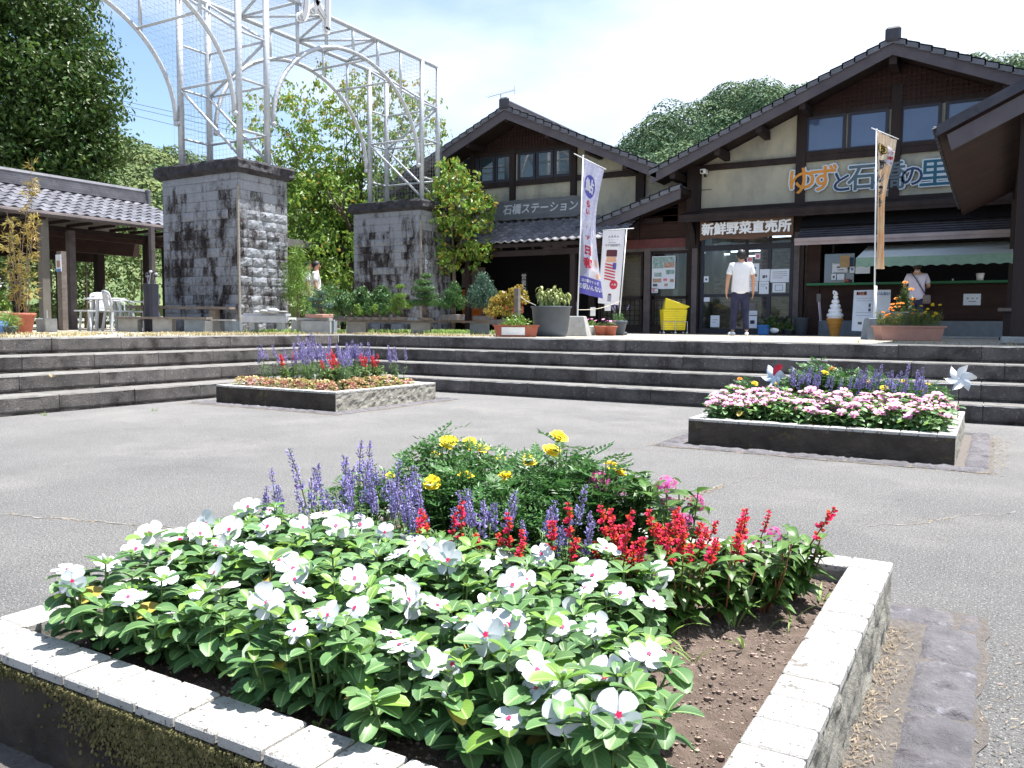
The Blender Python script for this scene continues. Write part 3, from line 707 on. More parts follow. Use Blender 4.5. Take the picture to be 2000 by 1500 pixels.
def pompon(mb, c, n, R_, r, mi=0):
    n = Vector(n).normalized(); a = n.orthogonal().normalized(); b_ = n.cross(a); c = Vector(c)
    for ring, (rr, z, m) in enumerate(((1., 0, 13), (.78, .16, 11), (.55, .28, 9), (.32, .36, 6), (.12, .40, 4))):
        for k in range(m):
            t = 2*pi*k/m+ring*.5+r.uniform(-.1, .1); o = a*cos(t)+b_*sin(t); s = n.cross(o); w = R_*.26
            p0 = c+o*R_*rr*.35+n*R_*z; p1 = c+o*R_*rr*r.uniform(.9, 1.08)+n*R_*(z+r.uniform(-.08, .14))
            mb.add([p0-s*w*.35, p0+s*w*.35, p1+s*w+n*R_*.05, p1+o*R_*.08, p1-s*w+n*R_*.05], [(0, 1, 2, 3, 4)], mi)
    mb.tube([c-n*R_*.7, c-n*R_*.1], [R_*.16, R_*.3], 6, mi+1)
def umbel(mb, c, n, R_, r, mi=0):
    n = Vector(n).normalized(); a = n.orthogonal().normalized(); b_ = n.cross(a)
    for i in range(46):
        v = rvec(r); v = (a*v.x+b_*v.y+n*abs(v.z)).normalized(); p = Vector(c)+v*R_*r.uniform(.8, 1.1)
        flower_s = R_*.26; u = v.orthogonal().normalized(); w = v.cross(u); t0 = r.uniform(0, 3)
        vs = []
        for k in range(10):
            q = flower_s*(1 if k % 2 == 0 else .35); vs.append(p+(u*cos(t0+k*pi/5)+w*sin(t0+k*pi/5))*q)
        mb.add(vs, [tuple(range(10))], mi)
        mb.add([p, c, Vector(c)+u*.001], [(0, 1, 2)], mi)
ORD = ['leftmost', 'second from the left', 'third from the left', 'fourth from the left', 'fifth from the left', 'sixth from the left', 'seventh from the left', 'eighth from the left', 'ninth from the left', 'tenth from the left', 'eleventh from the left', 'twelfth from the left']
def protos(fn, n): return [fn(i) for i in range(n)]
def mesh_of(mb, name, mats, smooth=True):
    o = mb.build(name, mats, None, smooth=smooth); me = o.data; bpy.data.objects.remove(o); return me
def child(parent, name, me, loc=(0, 0, 0), rot=None, sc=1):
    o = bpy.data.objects.new(name, me); COL.objects.link(o); o.parent = parent; o.location = loc; o.scale = (sc, sc, sc)
    if rot is not None: o.rotation_mode = 'QUATERNION'; o.rotation_quaternion = rot
    return o
def face(n): return Vector(n).normalized().to_track_quat('Z', 'Y')
# flower meshes shared by the copies
def mk(fn, name, mats, n, seed=5, smooth=True):
    out = []
    for i in range(n):
        m = MB(); fn(m, random.Random(seed+i)); out.append(mesh_of(m, name, mats, smooth))
    return out
WF = mk(lambda m, r: flower5(m, (0, 0, 0), (0, 0, 1), .042, r), 'white_flower', [M_wpet, M_eye], 6)
PF = mk(lambda m, r: flower5(m, (0, 0, 0), (0, 0, 1), .036, r), 'pink_flower', [M_ppet, M_peye], 5)
def double_pf(m, r):
    for k in range(3): flower5(m, (r.uniform(-.03, .03), r.uniform(-.03, .03), r.uniform(-.02, .01)), (r.uniform(-.5, .5), r.uniform(-.5, .5), 1), .032, r)
PSP = mk(lambda m, r: spike(m, (0, 0, 0), (r.uniform(-.06, .06), r.uniform(-.06, .06), 1), r.uniform(.13, .22), r, 0, 1), 'purple_spike', [M_sal, M_stem], 8, 30, False)
RSP = mk(lambda m, r: spike(m, (0, 0, 0), (r.uniform(-.06, .06), r.uniform(-.06, .06), 1), r.uniform(.10, .21), r, 0, 1, 'red'), 'red_spike', [M_rsal, M_rstem], 6, 50, False)
MG = mk(lambda m, r: pompon(m, (0, 0, 0), (0, 0, 1), .031, r), 'marigold_flower', [M_mar, M_stem], 4, 60, False)
MO = mk(lambda m, r: pompon(m, (0, 0, 0), (0, 0, 1), .030, r), 'orange_marigold_flower', [M_maro, M_stem], 3, 70, False)
UM = mk(lambda m, r: umbel(m, (0, 0, 0), (0, 0, 1), .026, r), 'magenta_flower_head', [M_mag], 3, 80, False)
def bud(m, r):
    m.ball((0, 0, .012), .0045, 5, 5, 0, (1, 1, 2.6)); 
BUD = mk(bud, 'flower_bud', [M_wpet], 1)

VIN = []
for i in range(7):
    f, tips = periwinkle(100+i, .215, .135, 12, rnd.uniform(.88, 1.1)); VIN.append((mesh_of(f, 'foliage', [M_vl, M_vy, M_stem, M_yl]), tips))
TOCAM = lambda p: (EYE-Vector(p)).normalized()
def plant(name, label, cat, group, loc, rz, proto, parts, sc=1.):
    t = thing(name, label, cat, loc, rz, group)
    me, tips = proto; child(t, 'foliage', me, sc=sc)
    r = random.Random(hash_(loc))
    for (pm, nm, cnt, lift, tilt) in parts:
        idx = list(range(len(tips))); r.shuffle(idx)
        for k in range(cnt):
            tp, dr = tips[idx[k % len(idx)]]
            if k >= len(idx): tp = tp+Vector((r.uniform(-.03, .03), r.uniform(-.03, .03), r.uniform(-.03, 0)))
            d = (dr*tilt[0]+Matrix.Rotation(-rz, 3, 'Z') @ Vector((.30, -.50, 0))+Vector((0, 0, tilt[1]))+rvec(r)*tilt[2])
            child(t, nm, pm[r.randrange(len(pm))], tp*sc+Vector((0, 0, lift)), face(d), sc*r.uniform(.78, 1.14))
    return t
def hash_(p): return int(abs(p[0]*7919+p[1]*104729+p[2]*31)*1000) % 1000003
# --- near bed: white periwinkles in the front half
rows = [(1.265, -1.90, -.60, 8, 'front row'), (1.50, -2.0, -.66, 8, 'second row'), (1.71, -2.04, -.72, 7, 'third row'), (1.92, -2.0, -.82, 6, 'fourth row')]
for y, xa, xb, n, rw in rows:
    for i in range(n):
        x = lerp(xa, xb, i/(n-1))+rnd.uniform(-.03, .03); yy = y+rnd.uniform(-.03, .03)
        if y < 1.4: x += 0.0
        plant('periwinkle', 'white periwinkle plant, %s in the %s of the near bed' % (ORD[i] if i < n-1 else 'rightmost', rw), 'flowering plant', 'white periwinkles in the near bed',
              (x, yy, .175), rnd.uniform(0, 6.28), VIN[rnd.randrange(7)], [(WF, 'flower', (rnd.choice((3, 4, 4)) if y < 1.6 else rnd.choice((2, 3, 4))), .020, (.55, .5, .75)), (BUD, 'flower_bud', 2, .006, (.1, 1, .3))], rnd.uniform(.9, 1.08) if y > 1.4 else rnd.uniform(.85, 1.0))
# purple salvias behind them
SALP = []
for i in range(4):
    f, tips = salvia(200+i, .20, .09, 11); SALP.append((mesh_of(f, 'foliage', [M_sall, M_stem]), tips))
SALR = []
for i in range(4):
    f, tips = salvia(220+i, .20, .08, 8, 1.1, True); SALR.append((mesh_of(f, 'foliage', [M_rsl, M_rstem]), tips))
MARB = []
for i in range(4):
    f, tips = marigold_bush(240+i, .33, .19, 44, 1.15); MARB.append((mesh_of(f, 'foliage', [M_marl, M_stem], False), tips))
pur = [(-2.05, 2.00), (-2.06, 2.22), (-1.94, 2.10), (-1.86, 2.24), (-1.78, 2.10), (-1.66, 2.18), (-1.62, 2.06), (-1.52, 2.12), (-1.40, 2.20), (-1.28, 2.12), (-1.12, 2.24), (-1.02, 2.10)]
for i, (x, y) in enumerate(pur):
    plant('purple_salvia', 'purple-spiked salvia of the near bed, %s of twelve' % ORD[i], 'flowering plant', 'purple salvias in the near bed', (x, y, .185), rnd.uniform(0, 6), SALP[i % 4],
          [(PSP, 'flower_spike', (5, 5, 6, 8, 8, 8, 7, 6, 6, 6, 5, 5)[i], -.02, (.25, 1, .28))], (1.0, 1.1, 1.05, 1.1, 1., .95, .95, 1., 1., 1., 1., .95)[i])
red = [(-1.47, 2.02), (-1.30, 1.98), (-1.18, 2.02), (-1.02, 2.02), (-.92, 2.20), (-.84, 2.12), (-.82, 2.32), (-.74, 2.24), (-.62, 2.44), (-.70, 2.42), (-.62, 2.24), (-.54, 2.36), (-.72, 2.14), (-.50, 2.52)]
for i, (x, y) in enumerate(red):
    plant('red_salvia', 'scarlet-spiked salvia in the near bed, %s of fourteen' % (ORD+['thirteenth from the left', 'fourteenth from the left'])[i], 'flowering plant', 'scarlet salvias in the near bed', (x, y, .185), rnd.uniform(0, 6), SALR[i % 4],
          [(RSP, 'flower_spike', (3, 2, 4, 3, 5, 6, 6, 5, 2, 3, 1, 1, 2, 1)[i], -.02, (.25, 1, .32))], .98 if i < 10 else 1.12)
for i, (x, y, s, nf) in enumerate([(-2.06, 2.40, .72, 2), (-1.84, 2.62, 1.08, 3), (-1.60, 2.70, 1.05, 4), (-1.36, 2.66, 1.08, 3), (-1.16, 2.62, 1.02, 2), (-1.66, 2.42, .92, 2), (-1.36, 2.40, .95, 1)]):
    plant('marigold', 'yellow marigold bush at the back of the near bed, %s of seven' % ORD[i], 'flowering plant', 'marigolds in the near bed', (x, y, .18), rnd.uniform(0, 6), MARB[i % 4],
          [(MG, 'flower', nf, .035, (.5, .6, .4))], s)
PEN = []
for i in range(2):
    f, tips = salvia(260+i, .24, .08, 7, 1.2, True); PEN.append((mesh_of(f, 'foliage', [M_rsl, M_stem]), tips))
for i, (x, y) in enumerate([(-1.06, 2.60), (-.94, 2.62), (-.84, 2.50), (-.52, 2.50)]):
    plant('star_cluster_plant', 'magenta star-cluster plant in the near bed, %s of four' % ORD[i], 'flowering plant', 'magenta star-cluster plants', (x, y, .18), rnd.uniform(0, 6), PEN[i % 2],
          [(UM, 'flower_head', 2, .02, (.2, 1, .25))], 1.3 if i < 3 else .95)
# grass tufts and weeds between them
def grass_tuft(n, H, sp, w=.006, seed=1):
    r = random.Random(seed); m = MB()
    for i in range(n):
        a = r.uniform(0, 6.28); el = r.uniform(.5, 1.4); L = H*r.uniform(.6, 1.1)
        leaf(m, (cos(a)*sp*r.random(), sin(a)*sp*r.random(), 0), (cos(a)*cos(el), sin(a)*cos(el), sin(el)), L, w, 0, r.uniform(.5, 1.6), .2, LAN)
    return m
for i, (x, y, n, H) in enumerate([(-.72, 2.02, 12, .17), (-.58, 2.20, 9, .16), (-.46, 2.36, 10, .15), (-.60, 1.92, 6, .10), (-.42, 2.55, 8, .13), (-1.66, 2.02, 6, .15), (-1.42, 2.12, 6, .15), (-.52, 2.08, 4, .07), (-1.15, 1.19, 6, .09)]):
    o = grass_tuft(max(4, n*2//3), H*.85, .015, .008, 300+i).build('grass_tuft', M_grass, None, smooth=True, origin=(0, 0, 0)); o.location = (x, y, .18)
    tag(o, ('broad-bladed weed grass tuft in the near bed beside ' + ['the scarlet salvias, on open soil', 'the rightmost salvia', 'the right coping', 'the last white periwinkle', 'the back right corner', 'the left purple salvias', 'the middle purple salvias', 'a bare patch of soil', 'the front coping tiles'][i]), 'weed', 'weeds in the near bed')
# ------------------------------------------------------------------ the two farther beds
PINK = []
for i in range(3):
    f, tips = periwinkle(120+i, .20, .15, 12); PINK.append((mesh_of(f, 'foliage', [M_vl, M_vy, M_stem, M_yl]), tips))
for j, (y, rw) in enumerate([(6.98, 'front row'), (7.22, 'second row'), (7.46, 'third row')]):
    for i in range(8):
        x = lerp(-2.0, -.42, i/7)+rnd.uniform(-.03, .03)
        plant('periwinkle', 'pink periwinkle plant, %s in the %s of the right-hand bed' % (ORD[i] if i < 7 else 'rightmost', rw), 'flowering plant', 'pink periwinkles in the right-hand bed', (x, y+rnd.uniform(-.03, .03), .18), rnd.uniform(0, 6), PINK[rnd.randrange(3)],
              [(PF, 'flower', rnd.choice((9, 10, 12)), .018, (.7, .6, .45))], 1.05+.12*j)
for i in range(6):
    plant('purple_salvia', 'purple salvia behind the pink periwinkles in the right-hand bed, %s of six' % ORD[i], 'flowering plant', 'purple salvias in the right-hand bed', (lerp(-1.5, -.5, i/5), 7.78+rnd.uniform(-.05, .05), .18), rnd.uniform(0, 6), SALP[i % 4], [(PSP, 'flower_spike', 8, 0, (.25, 1, .1))], 1.3)
for i in range(6):
    plant('marigold', 'marigold bush at the back of the right-hand bed, %s of six' % ORD[i], 'flowering plant', 'marigolds in the right-hand bed', (lerp(-1.75, -.45, i/5), 8.15+rnd.uniform(-.08, .08), .18), rnd.uniform(0, 6), MARB[i % 4], [(MG if i != 2 else MO, 'flower', 2, .02, (.3, 1, .3))], (.85, 1.35, 1.3, 1.15, 1.0, .9)[i])
plant('marigold', 'small orange and yellow marigold at the left end of the right-hand bed', 'flowering plant', None, (-2.0, 7.7, .18), 1, MARB[1], [(MO, 'flower', 1, .05, (.3, 1, .3)), (MG, 'flower', 1, .05, (.3, 1, .3))], .9)
def begonia(seed):
    r = random.Random(seed); m = MB()
    for i in range(170):
        v = rvec(r, -.1); p = Vector((v.x*.11, v.y*.11, v.z*.10+.01)); d = (v+rvec(r)*.7)
        leaf(m, p, d, .032, .026, 0, .6, .3, OVA)
    return m
BG = [mesh_of(begonia(400+i), 'foliage', [M_beg]) for i in range(3)]
x0, x1, y0, y1 = BEDS['left']; n = 0
spots = [(x0+.22+.195*i, y0+.24) for i in range(8)]+[(x1-.24, y0+.43+.2*i) for i in range(7)]
for i, (x, y) in enumerate(spots):
    t = thing('begonia', 'pink-green begonia edging the left-hand bed, %s' % ((ORD[i]+' along its front') if i < 8 else '%s from the near corner along its right side' % ['first', 'second', 'third', 'fourth', 'fifth', 'sixth', 'seventh'][i-8]), 'bedding plant', (x, y, .18), rnd.uniform(0, 6), 'begonias round the left-hand bed')
    child(t, 'foliage', BG[i % 3], sc=rnd.uniform(1.15, 1.4) if i < 13 else .85)
k = 0
for j in range(4):
    for i in range(6):
        x = lerp(x0+.35, x1-.42, i/5)+rnd.uniform(-.06, .06); y = lerp(y0+.55, y1-.35, j/3)+rnd.uniform(-.05, .05)
        isr = (i+j) % 3 == 1 or (j == 1 and i in (3, 5))
        pos = '%s in row %s from the front' % (ORD[i] if i < 5 else 'rightmost', ('one', 'two', 'three', 'four')[j])
        if isr: plant('red_salvia', 'scarlet salvia of the left-hand bed, %s' % pos, 'flowering plant', 'scarlet salvias in the left-hand bed', (x, y, .2), rnd.uniform(0, 6), SALR[k % 4], [(RSP, 'flower_spike', 4, 0, (.25, 1, .15))], 1.35)
        else: plant('purple_salvia', 'purple salvia of the left-hand bed, %s' % pos, 'flowering plant', 'purple salvias in the left-hand bed', (x, y, .2), rnd.uniform(0, 6), SALP[k % 4], [(PSP, 'flower_spike', 8, 0, (.25, 1, .1))], 1.5 if i != 1 else 1.7)
        k += 1
# pinwheels
def pinwheel(px, py, Y, label, cols, ax, R_=.12):
    c = at_y(px, py, Y); t = thing('pinwheel', label, 'pinwheel', (c.x, c.y, .18), group='pinwheels in the right-hand bed')
    s = MB(); s.tube([(c.x, c.y, .18), (c.x, c.y, c.z)], .004, 6); s.tube([(c.x, c.y, c.z), tuple(c+Vector(ax)*.03)], .003, 6); s.build('stick', M_dark, t)
    d = Vector(ax).normalized(); a = d.orthogonal().normalized(); b_ = d.cross(a)
    for k in range(6):
        m = MB(); th = k*pi/3+.3; o = a*cos(th)+b_*sin(th); q = d.cross(o); h = c+d*.03; vs = []
        N = 6
        for i in range(N+1):
            u = i/N; w = R_*.42*sin(pi*min(1, .12+u*.88))*(1 if u < .9 else .8)
            base = h+o*(R_*u)
            vs += [base-q*w*.25+d*.002, base+q*w*.5+d*(.02+.015*sin(pi*u)), base+q*w*1.0+d*(.045*u+.01)]
        fs = []
        for i in range(N): o_ = i*3; fs += [(o_, o_+1, o_+4, o_+3), (o_+1, o_+2, o_+5, o_+4)]
        m.add(vs, fs); m.build('blade', cols[k % len(cols)], t, smooth=True)
    m = MB(); m.ball(tuple(c+d*.035), .008, 8, 6); m.build('hub', M_white, t)
M_redp = mat('red_plastic', (.62, .02, .06), rough=.35); M_silv = mat('pale_blue_plastic', (.58, .64, .74), rough=.4)
pinwheel(1518, 738, 7.95, 'red and silver pinwheel on the left of the right-hand flower bed', [M_silv, M_silv, M_silv, M_redp, M_silv, M_silv], (-.3, -.8, .3), .125)
pinwheel(1874, 742, 8.0, 'all-white pinwheel standing at the right of the right-hand flower bed', [M_white], (.1, -.9, .3), .125)
# ------------------------------------------------------------------ stone pedestals and the steel gateway
def pedestal(x0, x1, y0, y1, z0, z1, label, seed):
    r = random.Random(seed); t = thing('stone_pedestal', label, 'pedestal', ((x0+x1)/2, (y0+y1)/2, z0), group='rock-faced pedestals of the gateway')
    m = MB(); ch = .2; nc = int(round((z1-z0)/ch)); ch = (z1-z0)/nc
    m.box(x0+.03, x1-.03, y0+.03, y1-.03, z0, z1-.01, 1)
    corners = [(x0, y0), (x1, y0), (x1, y1), (x0, y1)]
    for s in range(4):
        p = Vector((*corners[s], 0)); q = Vector((*corners[(s+1) % 4], 0)); L = (q-p).length; d = (q-p)/L; nrm = Vector((d.y, -d.x, 0))
        for c in range(nc):
            a = -r.uniform(0, .3); 
            while a < L:
                w = r.uniform(.34, .44); lo = max(0, a); hi = min(L, a+w); a += w
                if hi-lo < .05: continue
                nx = max(2, int((hi-lo)/.045)); nz_ = 5; vs = []; fs = []; out = r.uniform(.004, .03); ph = r.uniform(0, 99)
                if z0+c*ch > z1-.8: out *= .3
                for i in range(nx+1):
                    for j in range(nz_+1):
                        u = i/nx; v = j/nz_; e = min(min(u, 1-u)*nx, min(v, 1-v)*nz_, 1.5)/1.5
                        pt = p+d*(lerp(lo+.003, hi-.003, u)); z = z0+ch*c+lerp(.004, ch-.003, v)
                        o = (out+.022*noise.fractal(Vector((pt.x*7+ph, pt.y*7, z*9)), .7, 2, 3)*(1 if out > .01 else .35))*e
                        vs.append((pt.x+nrm.x*o, pt.y+nrm.y*o, z))
                for i in range(nx):
                    for j in range(nz_): k = i*(nz_+1)+j; fs.append((k, k+nz_+1, k+nz_+2, k+1))
                m.add(vs, fs, 0)
    m.build('block_shaft', [M_block, M_mort], t)
    c = MB(); c.cbox(x0-.0, x0+.012, y0-.012, y0, z0, z1, .003); k = 24
    jm = MB(); jm.box(x1-.03, x1+.014, y0-.014, y0+.03, z0, z1-.3); jm.build('corner_mortar', M_mort, t)
    cap = MB(); e = .10; nx = 40; vs = []; fs = []
    loop = []
    X0, X1, Y0, Y1 = x0-e, x1+e, y0-e, y1+e
    for i in range(nx): loop.append((lerp(X0, X1, i/nx), Y0, 0, -1))
    for i in range(nx): loop.append((X1, lerp(Y0, Y1, i/nx), 1, 0))
    for i in range(nx): loop.append((lerp(X1, X0, i/nx), Y1, 0, 1))
    for i in range(nx): loop.append((X0, lerp(Y1, Y0, i/nx), -1, 0))
    lv = [(0, -.06), (0, 0), (.04, .02), (.03, .10), (.035, .17), (0, .22), (-.06, .235)]
    for (ins, zz) in lv:
        for (x, y, a, b2) in loop:
            o = ins+.035*noise.fractal(Vector((x*6, y*6, zz*9+seed)), .7, 2, 4) if zz > -.01 else -.08
            vs.append((x+a*o, y+b2*o, z1+zz+.012*noise.noise(Vector((x*4, y*4, zz*5)))))
    n = len(loop)
    for j in range(len(lv)-1):
        for i in range(n): i2 = (i+1) % n; fs.append((j*n+i, j*n+i2, (j+1)*n+i2, (j+1)*n+i))
    fs.append(tuple((len(lv)-1)*n+i for i in range(n)))
    cap.add(vs, fs); cap.build('cap_stone', M_cap, t)
PX0, PX1 = -16.0, -13.62
pedestal(PX0, PX1, 12.04, 13.42, ZT-.01, 4.14, 'nearer rock-faced stone pedestal with black streaks and dark cap, left of the photo', 1)
pedestal(PX0, PX1, 18.33, 19.75, ZT-.01, 4.14, 'farther rock-faced stone pedestal with dark cap, beside the left building', 2)
pedestal(PX0, PX1, 5.58, 6.92, ZT-.01, 4.14, 'third rock-faced pedestal of the gateway, just beyond the left edge of the photo', 3)
GX0, GX1, GT = -15.6, -13.77, 8.12
g = thing('steel_gateway', 'tall galvanised steel lattice gateway arching between the stone pedestals, with wire netting', 'gateway', (GX0, 12.25, 4.3))
for (yy) in (5.95, 6.68, 12.25, 13.01, 18.58, 19.33):
    for xx in (GX0, GX1):
        m = MB(); m.tube([(xx, yy, 4.3), (xx, yy, GT+.06)], .068, 14); m.build('column', M_galv, g, smooth=True)
for yc, ya, yb in ((15.8, 13.19, 18.42), (9.5, 6.9, 12.13)):
    for xx in (GX0, GX1):
        m = MB(); pts = []
        for i in range(41):
            a = pi*i/40; pts.append((xx, yc-(yb-ya)/2*cos(a), 5.35+2.2*sin(a)))
        m.tube(pts, .05, 10); m.ball((xx, ya, 5.30), .065, 10, 8); m.ball((xx, yb, 5.30), .065, 10, 8); m.build('arch_tube', M_galv, g, smooth=True)
m = MB()
for xx in (GX0, GX1): m.tube([(xx, 5.95, GT), (xx, 19.33, GT)], .055, 10)
m.build('top_chord', M_galv, g, smooth=True)
def arch_z(y):
    for yc in (15.8, 9.5):
        h = 2.615
        if abs(y-yc) < h: return 5.35+2.2*sqrt(1-((y-yc)/h)**2)
    return None
ys = [13.01+.928*i for i in range(1, 6)]; ys2 = [12.25-.95*i for i in range(1, 7)]
for y in ys+ys2:
    z = arch_z(y)
    for xx in (GX0, GX1):
        if z: m = MB(); m.tube([(xx, y, z), (xx, y, GT)], .038, 8); m.build('hanger', M_galv, g, smooth=True)
    m = MB(); m.tube([(GX0, y, GT), (GX1, y, GT)], .032, 8); m.build('cross_tube', M_galv, g, smooth=True)
def seg(a, b_, r=.032): m = MB(); m.tube([a, b_], r, 8); m.build('brace', M_galv, g, smooth=True)
for i in range(0, 5, 1):
    a, c = ([13.01]+ys+[18.58])[i], ([13.01]+ys+[18.58])[i+1]
    seg((GX0, a, GT), (GX1, c, GT)) if i % 2 else seg((GX1, a, GT), (GX0, c, GT))
for (ya, yb) in ((5.95, 6.68), (12.25, 13.01), (18.58, 19.33)):
    for z in (7.0, 6.05, 5.0):
        for xx in (GX0, GX1): seg((xx, ya, z), (xx, yb, z), .028)
        seg((GX0, yb, z), (GX1, yb, z), .028)
    for z in (6.05,): seg((GX0, ya, z), (GX1, ya, z), .03)
    for xx in (GX0, GX1): seg((xx, ya, GT), (xx, yb, GT), .04)
    for (a, c) in ((8.1, 7.0), (6.05, 4.45)):
        seg((GX0, ya, a), (GX1, ya, c)); seg((GX0, yb, a), (GX1, yb, c))
    seg((GX1, yb, 7.0), (GX0, yb, 6.05))
for y, s in ((17.2, 1), (16.3, 1), (14.3, 1), (11.2, 1), (10.2, 1)):
    z = arch_z(y)
    if z: seg((GX0, y, z), (GX1, y, z), .03)
m = MB(); W = .0022
def wire(a, b_):
    m.tube([a, b_], W, 3, cap=False)
def netp(fixed, axis, u0, u1, w0, w1, clip=None, st=.105):
    # grid on plane x=fixed (axis 0) or y=fixed (axis 1) or z=fixed (axis 2)
    P = (lambda u, w: (fixed, u, w)) if axis == 0 else ((lambda u, w: (u, fixed, w)) if axis == 1 else (lambda u, w: (w, u, fixed)))
    n = int((u1-u0)/st)
    for i in range(n+1):
        u = u0+(u1-u0)*i/n; lo = w0
        if clip: z = clip(u); lo = max(w0, z) if z else w0
        wire(P(u, lo), P(u, w1))
    n = int((w1-w0)/st)
    for j in range(n+1):
        w = w0+(w1-w0)*j/n
        if clip:
            # split by the arch
            s = None; K = 100
            for i in range(K+1):
                u = u0+(u1-u0)*i/K; z = clip(u); ok = (z is None or w >= z)
                if ok and s is None: s = u
                if (not ok or i == K) and s is not None:
                    if u-s > .05: wire(P(s, w), P(u, w))
                    s = None
        else: wire(P(u0, w), P(u1, w))
for xx in (GX0-.07, GX1+.07): netp(xx, 0, 5.9, 19.40, 4.4, GT, arch_z)
for yy in (5.88, 12.18, 18.51, 19.40): netp(yy, 1, GX0, GX1, 4.4, GT)
netp(GT+.06, 2, 5.9, 19.4, GX0, GX1)
def arcnet(yc):
    for i in range(48):
        a = pi*i/47; wire((GX0, yc-2.6*cos(a), 5.35+2.19*sin(a)), (GX1, yc-2.6*cos(a), 5.35+2.19*sin(a)))
    for j in range(18):
        x = lerp(GX0, GX1, j/17)
        for i in range(23):
            a = pi*i/23; c = pi*(i+1)/23; wire((x, yc-2.6*cos(a), 5.35+2.19*sin(a)), (x, yc-2.6*cos(c), 5.35+2.19*sin(c)))
arcnet(15.8); arcnet(9.5)
m.build('wire_netting', M_wire, g)
# the foot of the big cut-out lettering on the front of the gateway (only its lower ends show)
t = thing('cut_out_lettering', 'large white-edged grey cut-out letters fixed high on the steel gateway', 'lettering', (GX1+.2, 14.6, 8.0))
XL = GX1+.16
def stroke(pts, w, mb, x, mi):
    P = [at_x(a, c, x) for a, c in pts]; n = len(P)
    # smooth
    Q = []
    for i in range(n-1):
        for k in range(6):
            u = k/6; p0 = P[max(i-1, 0)]; p1 = P[i]; p2 = P[i+1]; p3 = P[min(i+2, n-1)]
            Q.append(.5*((2*p1)+(p2-p0)*u+(2*p0-5*p1+4*p2-p3)*u*u+(3*p1-p0-3*p2+p3)*u**3))
    Q.append(P[-1]); L = []; R_ = []
    for i, p in enumerate(Q):
        d = (Q[min(i+1, len(Q)-1)]-Q[max(i-1, 0)]); d.normalize(); s = Vector((0, -d.z, d.y))*(w/2); L.append(p+s); R_.append(p-s)
    for i in range(len(Q)-1): mb.prism([L[i], L[i+1], R_[i+1], R_[i]], (.05, 0, 0), mi)
    for e, dd in ((Q[0], 0), (Q[-1], 0)):
        mb.prism([e+Vector((0, cos(k*pi/5)*w/2, sin(k*pi/5)*w/2)) for k in range(10)], (.05, 0, 0), mi)
S = [[(594, -60), (594, 10), (588, 36), (584, 30)], [(604, -60), (606, 12), (616, 12), (624, 26), (628, 30)], [(637, -60), (637, 60)]]
S = [[(596, -60), (596, 5), (592, 30), (584, 34)], [(618, -60), (617, 5), (608, 22)], [(617, 5), (624, 20), (632, 32)], [(637, -60), (637, 0), (636, 58)]]
for s in S:
    a = MB(); b = MB(); stroke(s, .21, a, XL, 0); stroke(s, .12, b, XL+.03, 0); a.build('white_edge', M_white, t); b.build('grey_face', M_wire, t)

# ------------------------------------------------------------------ roofs
def tiled_slope(mb, a, b_, c, rows, cols, amp=.028, step=.022, mi=0, seed=0):
    # a: upper-left corner, b_: upper-right, c: lower-left (Vectors); pantiles run down the slope
    a, b_, c = Vector(a), Vector(b_), Vector(c); U = (b_-a)/cols; V = (c-a)/rows; N = U.cross(V).normalized()
    if N.z < 0: N = -N
    prof = [0, .75, 1, .75, .1, -.15, -.15, 0]; K = len(prof)-1
    for j in range(rows):
        for i in range(cols):
            vs = []; p0 = a+U*i+V*j
            for k in range(K+1):
                h = prof[k]*amp; q = p0+U*(k/K)
                vs.append(q+N*(h)); vs.append(q+V*1.06+N*(h+step)); vs.append(q+V*1.06+N*(h+step-.03))
            fs = []
            for k in range(K): o = k*3; fs += [(o, o+1, o+4, o+3), (o+1, o+2, o+5, o+4)]
            mb.add(vs, fs, mi)
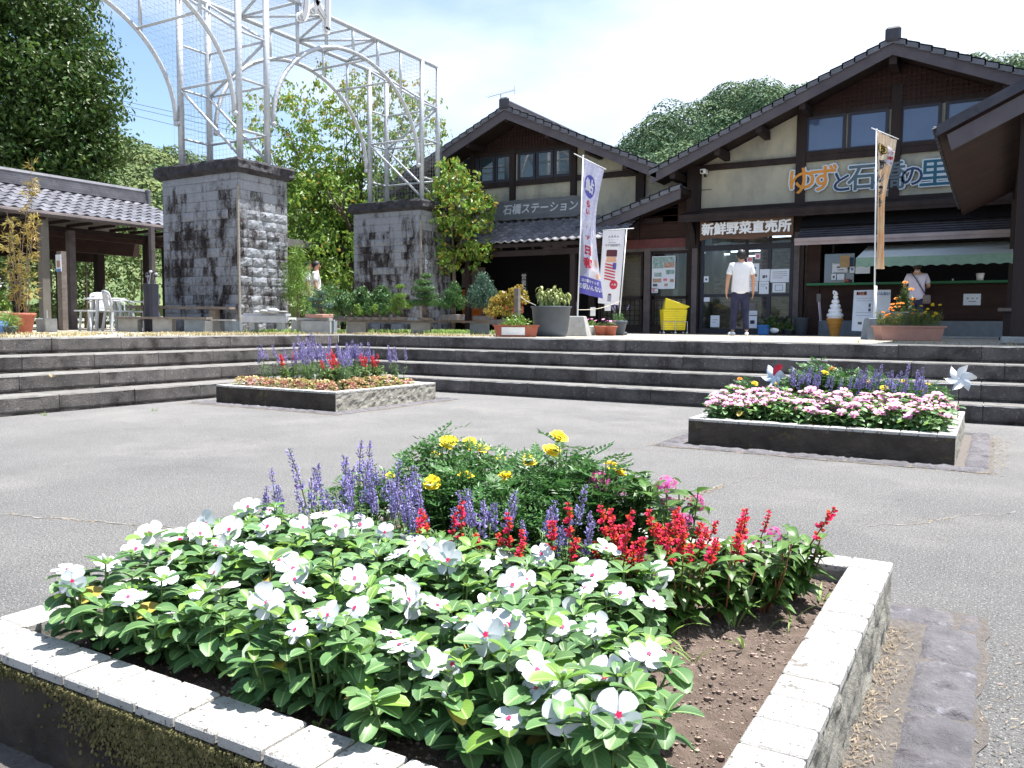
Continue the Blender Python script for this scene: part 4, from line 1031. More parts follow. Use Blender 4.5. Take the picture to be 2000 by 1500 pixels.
def gable(t, xa, za, xp, zp, xb, zb, yf, yb, th, mats, rows=0, ridge=True, tile=True):
    """two slopes meeting at (xp, zp); verge at y=yf; eaves at (xa, za) and (xb, zb)"""
    m = MB()
    for (x, z) in ((xa, za), (xb, zb)):
        if x is None: continue
        n = Vector((zp-z, 0, x-xp)); 
        if n.z < 0: n = -n
        n.normalize(); m.prism([(x, yf, z), (xp, yf, zp), (xp, yf, zp-th), (x, yf, z-th)], (0, yb-yf, 0), 0)
    m.build('roof_boarding', mats[0], t)
    m = MB()
    for (x, z) in ((xa, za), (xb, zb)):
        if x is None: continue
        m.prism([(x, yf-.05, z-.02), (xp, yf-.05, zp-.02), (xp, yf-.05, zp-.28), (x, yf-.05, z-.26)], (0, .045, 0))
    m.build('bargeboard', M_barge, t)
    m = MB()
    for (x, z) in ((xa, za), (xb, zb)):
        if x is None: continue
        L = sqrt((x-xp)**2+(z-zp)**2); r_ = int(L/.27); c_ = int((yb-yf+.15)/.29)
        up = .055
        tiled_slope(m, (xp, yf-.1, zp+up), (xp, yb, zp+up), (x, yf-.1, z+up), r_, c_, .03, .03)
        # verge tiles, one overlapping the next
        for i in range(r_):
            p = Vector((xp, yf-.1, zp+up)).lerp(Vector((x, yf-.1, z+up)), i/r_); q = Vector((xp, yf-.1, zp+up)).lerp(Vector((x, yf-.1, z+up)), (i+1.12)/r_)
            q.z += .03; n = Vector((0, 0, 1))
            m.prism([p+n*.03, q+n*.03, q-n*.10, p-n*.10], (0, .03, 0))
            m.prism([p+n*.035, q+n*.035, q+n*.005, p+n*.005], (0, .16, 0))
    m.build('roof_tiles', M_rtile, t)
    if ridge:
        m = MB()
        for k in range(3): m.box(xp-.15+.025*k, xp+.15-.025*k, yf-.04, yb, zp+.03+.05*k, zp+.075+.05*k)
        m.tube([(xp, yf-.10, zp+.20), (xp, yb, zp+.20)], .075, 10)
        m.cbox(xp-.16, xp+.16, yf-.16, yf-.04, zp-.02, zp+.30, .05); m.build('ridge_tiles', M_ridge, t)
YF = 21.26; YV = 20.3
X = lambda px, py=400, Y=YF: at_y(px, py, Y).x
Z = lambda px, py, Y=YF: at_y(px, py, Y).z
def flatbox(m, px0, px1, py0, py1, ya, yb, mi=0, Y=YF):
    """upright slab of the facade: pixel columns px0..px1, heights taken at the middle"""
    xa, xb = X(px0, (py0+py1)/2, Y), X(px1, (py0+py1)/2, Y); zc = (px0+px1)/2
    m.box(xa, xb, ya, yb, min(Z(px0, py1, Y), 99), Z(px0, py0, Y), mi)
# ======================= market hall
hall = thing('market_hall', 'large dark-timbered farm market hall with cream plaster gable and tiled roof', 'building', (-2.4, YF, ZT))
pk = at_y(1745, 82, YV); el = at_y(1272, 340, YV); slope = (pk.z-el.z)/(pk.x-el.x)
xr = 2*pk.x-el.x; gable(hall, el.x, el.z, pk.x, pk.z, xr, el.z, YV, 33, .14, [M_dark])
XL0 = X(1368); XR0 = xr-.7
m = MB(); roofz = lambda x, Y=0: pk.z-.16-slope*abs(x-pk.x)
zb = 3.86
m.prism([(XL0-.1, YF, zb), (XR0, YF, zb), (XR0, YF, roofz(XR0)), (pk.x, YF, roofz(pk.x)), (XL0-.1, YF, roofz(XL0-.1))], (0, .18, 0))
m.build('plaster_gable', M_plas, hall)
m = MB(); m.box(XL0-.15, XL0+.05, YF+.2, 33, ZT, roofz(XL0)); m.box(XR0-.2, XR0, YF+.2, 33, ZT, roofz(XR0)); m.box(XL0, XR0, 32.8, 33, ZT, 4.5)
m.build('side_wall', M_plas, hall)
# red boarded upper gable with its lattice
xw0, xw1 = X(1566, 250), 2*pk.x-X(1566, 250); zt_ = 6.12
m = MB(); m.prism([(xw0, YF-.05, zt_), (xw1, YF-.05, zt_), (xw1, YF-.05, roofz(xw1)), (pk.x, YF-.05, roofz(pk.x)), (xw0, YF-.05, roofz(xw0))], (0, .04, 0)); m.build('gable_boards', M_red, hall)
m = MB(); x = xw0+.05
while x < xw1: m.box(x-.015, x+.015, YF-.085, YF-.05, zt_, roofz(x)-.02) if roofz(x)-zt_ > .1 else None; x += .105
z = zt_+.1
while z < pk.z-.4:
    hw = (pk.z-.2-z)/slope; hw = min(hw, (xw1-xw0)/2); m.box(pk.x-hw, pk.x+hw, YF-.10, YF-.086, z-.012, z+.012); z += .105
m.build('gable_lattice', M_red, hall)
m = MB()
def post(px, w, z0, z1, d=.09, Y=YF): x = X(px, 350, Y); m.box(x-w/2, x+w/2, Y-d, Y+.02, z0, z1)
for px, z0, z1 in ((1564, 3.9, 6.5), (1747, 3.9, 6.55)): post(px, .22, z0, z1, .11)
xR3 = 2*pk.x-X(1564, 350); m.box(xR3-.11, xR3+.11, YF-.11, YF+.02, 3.9, 6.5)
m.box(XL0-.32, XL0+.02, YF-.16, YF+.3, 3.0, roofz(XL0)-.02)
m.box(XR0-.2, XR0+.02, YF-.12, YF+.3, ZT, roofz(XR0)-.02)
for za, zb_ in ((4.98, 5.13), (6.04, 6.16)): m.box(XL0 if za < 6 else xw0, XR0 if za < 6 else xw1, YF-.075, YF+.02, za, zb_)
m.box(xw0, xw1, YF-.09, YF, 5.13, 5.21)
m.box(XL0, XR0, YF-.12, YF+.02, 3.83, 4.02)
for x_ in (X(1338, 300), X(1422, 270), X(1500, 240), X(1583, 200), pk.x+2.2, pk.x+3.4):    # purlin ends under the verge
    zz = roofz(x_)-.03; m.box(x_-.07, x_+.07, YV+.02, YF, zz-.20, zz)
m.box(pk.x-.08, pk.x+.08, YV+.03, YF, roofz(pk.x)-.30, roofz(pk.x)-.05)
m.build('timber_frame', M_dark, hall)
for (pa, pb) in ((1577, 1650), (1659, 1733), (1760, 1835), (1848, 1925), (1938, 2010)):
    xa, xb = X(pa, 260), X(pb, 260); f = MB()
    for bx in ((xa-.03, xb+.03, 5.17, 5.24), (xa-.03, xb+.03, 5.98, 6.05), (xa-.03, xa+.04, 5.24, 5.98), (xb-.04, xb+.03, 5.24, 5.98)): f.box(bx[0], bx[1], YF-.07, YF-.01, bx[2], bx[3])
    w = f.build('window', M_frame, hall); p = MB(); p.box(xa+.04, xb-.04, YF-.04, YF-.02, 5.24, 5.98); p.build('pane', M_glassd, w)
# ground floor: sill canopy over the entrance
m = MB(); xc0 = X(1335, 412, 20.9)
m.prism([(xc0, 20.55, 3.80), (xc0, YF, 3.98), (xc0, YF, 3.90), (xc0, 20.55, 3.70)], (XR0-xc0+.2, 0, 0)); m.box(xc0, XR0, 20.57, 20.66, 3.62, 3.72)
for x_ in [xc0+.2+.55*i for i in range(18)]: m.box(x_, x_+.07, 20.66, YF, 3.64, 3.72)
m.build('entrance_canopy', M_dark, hall)
xd0, xd1 = X(1368, 560), X(1550, 560); xr1 = X(1566, 560); ze = 3.02
m = MB(); m.box(xd0-.22, xd0-.02, YF-.13, YF+.05, ZT, 3.7); m.box(xd1+.0, xr1+.05, YF-.13, YF+.05, ZT, 3.7)
m.prism([(xd0-.1, 20.7, 3.62), (xd0-.1, YF-.13, 3.62), (xd0-.1, YF-.13, 2.9), (xd0-.1, 20.95, 3.4)], (-.12, 0, 0))
m.box(xd0, xd1, YF-.02, YF+.06, 3.38, 3.85); m.build('entrance_frame', M_dark, hall)
for bx_ in ((xd0-.19, xd0-.05, YF-.17, YF-.13, ZT, 3.0), (xd1+.02, xd1+.15, YF-.17, YF-.13, ZT, 3.3)): m = MB(); m.box(*bx_); m.build('entrance_post', M_grey, hall)
# glazed entrance: transom and doors
zmid = (Z(1460, 482), Z(1460, 492)); zlow = Z(1460, 576)
f = MB(); ys_ = (YF-.03, YF+.03)
f.box(xd0-.02, xd1, *ys_, 2.93, 3.07); f.box(xd0-.02, xd1, *ys_, ZT, ZT+.14); f.box(xd0-.02, xd1, *ys_, zlow-.05, zlow+.03); f.box(xd0-.02, xd1, *ys_, 3.36, 3.40)
for px in (1371, 1457, 1502, 1546): x_ = X(px, 560); f.box(x_-.045, x_+.045, YF-.028, YF+.028, ZT+.14, 3.36)
fr = f.build('door_frame', M_frame, hall)
for (a, c) in ((1373, 1455), (1459, 1500), (1504, 1544)):
    for (z0, z1) in ((ZT+.14, zlow-.05), (zlow+.03, 2.93), (3.07, 3.36)):
        p = MB(); p.box(X(a, 560)+.03, X(c, 560)-.03, YF-.006, YF+.006, z0, z1); p.build('glass_pane', M_glass, fr)
# inside the shop
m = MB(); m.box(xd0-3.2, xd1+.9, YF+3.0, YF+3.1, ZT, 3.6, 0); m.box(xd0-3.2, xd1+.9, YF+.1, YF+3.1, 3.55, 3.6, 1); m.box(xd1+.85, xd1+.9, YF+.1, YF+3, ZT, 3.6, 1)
m.build('shop_interior_wall', [M_shoptan, M_black], hall)
for (xa, yy, zz, L) in ((-5.25, 22.6, 3.35, 1.0), (-6.5, 23.2, 3.05, .8), (-6.4, 23.8, 2.96, .5), (-7.6, 22.6, 3.1, 1.3), (-7.2, 23.4, 3.0, .6)):
    l = MB(); l.box(xa, xa+L, yy, yy+.04, zz, zz+.035); l.build('ceiling_lamp', M_lamp, hall)
m = MB(); m.box(xd0+.2, xd1-.3, YF+1.3, YF+1.9, ZT, 1.75); m.box(xd0+.1, xd0+.9, YF+.8, YF+1.1, ZT, 2.3); m.build('shop_shelf', M_shoptan, hall)
# kiosk on the right
kx0, kx1 = xr1+.06, X(1985, 560)
m = MB(); m.box(kx0+.35, 3.2, YF+.02, YF+.1, ZT+.35, 1.98, 0); m.box(kx0+.05, kx0+.36, YF-.03, YF+.1, ZT, 3.0, 0); m.box(kx0+.35, 3.2, YF, YF+.12, ZT, ZT+.36, 1)
m.box(X(1822, 600), 3.2, YF-.02, YF+.02, ZT+.40, 1.96, 0)
m.build('kiosk_front', [M_red, M_bluec], hall)
m = MB(); m.box(kx0+.1, 3.2, YF-.28, YF+.15, 1.985, 2.04); m.build('counter_shelf', M_green, hall)
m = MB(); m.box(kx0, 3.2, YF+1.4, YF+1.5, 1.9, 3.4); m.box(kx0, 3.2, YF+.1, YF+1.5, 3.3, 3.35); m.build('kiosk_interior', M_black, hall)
m = MB(); m.box(X(1610, 520), X(1668, 520), YF+.03, YF+.05, 2.06, 2.75); m.build('kiosk_window', M_glassd, hall)
m = MB(); zf = 3.0; yk = 20.35
m.prism([(kx0-.05, yk, zf+.03), (kx0-.05, YF, zf+.52), (kx0-.05, YF, zf+.42), (kx0-.05, yk, zf-.05)], (3.3-kx0, 0, 0))
for i in range(7): m.box(kx0-.05, 3.25, yk+.02+.12*i, yk+.05+.12*i, zf+.055+.0645*i, zf+.085+.0645*i)
m.build('kiosk_roof', M_ridge, hall)
m = MB(); m.box(kx0-.07, 3.3, yk-.05, yk-.01, zf-.10, zf+.01, 0); m.box(kx0-.07, 3.3, yk-.08, yk-.052, zf-.02, zf+.06, 0); m.build('kiosk_fascia', mat('pinkish_fascia', (.36, .30, .30), (.28, .23, .23), sc=3), hall)
m = MB(); m.prism([(kx0-.05, yk+.4, zf+.38), (kx0-.05, YF, 3.82), (kx0-.05, YF, zf+.4)], (3.2-kx0, 0, 0)); m.build('kiosk_roof_upper', M_black, hall)
# ======================= lower wing between the two gables
w0 = at_y(1062, 481, YV); w1 = at_y(1342, 361, YV)
wing = thing('shop_wing', 'low board-clad shop wing with lattice windows and bamboo blinds, left of the market hall', 'building', ((w0.x+w1.x)/2, YF, ZT))
sl_ = (w1.z-w0.z)/(w1.x-w0.x); xe = XL0-.2; ze_ = w0.z+sl_*(xe-w0.x)
gable(wing, w0.x, w0.z, xe, ze_, None, 0, YV, 27, .12, [M_dark], ridge=False)
xg0 = X(1158, 560); xg1 = X(1352, 560)
rz = lambda x: w0.z-.12+sl_*(x-w0.x)
m = MB(); m.prism([(xg0, YF, 3.05), (xg1, YF, 3.05), (xg1, YF, rz(xg1)), (xg0, YF, rz(xg0))], (0, .12, 0)); zz = 3.3
while zz < 4.6: m.box(max(xg0, (zz-w0.z+.12)/sl_+w0.x), xg1, YF-.018, YF, zz, zz+.012); zz += .2
m.build('board_gable', M_red, wing)
m = MB(); m.box(xg0-.02, xg1, YF-.06, YF+.12, 3.06, 3.30); m.build('lintel', mat('maroon_beam', (.10, .035, .035), (.14, .05, .05), sc=3), wing)
m = MB(); m.box(xg0, xg1, YF-.05, YF+.1, 2.98, 3.06)
for px in (1265,): x_ = X(px, 560); m.box(x_-.085, x_+.085, YF-.07, YF+.1, ZT, 2.98)
m.build('wall_post', M_grey, wing)
m = MB(); m.box(X(1240, 430), X(1250, 430), YF-.04, YF, 3.3, rz(X(1245, 430))); m.box(xg0-.1, xg0+.08, YF-.08, YF+.1, ZT, rz(xg0)); m.box(xg1-.1, xg1+.02, YF-.06, YF+.1, ZT, rz(xg1)); m.box(xg0, xg1, YF-.03, YF+.1, ZT, ZT+.12)
m.build('wall_post', M_dark, wing)
for (a, c, blind) in ((1168, 1257, True), (1273, 1346, False)):
    xa, xb = X(a, 560)+.02, X(c, 560)-.02; f = MB()
    for bx in ((xa, xb, 2.90, 2.98), (xa, xb, ZT+.12, ZT+.22), (xa, xa+.06, ZT+.2, 2.9), (xb-.06, xb, ZT+.2, 2.9), (xa, xb, 1.70, 1.78)): f.box(bx[0], bx[1], YF-.025, YF+.03, bx[2], bx[3])
    x_ = xa+.14
    while x_ < xb-.05: f.box(x_-.008, x_+.008, YF-.02, YF-.006, ZT+.2, 1.7); x_ += .135
    z_ = ZT+.34
    while z_ < 1.68: f.box(xa, xb, YF-.022, YF-.008, z_-.008, z_+.008); z_ += .135
    w = f.build('window', M_dark, wing); p = MB(); p.box(xa+.05, xb-.05, YF, YF+.008, ZT+.2, 2.9); p.build('pane', M_glass, w)
    p = MB(); p.box(xa+.03, xb-.03, YF+.12, YF+.14, ZT+.1, 2.92 if blind else 1.72); p.build('bamboo_blind', M_tan, w)
m = MB(); m.box(xg0-.1, xg0+.05, YF+.1, 26, ZT, rz(xg0)); m.box(xg0, xg1, 26, 26.1, ZT, 3.2); m.build('side_wall', M_red, wing)
# ======================= left building
p2 = at_y(988, 213, YV); e2 = at_y(1283, 328, YV); s2 = (p2.z-e2.z)/(e2.x-p2.x); xl2 = 2*p2.x-e2.x
sta = thing('station_building', 'smaller dark-timbered gabled hall with tiled pent roof and open porch, behind the tree', 'building', (p2.x, YF, ZT))
gable(sta, xl2, e2.z, p2.x, p2.z, e2.x, e2.z, YV, 31, .14, [M_dark])
rz2 = lambda x: p2.z-.16-s2*abs(x-p2.x)
XA, XB = xl2+.75, X(1262, 380)
m = MB(); m.prism([(XA, YF, 3.75), (XB+.9, YF, 3.75), (XB+.9, YF, rz2(XB+.9)), (p2.x, YF, rz2(p2.x)), (XA, YF, rz2(XA))], (0, .15, 0)); m.build('plaster_gable', M_plas, sta)
m = MB(); m.box(XA-.05, XA+.1, YF+.15, 31, ZT, rz2(XA)); m.box(XB+.75, XB+.9, YF+.15, 31, ZT, rz2(XB+.9)); m.box(XA, XB, 30.8, 31, ZT, 5); m.build('side_wall', M_plas, sta)
xw0, xw1 = 2*p2.x-X(1125, 300), X(1125, 300)
m = MB(); m.prism([(xw0, YF-.05, 6.02), (xw1, YF-.05, 6.02), (xw1, YF-.05, rz2(xw1)), (p2.x, YF-.05, rz2(p2.x)), (xw0, YF-.05, rz2(xw0))], (0, .04, 0))
x = xw0+.05
while x < xw1: m.box(x-.013, x+.013, YF-.085, YF-.05, 6.08, rz2(x)-.02) if rz2(x) > 6.2 else None; x += .10
z = 6.1
while z < p2.z-.4: hw = min((p2.z-.2-z)/s2, (xw1-xw0)/2); m.box(p2.x-hw, p2.x+hw, YF-.10, YF-.086, z-.01, z+.01); z += .10
m.build('gable_lattice', M_red, sta)
m = MB()
for px, za, zb_ in ((1003, 4.2, 6.1), (1122, 4.2, 6.1)): x_ = X(px, 350); m.box(x_-.085, x_+.085, YF-.10, YF, za, zb_)
x_ = 2*p2.x-X(1122, 350); m.box(x_-.085, x_+.085, YF-.1, YF, 4.2, 6.1)
x_ = X(1253, 350); m.box(x_-.12, x_+.12, YF-.12, YF, 3.8, rz2(x_)); m.box(x_-.5, x_+.1, YF-.14, YF-.02, 5.02, 5.25)
m.box(XA, XB+.9, YF-.07, YF, 5.03, 5.18); m.box(xw0, xw1, YF-.08, YF, 5.95, 6.06); m.box(XA, XB+.5, YF-.06, YF, 3.72, 3.86)
for dx in (-3.6, -2.5, -1.3, 0, 1.3, 2.5, 3.6): zz = rz2(p2.x+dx)-.02; m.box(p2.x+dx-.06, p2.x+dx+.06, YV+.02, YF, zz-.16, zz)
m.build('timber_frame', M_dark, sta)
M_gl2 = mat('leafy_window_glass', (.03, .05, .06), rough=.04, spec=1.)
for (pa, pb) in ((1014, 1046), (1050, 1081), (1085, 1116), (971, 999), (940, 967), (909, 936)):
    xa, xb = X(pa, 315), X(pb, 315); f = MB()
    for bx in ((xa-.02, xb+.02, 5.18, 5.26), (xa-.02, xb+.02, 5.90, 5.96), (xa-.02, xa+.05, 5.26, 5.90), (xb-.05, xb+.02, 5.26, 5.90)): f.box(bx[0], bx[1], YF-.06, YF-.01, bx[2], bx[3])
    w = f.build('window', M_frame, sta); p = MB(); p.box(xa+.05, xb-.05, YF-.04, YF-.02, 5.26, 5.90); p.build('pane', M_gl2, w)
m = MB(); xs0, xs1 = -13.15, -8.3
tiled_slope(m, (xs0, YF, 4.02), (xs1, YF, 4.02), (xs0, 19.45, 3.20), 8, int((xs1-xs0)/.24), .035, .03); m.build('pent_roof_tiles', M_rtilel, sta)
m = MB(); m.prism([(xs0, YF, 3.98), (xs0, 19.5, 3.17), (xs0, 19.5, 3.07), (xs0, YF, 3.85)], (xs1-xs0, 0, 0))
for i in range(9): x_ = xs0+.3+.5*i; m.beam((x_, 19.6, 3.06), (x_, YF, 3.83), .06, .09)
m.box(xs0, xs1, 19.62, 19.74, 2.85, 3.0); m.build('pent_roof_boarding', M_dark, sta)
for x_ in (-12.95, X(1120, 600, 19.7)): m = MB(); m.box(x_-.07, x_+.07, 19.6, 19.74, ZT, 2.86); m.build('porch_post', M_dark, sta)
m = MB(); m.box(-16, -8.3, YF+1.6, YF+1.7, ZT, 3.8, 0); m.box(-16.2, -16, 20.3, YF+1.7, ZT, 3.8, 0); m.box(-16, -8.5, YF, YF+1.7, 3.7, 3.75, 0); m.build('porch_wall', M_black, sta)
m = MB(); xa, xb = X(905, 580), X(970, 580); m.box(xa, xb, YF-.05, YF+.0, 1.0, 2.05, 0); m.build('orange_panel', M_orng, sta)
m = MB(); xa, xb = X(903, 530), X(948, 530); m.box(xa, xb, YF-.03, YF, 2.1, 2.7); m.build('notice_panel', M_plank, sta)
m = MB(); x_ = X(1033, 545)
for i, z_ in enumerate((2.36, 2.18, 2.0)):
    write(m, '営業中'[i], .17, lambda u, v, w_: (x_+u, YF-.30, z_+v))
t = thing('hanging_sign', 'narrow black hanging sign with three white characters in the dark porch', 'sign', (x_, YF-.28, 1.88))
m2 = MB(); m2.box(x_-.1, x_+.1, YF-.285, YF-.265, 1.88, 2.50); m2.build('board', M_black, t); m.build('lettering', M_white, t)
# aerial
ap = at_y(979, 212, 20.9); t = thing('tv_aerial', 'thin metal television aerial on the ridge of the smaller gabled hall', 'aerial', tuple(ap))
m = MB(); top = at_y(978, 184, 20.9); a1 = at_y(953, 190, 20.9); a2 = at_y(1005, 176, 20.9)
m.tube([tuple(ap-Vector((0, 0, .1))), tuple(top)], .016, 6); m.build('mast', M_galv, t)
m = MB(); m.tube([tuple(a1), tuple(a2)], .010, 5)
for i in range(9): p = a1.lerp(a2, i/8); m.tube([(p.x, p.y-.16, p.z), (p.x, p.y+.16, p.z)], .006, 4)
m.tube([tuple(a2+Vector((0, 0, -.12))), tuple(a2+Vector((0, 0, .12)))], .008, 4); m.build('elements', M_galv, t)
# ======================= porch roof on the right
po = thing('side_porch', 'open side porch at the right edge with tiled lean-to roof, red boarding and dark post', 'porch', (.2, 12.75, ZT))
XE = -.76; ya, yb = 12.25, 20.25; ZE = 3.50; sp = .49; XX = 6.2; zp_ = ZE+sp*(XX-XE)
m = MB(); m.prism([(XE, ya, ZE), (XX, ya, zp_), (XX, ya, zp_-.12), (XE+.03, ya, ZE-.12)], (0, yb-ya, 0))
m.build('roof_boarding', M_red, po)
m = MB(); m.prism([(XE+.10, ya-.05, ZE-.02), (XX, ya-.05, zp_-.02), (XX, ya-.05, zp_-.22), (XE+.16, ya-.05, ZE-.22)], (0, .045, 0)); m.build('bargeboard', M_barge, po)
m = MB(); n_ = int(7.8/.27); tiled_slope(m, (XX, ya-.12, zp_+.05), (XX, yb, zp_+.05), (XE-.04, ya-.12, ZE+.03), n_, 28, .032, .028)
for i in range(28): y_ = ya-.12+i*(yb-ya+.12)/28; m.tube([(XE-.06, y_+.09, ZE+.05), (XE-.02, y_+.09, ZE+.05)], .055, 8)
m.prism([(XE-.02, ya-.12, ZE+.10), (XX, ya-.12, zp_+.12), (XX, ya-.12, zp_-.0), (XE-.02, ya-.12, ZE-.04)], (0, .035, 0)); m.build('roof_tiles', M_ridge, po)
for bx_ in ((.16, .40, 12.62, 12.86, ZT, 4.0), (.16, .36, 19.9, 20.1, ZT, 4.0), (3.4, 3.6, 12.65, 12.85, ZT, 5.2)): m = MB(); m.box(*bx_); m.build('porch_post', M_dark, po)
m = MB(); m.box(.2, .36, 12.6, 20.1, 3.62, 3.84); m.box(.2, 6, 12.66, 12.82, 3.60, 3.78); m.build('porch_beam', M_dark, po)
m = MB(); m.cbox(.05, .5, 12.5, 12.98, ZT, ZT+.10, .02); m.build('post_footing', M_conc, po)
# ------------------------------------------------------------------ tiled rest shelter and covered walk on the left
sh = thing('rest_shelter', 'tile-roofed open rest shelter with grey posts at the left edge', 'shelter', (-19.5, 9, ZT))
xe, xr_, ze, zr = -17.95, -19.75, 3.36, 4.12; y0_, y1_ = 2.0, 14.25
m = MB(); tiled_slope(m, (xr_, y1_, zr), (xr_, y0_, zr), (xe, y1_+.5, ze), 7, 46, .035, .035); tiled_slope(m, (xr_, y0_, zr), (xr_, y1_, zr), (2*xr_-xe, y0_, ze), 7, 44, .035, .035)
m.build('roof_tiles', M_rtilel, sh)
m = MB()
for k in range(5): m.box(xr_-.17+.012*k, xr_+.17-.012*k, y0_, y1_+.02, zr+.0+.05*k, zr+.045+.05*k)
m.tube([(xr_, y0_, zr+.29), (xr_, y1_+.02, zr+.29)], .085, 10); m.cbox(xr_-.2, xr_+.2, y1_+.02, y1_+.12, zr-.05, zr+.36, .02)
m.build('ridge_tiles', M_rtile, sh)
m = MB(); m.prism([(xe, y0_, ze-.03), (xr_, y0_, zr-.03), (2*xr_-xe, y0_, ze-.03), (2*xr_-xe, y0_, ze-.08), (xr_, y0_, zr-.09), (xe, y0_, ze-.08)], (0, y1_-y0_, 0))
m.build('roof_boarding', M_canopy, sh)
m = MB(); m.tube([(xe+.06, y0_, ze-.06), (xe+.06, y1_+.5, ze-.06)], .065, 8); m.build('gutter', M_grey, sh)
m = MB(); y = y0_+.3
while y < y1_: m.beam((xe-.02, y, ze-.13), (xe-1.0, y, ze-.17+.02), .05, .07); y += .55
m.beam((xe-.95, y0_, ze-.24), (xe-.95, y1_, ze-.24), .08, .12); m.build('rafter', M_dark, sh)
m = MB(); m.box(-20.1, -19.95, y0_, y1_, 2.72, 3.3); m.box(-19.0, -18.9, y0_, y1_, 2.95, 3.15); m.box(-21.6, -21.5, y0_, y1_, 2.6, 3.3); m.build('cross_beam', M_red, sh)
for i, (px, D, w, mt, zz) in enumerate(((93, 18.4, .17, M_postg, 3.3), (146, 19.6, .15, M_grey, 3.1), (126, 21.2, .18, M_dark, 3.1), (200, 22.6, .20, M_dark, 3.0), (296, 21.5, .2, M_dark, 3.1), (40, 21, .2, M_dark, 3.1), (303, 19.6, .1, M_grey, 3.2))):
    p = on_t(px, D); m = MB(); m.box(p.x-w/2, p.x+w/2, p.y-w/2, p.y+w/2, ZT, zz); m.build('post', mt, sh)
cw = thing('covered_walk', 'flat-roofed covered walk running behind the stone pedestals', 'covered walk', (-18.6, 17.5, ZT))
m = MB(); m.box(-20.6, -17.95, 14.9, 21.1, 3.36, 3.44); m.box(-18.0, -17.93, 14.9, 21.1, 3.22, 3.36); m.build('roof_sheet', M_canopy, cw)
m = MB()
for i in range(8): m.box(-20.5, -18, 15.1+.8*i, 15.18+.8*i, 3.20, 3.34)
m.box(-18.4, -18.25, 15, 21, 3.02, 3.2); m.box(-20.3, -20.15, 15, 21, 3.02, 3.2); m.build('beam', M_dark, cw)
for y in (15.2, 20.4):
    for xx_ in (-18.4, -20.3): m = MB(); m.box(xx_, xx_+.14, y, y+.14, ZT, 3.02); m.build('post', M_dark, cw)

# ------------------------------------------------------------------ trees, hedges, hills
def limbs(m, p, d, L, r, depth, rr, tips, spread=.6, mi=0):
    p = Vector(p); d = Vector(d).normalized(); pts = [p]; dd = d.copy()
    for i in range(4): dd = (dd+rvec(rr)*.16+Vector((0, 0, .05))).normalized(); pts.append(pts[-1]+dd*(L/4))
    m.tube(pts, [r*(1-.10*i) for i in range(5)], 7 if r > .03 else 5, mi, cap=False)
    if depth == 0: tips.append(pts[-1]); return
    for k in range(rr.choice((2, 3, 3))):
        nd_ = (dd+rvec(rr)*spread).normalized(); limbs(m, pts[-1] if k else pts[3], nd_, L*rr.uniform(.62, .82), r*.62, depth-1, rr, tips, spread, mi)
    tips.append(pts[2])
def leafcloud(m, c, R_, n, L, W, r, mi=0, shell=.45, sc=(1, 1, 1), droop=0, mifn=None):
    for i in range(n):
        v = rvec(r); q = (shell+(1-shell)*r.random())*R_
        p = Vector(c)+Vector((v.x*q*sc[0], v.y*q*sc[1], v.z*q*sc[2])); w = rvec(r); d = (w-v*w.dot(v)*.8+Vector((0, 0, -droop)))
        quadleaf(m, p, d, L*r.uniform(.7, 1.2), W*r.uniform(.8, 1.2), mifn(p, r) if mifn else mi, v+rvec(r)*.55)
def tree(name, label, loc, blobs, dens, L, W, mats, seed, trunk_r=.2, trunk_h=3, depth=3, clr=(.55, .9), group=None, droop=.3, mifn=None, limbL=1.8, spread=.6, extra=None):
    """blobs: (dx, dy, z, radius, vertical scale); clumps of leaves are spread over their surfaces"""
    r = random.Random(seed); t = thing(name, label, 'tree', loc, group=group); x, y, z = loc
    m = MB(); tips = []; m.tube([(x, y, z-.1), (x+.05, y, z+trunk_h*.5), (x-.03, y+.05, z+trunk_h)], [trunk_r*1.25, trunk_r, trunk_r*.8], 10)
    for k in range(5): limbs(m, (x, y, z+trunk_h*(.75+.06*k)), (cos(k*1.26)*.75, sin(k*1.26)*.75, .9), limbL, trunk_r*.55, depth, r, tips, spread)
    if extra: extra(m, r)
    m.build('trunk', M_bark, t, smooth=True)
    f = MB()
    for (dx, dy, bz, R_, vs) in blobs:
        n = max(6, int(dens*R_*R_)); 
        for i in range(n):
            v = rvec(r, -.75); q = R_*(r.uniform(.72, 1.06) if r.random() < .82 else r.uniform(.2, .75)); c = (x+dx+v.x*q, y+dy+v.y*q, bz+v.z*q*vs); cr = r.uniform(*clr)*(.6+.4*min(R_, 2)/2)
            leafcloud(f, c, cr, int(46*cr/.6), L, W, r, 0, .25, (1, 1, .62), droop, mifn)
    f.build('crown', mats, t)
    return t
lt = on_t(-22, 25)
tree('evergreen_tree', 'huge dark glossy broadleaf evergreen tree rising at the left edge', (lt.x, lt.y, ZT), [(-1.2, -.8, 9.2, 3.9, 1.1), (1.2, .8, 7.6, 2.6, 1.0), (.8, .3, 5.2, 2.6, 1.0), (2.0, 1.2, 6.0, 1.5, 1.1), (-.6, -.3, 12.3, 3.0, 1.0), (-3.5, -2, 6.5, 3, 1.1), (.6, .6, 10.3, 2.5, .9), (1.7, 1.2, 4.4, 1.7, .9), (1.9, 1.3, 8.2, 1.7, 1.1), (2.3, 1.5, 6.9, 1.3, 1.1)], 40, .17, .085, M_big, 1, .45, 3.5, 2, (.40, .80), limbL=2.2)
ct = on_t(700, 27)
def che(p, r): return 1 if r.random() < (.03+.28*max(0, min(1, (p.z-5.5)/3))) else 0
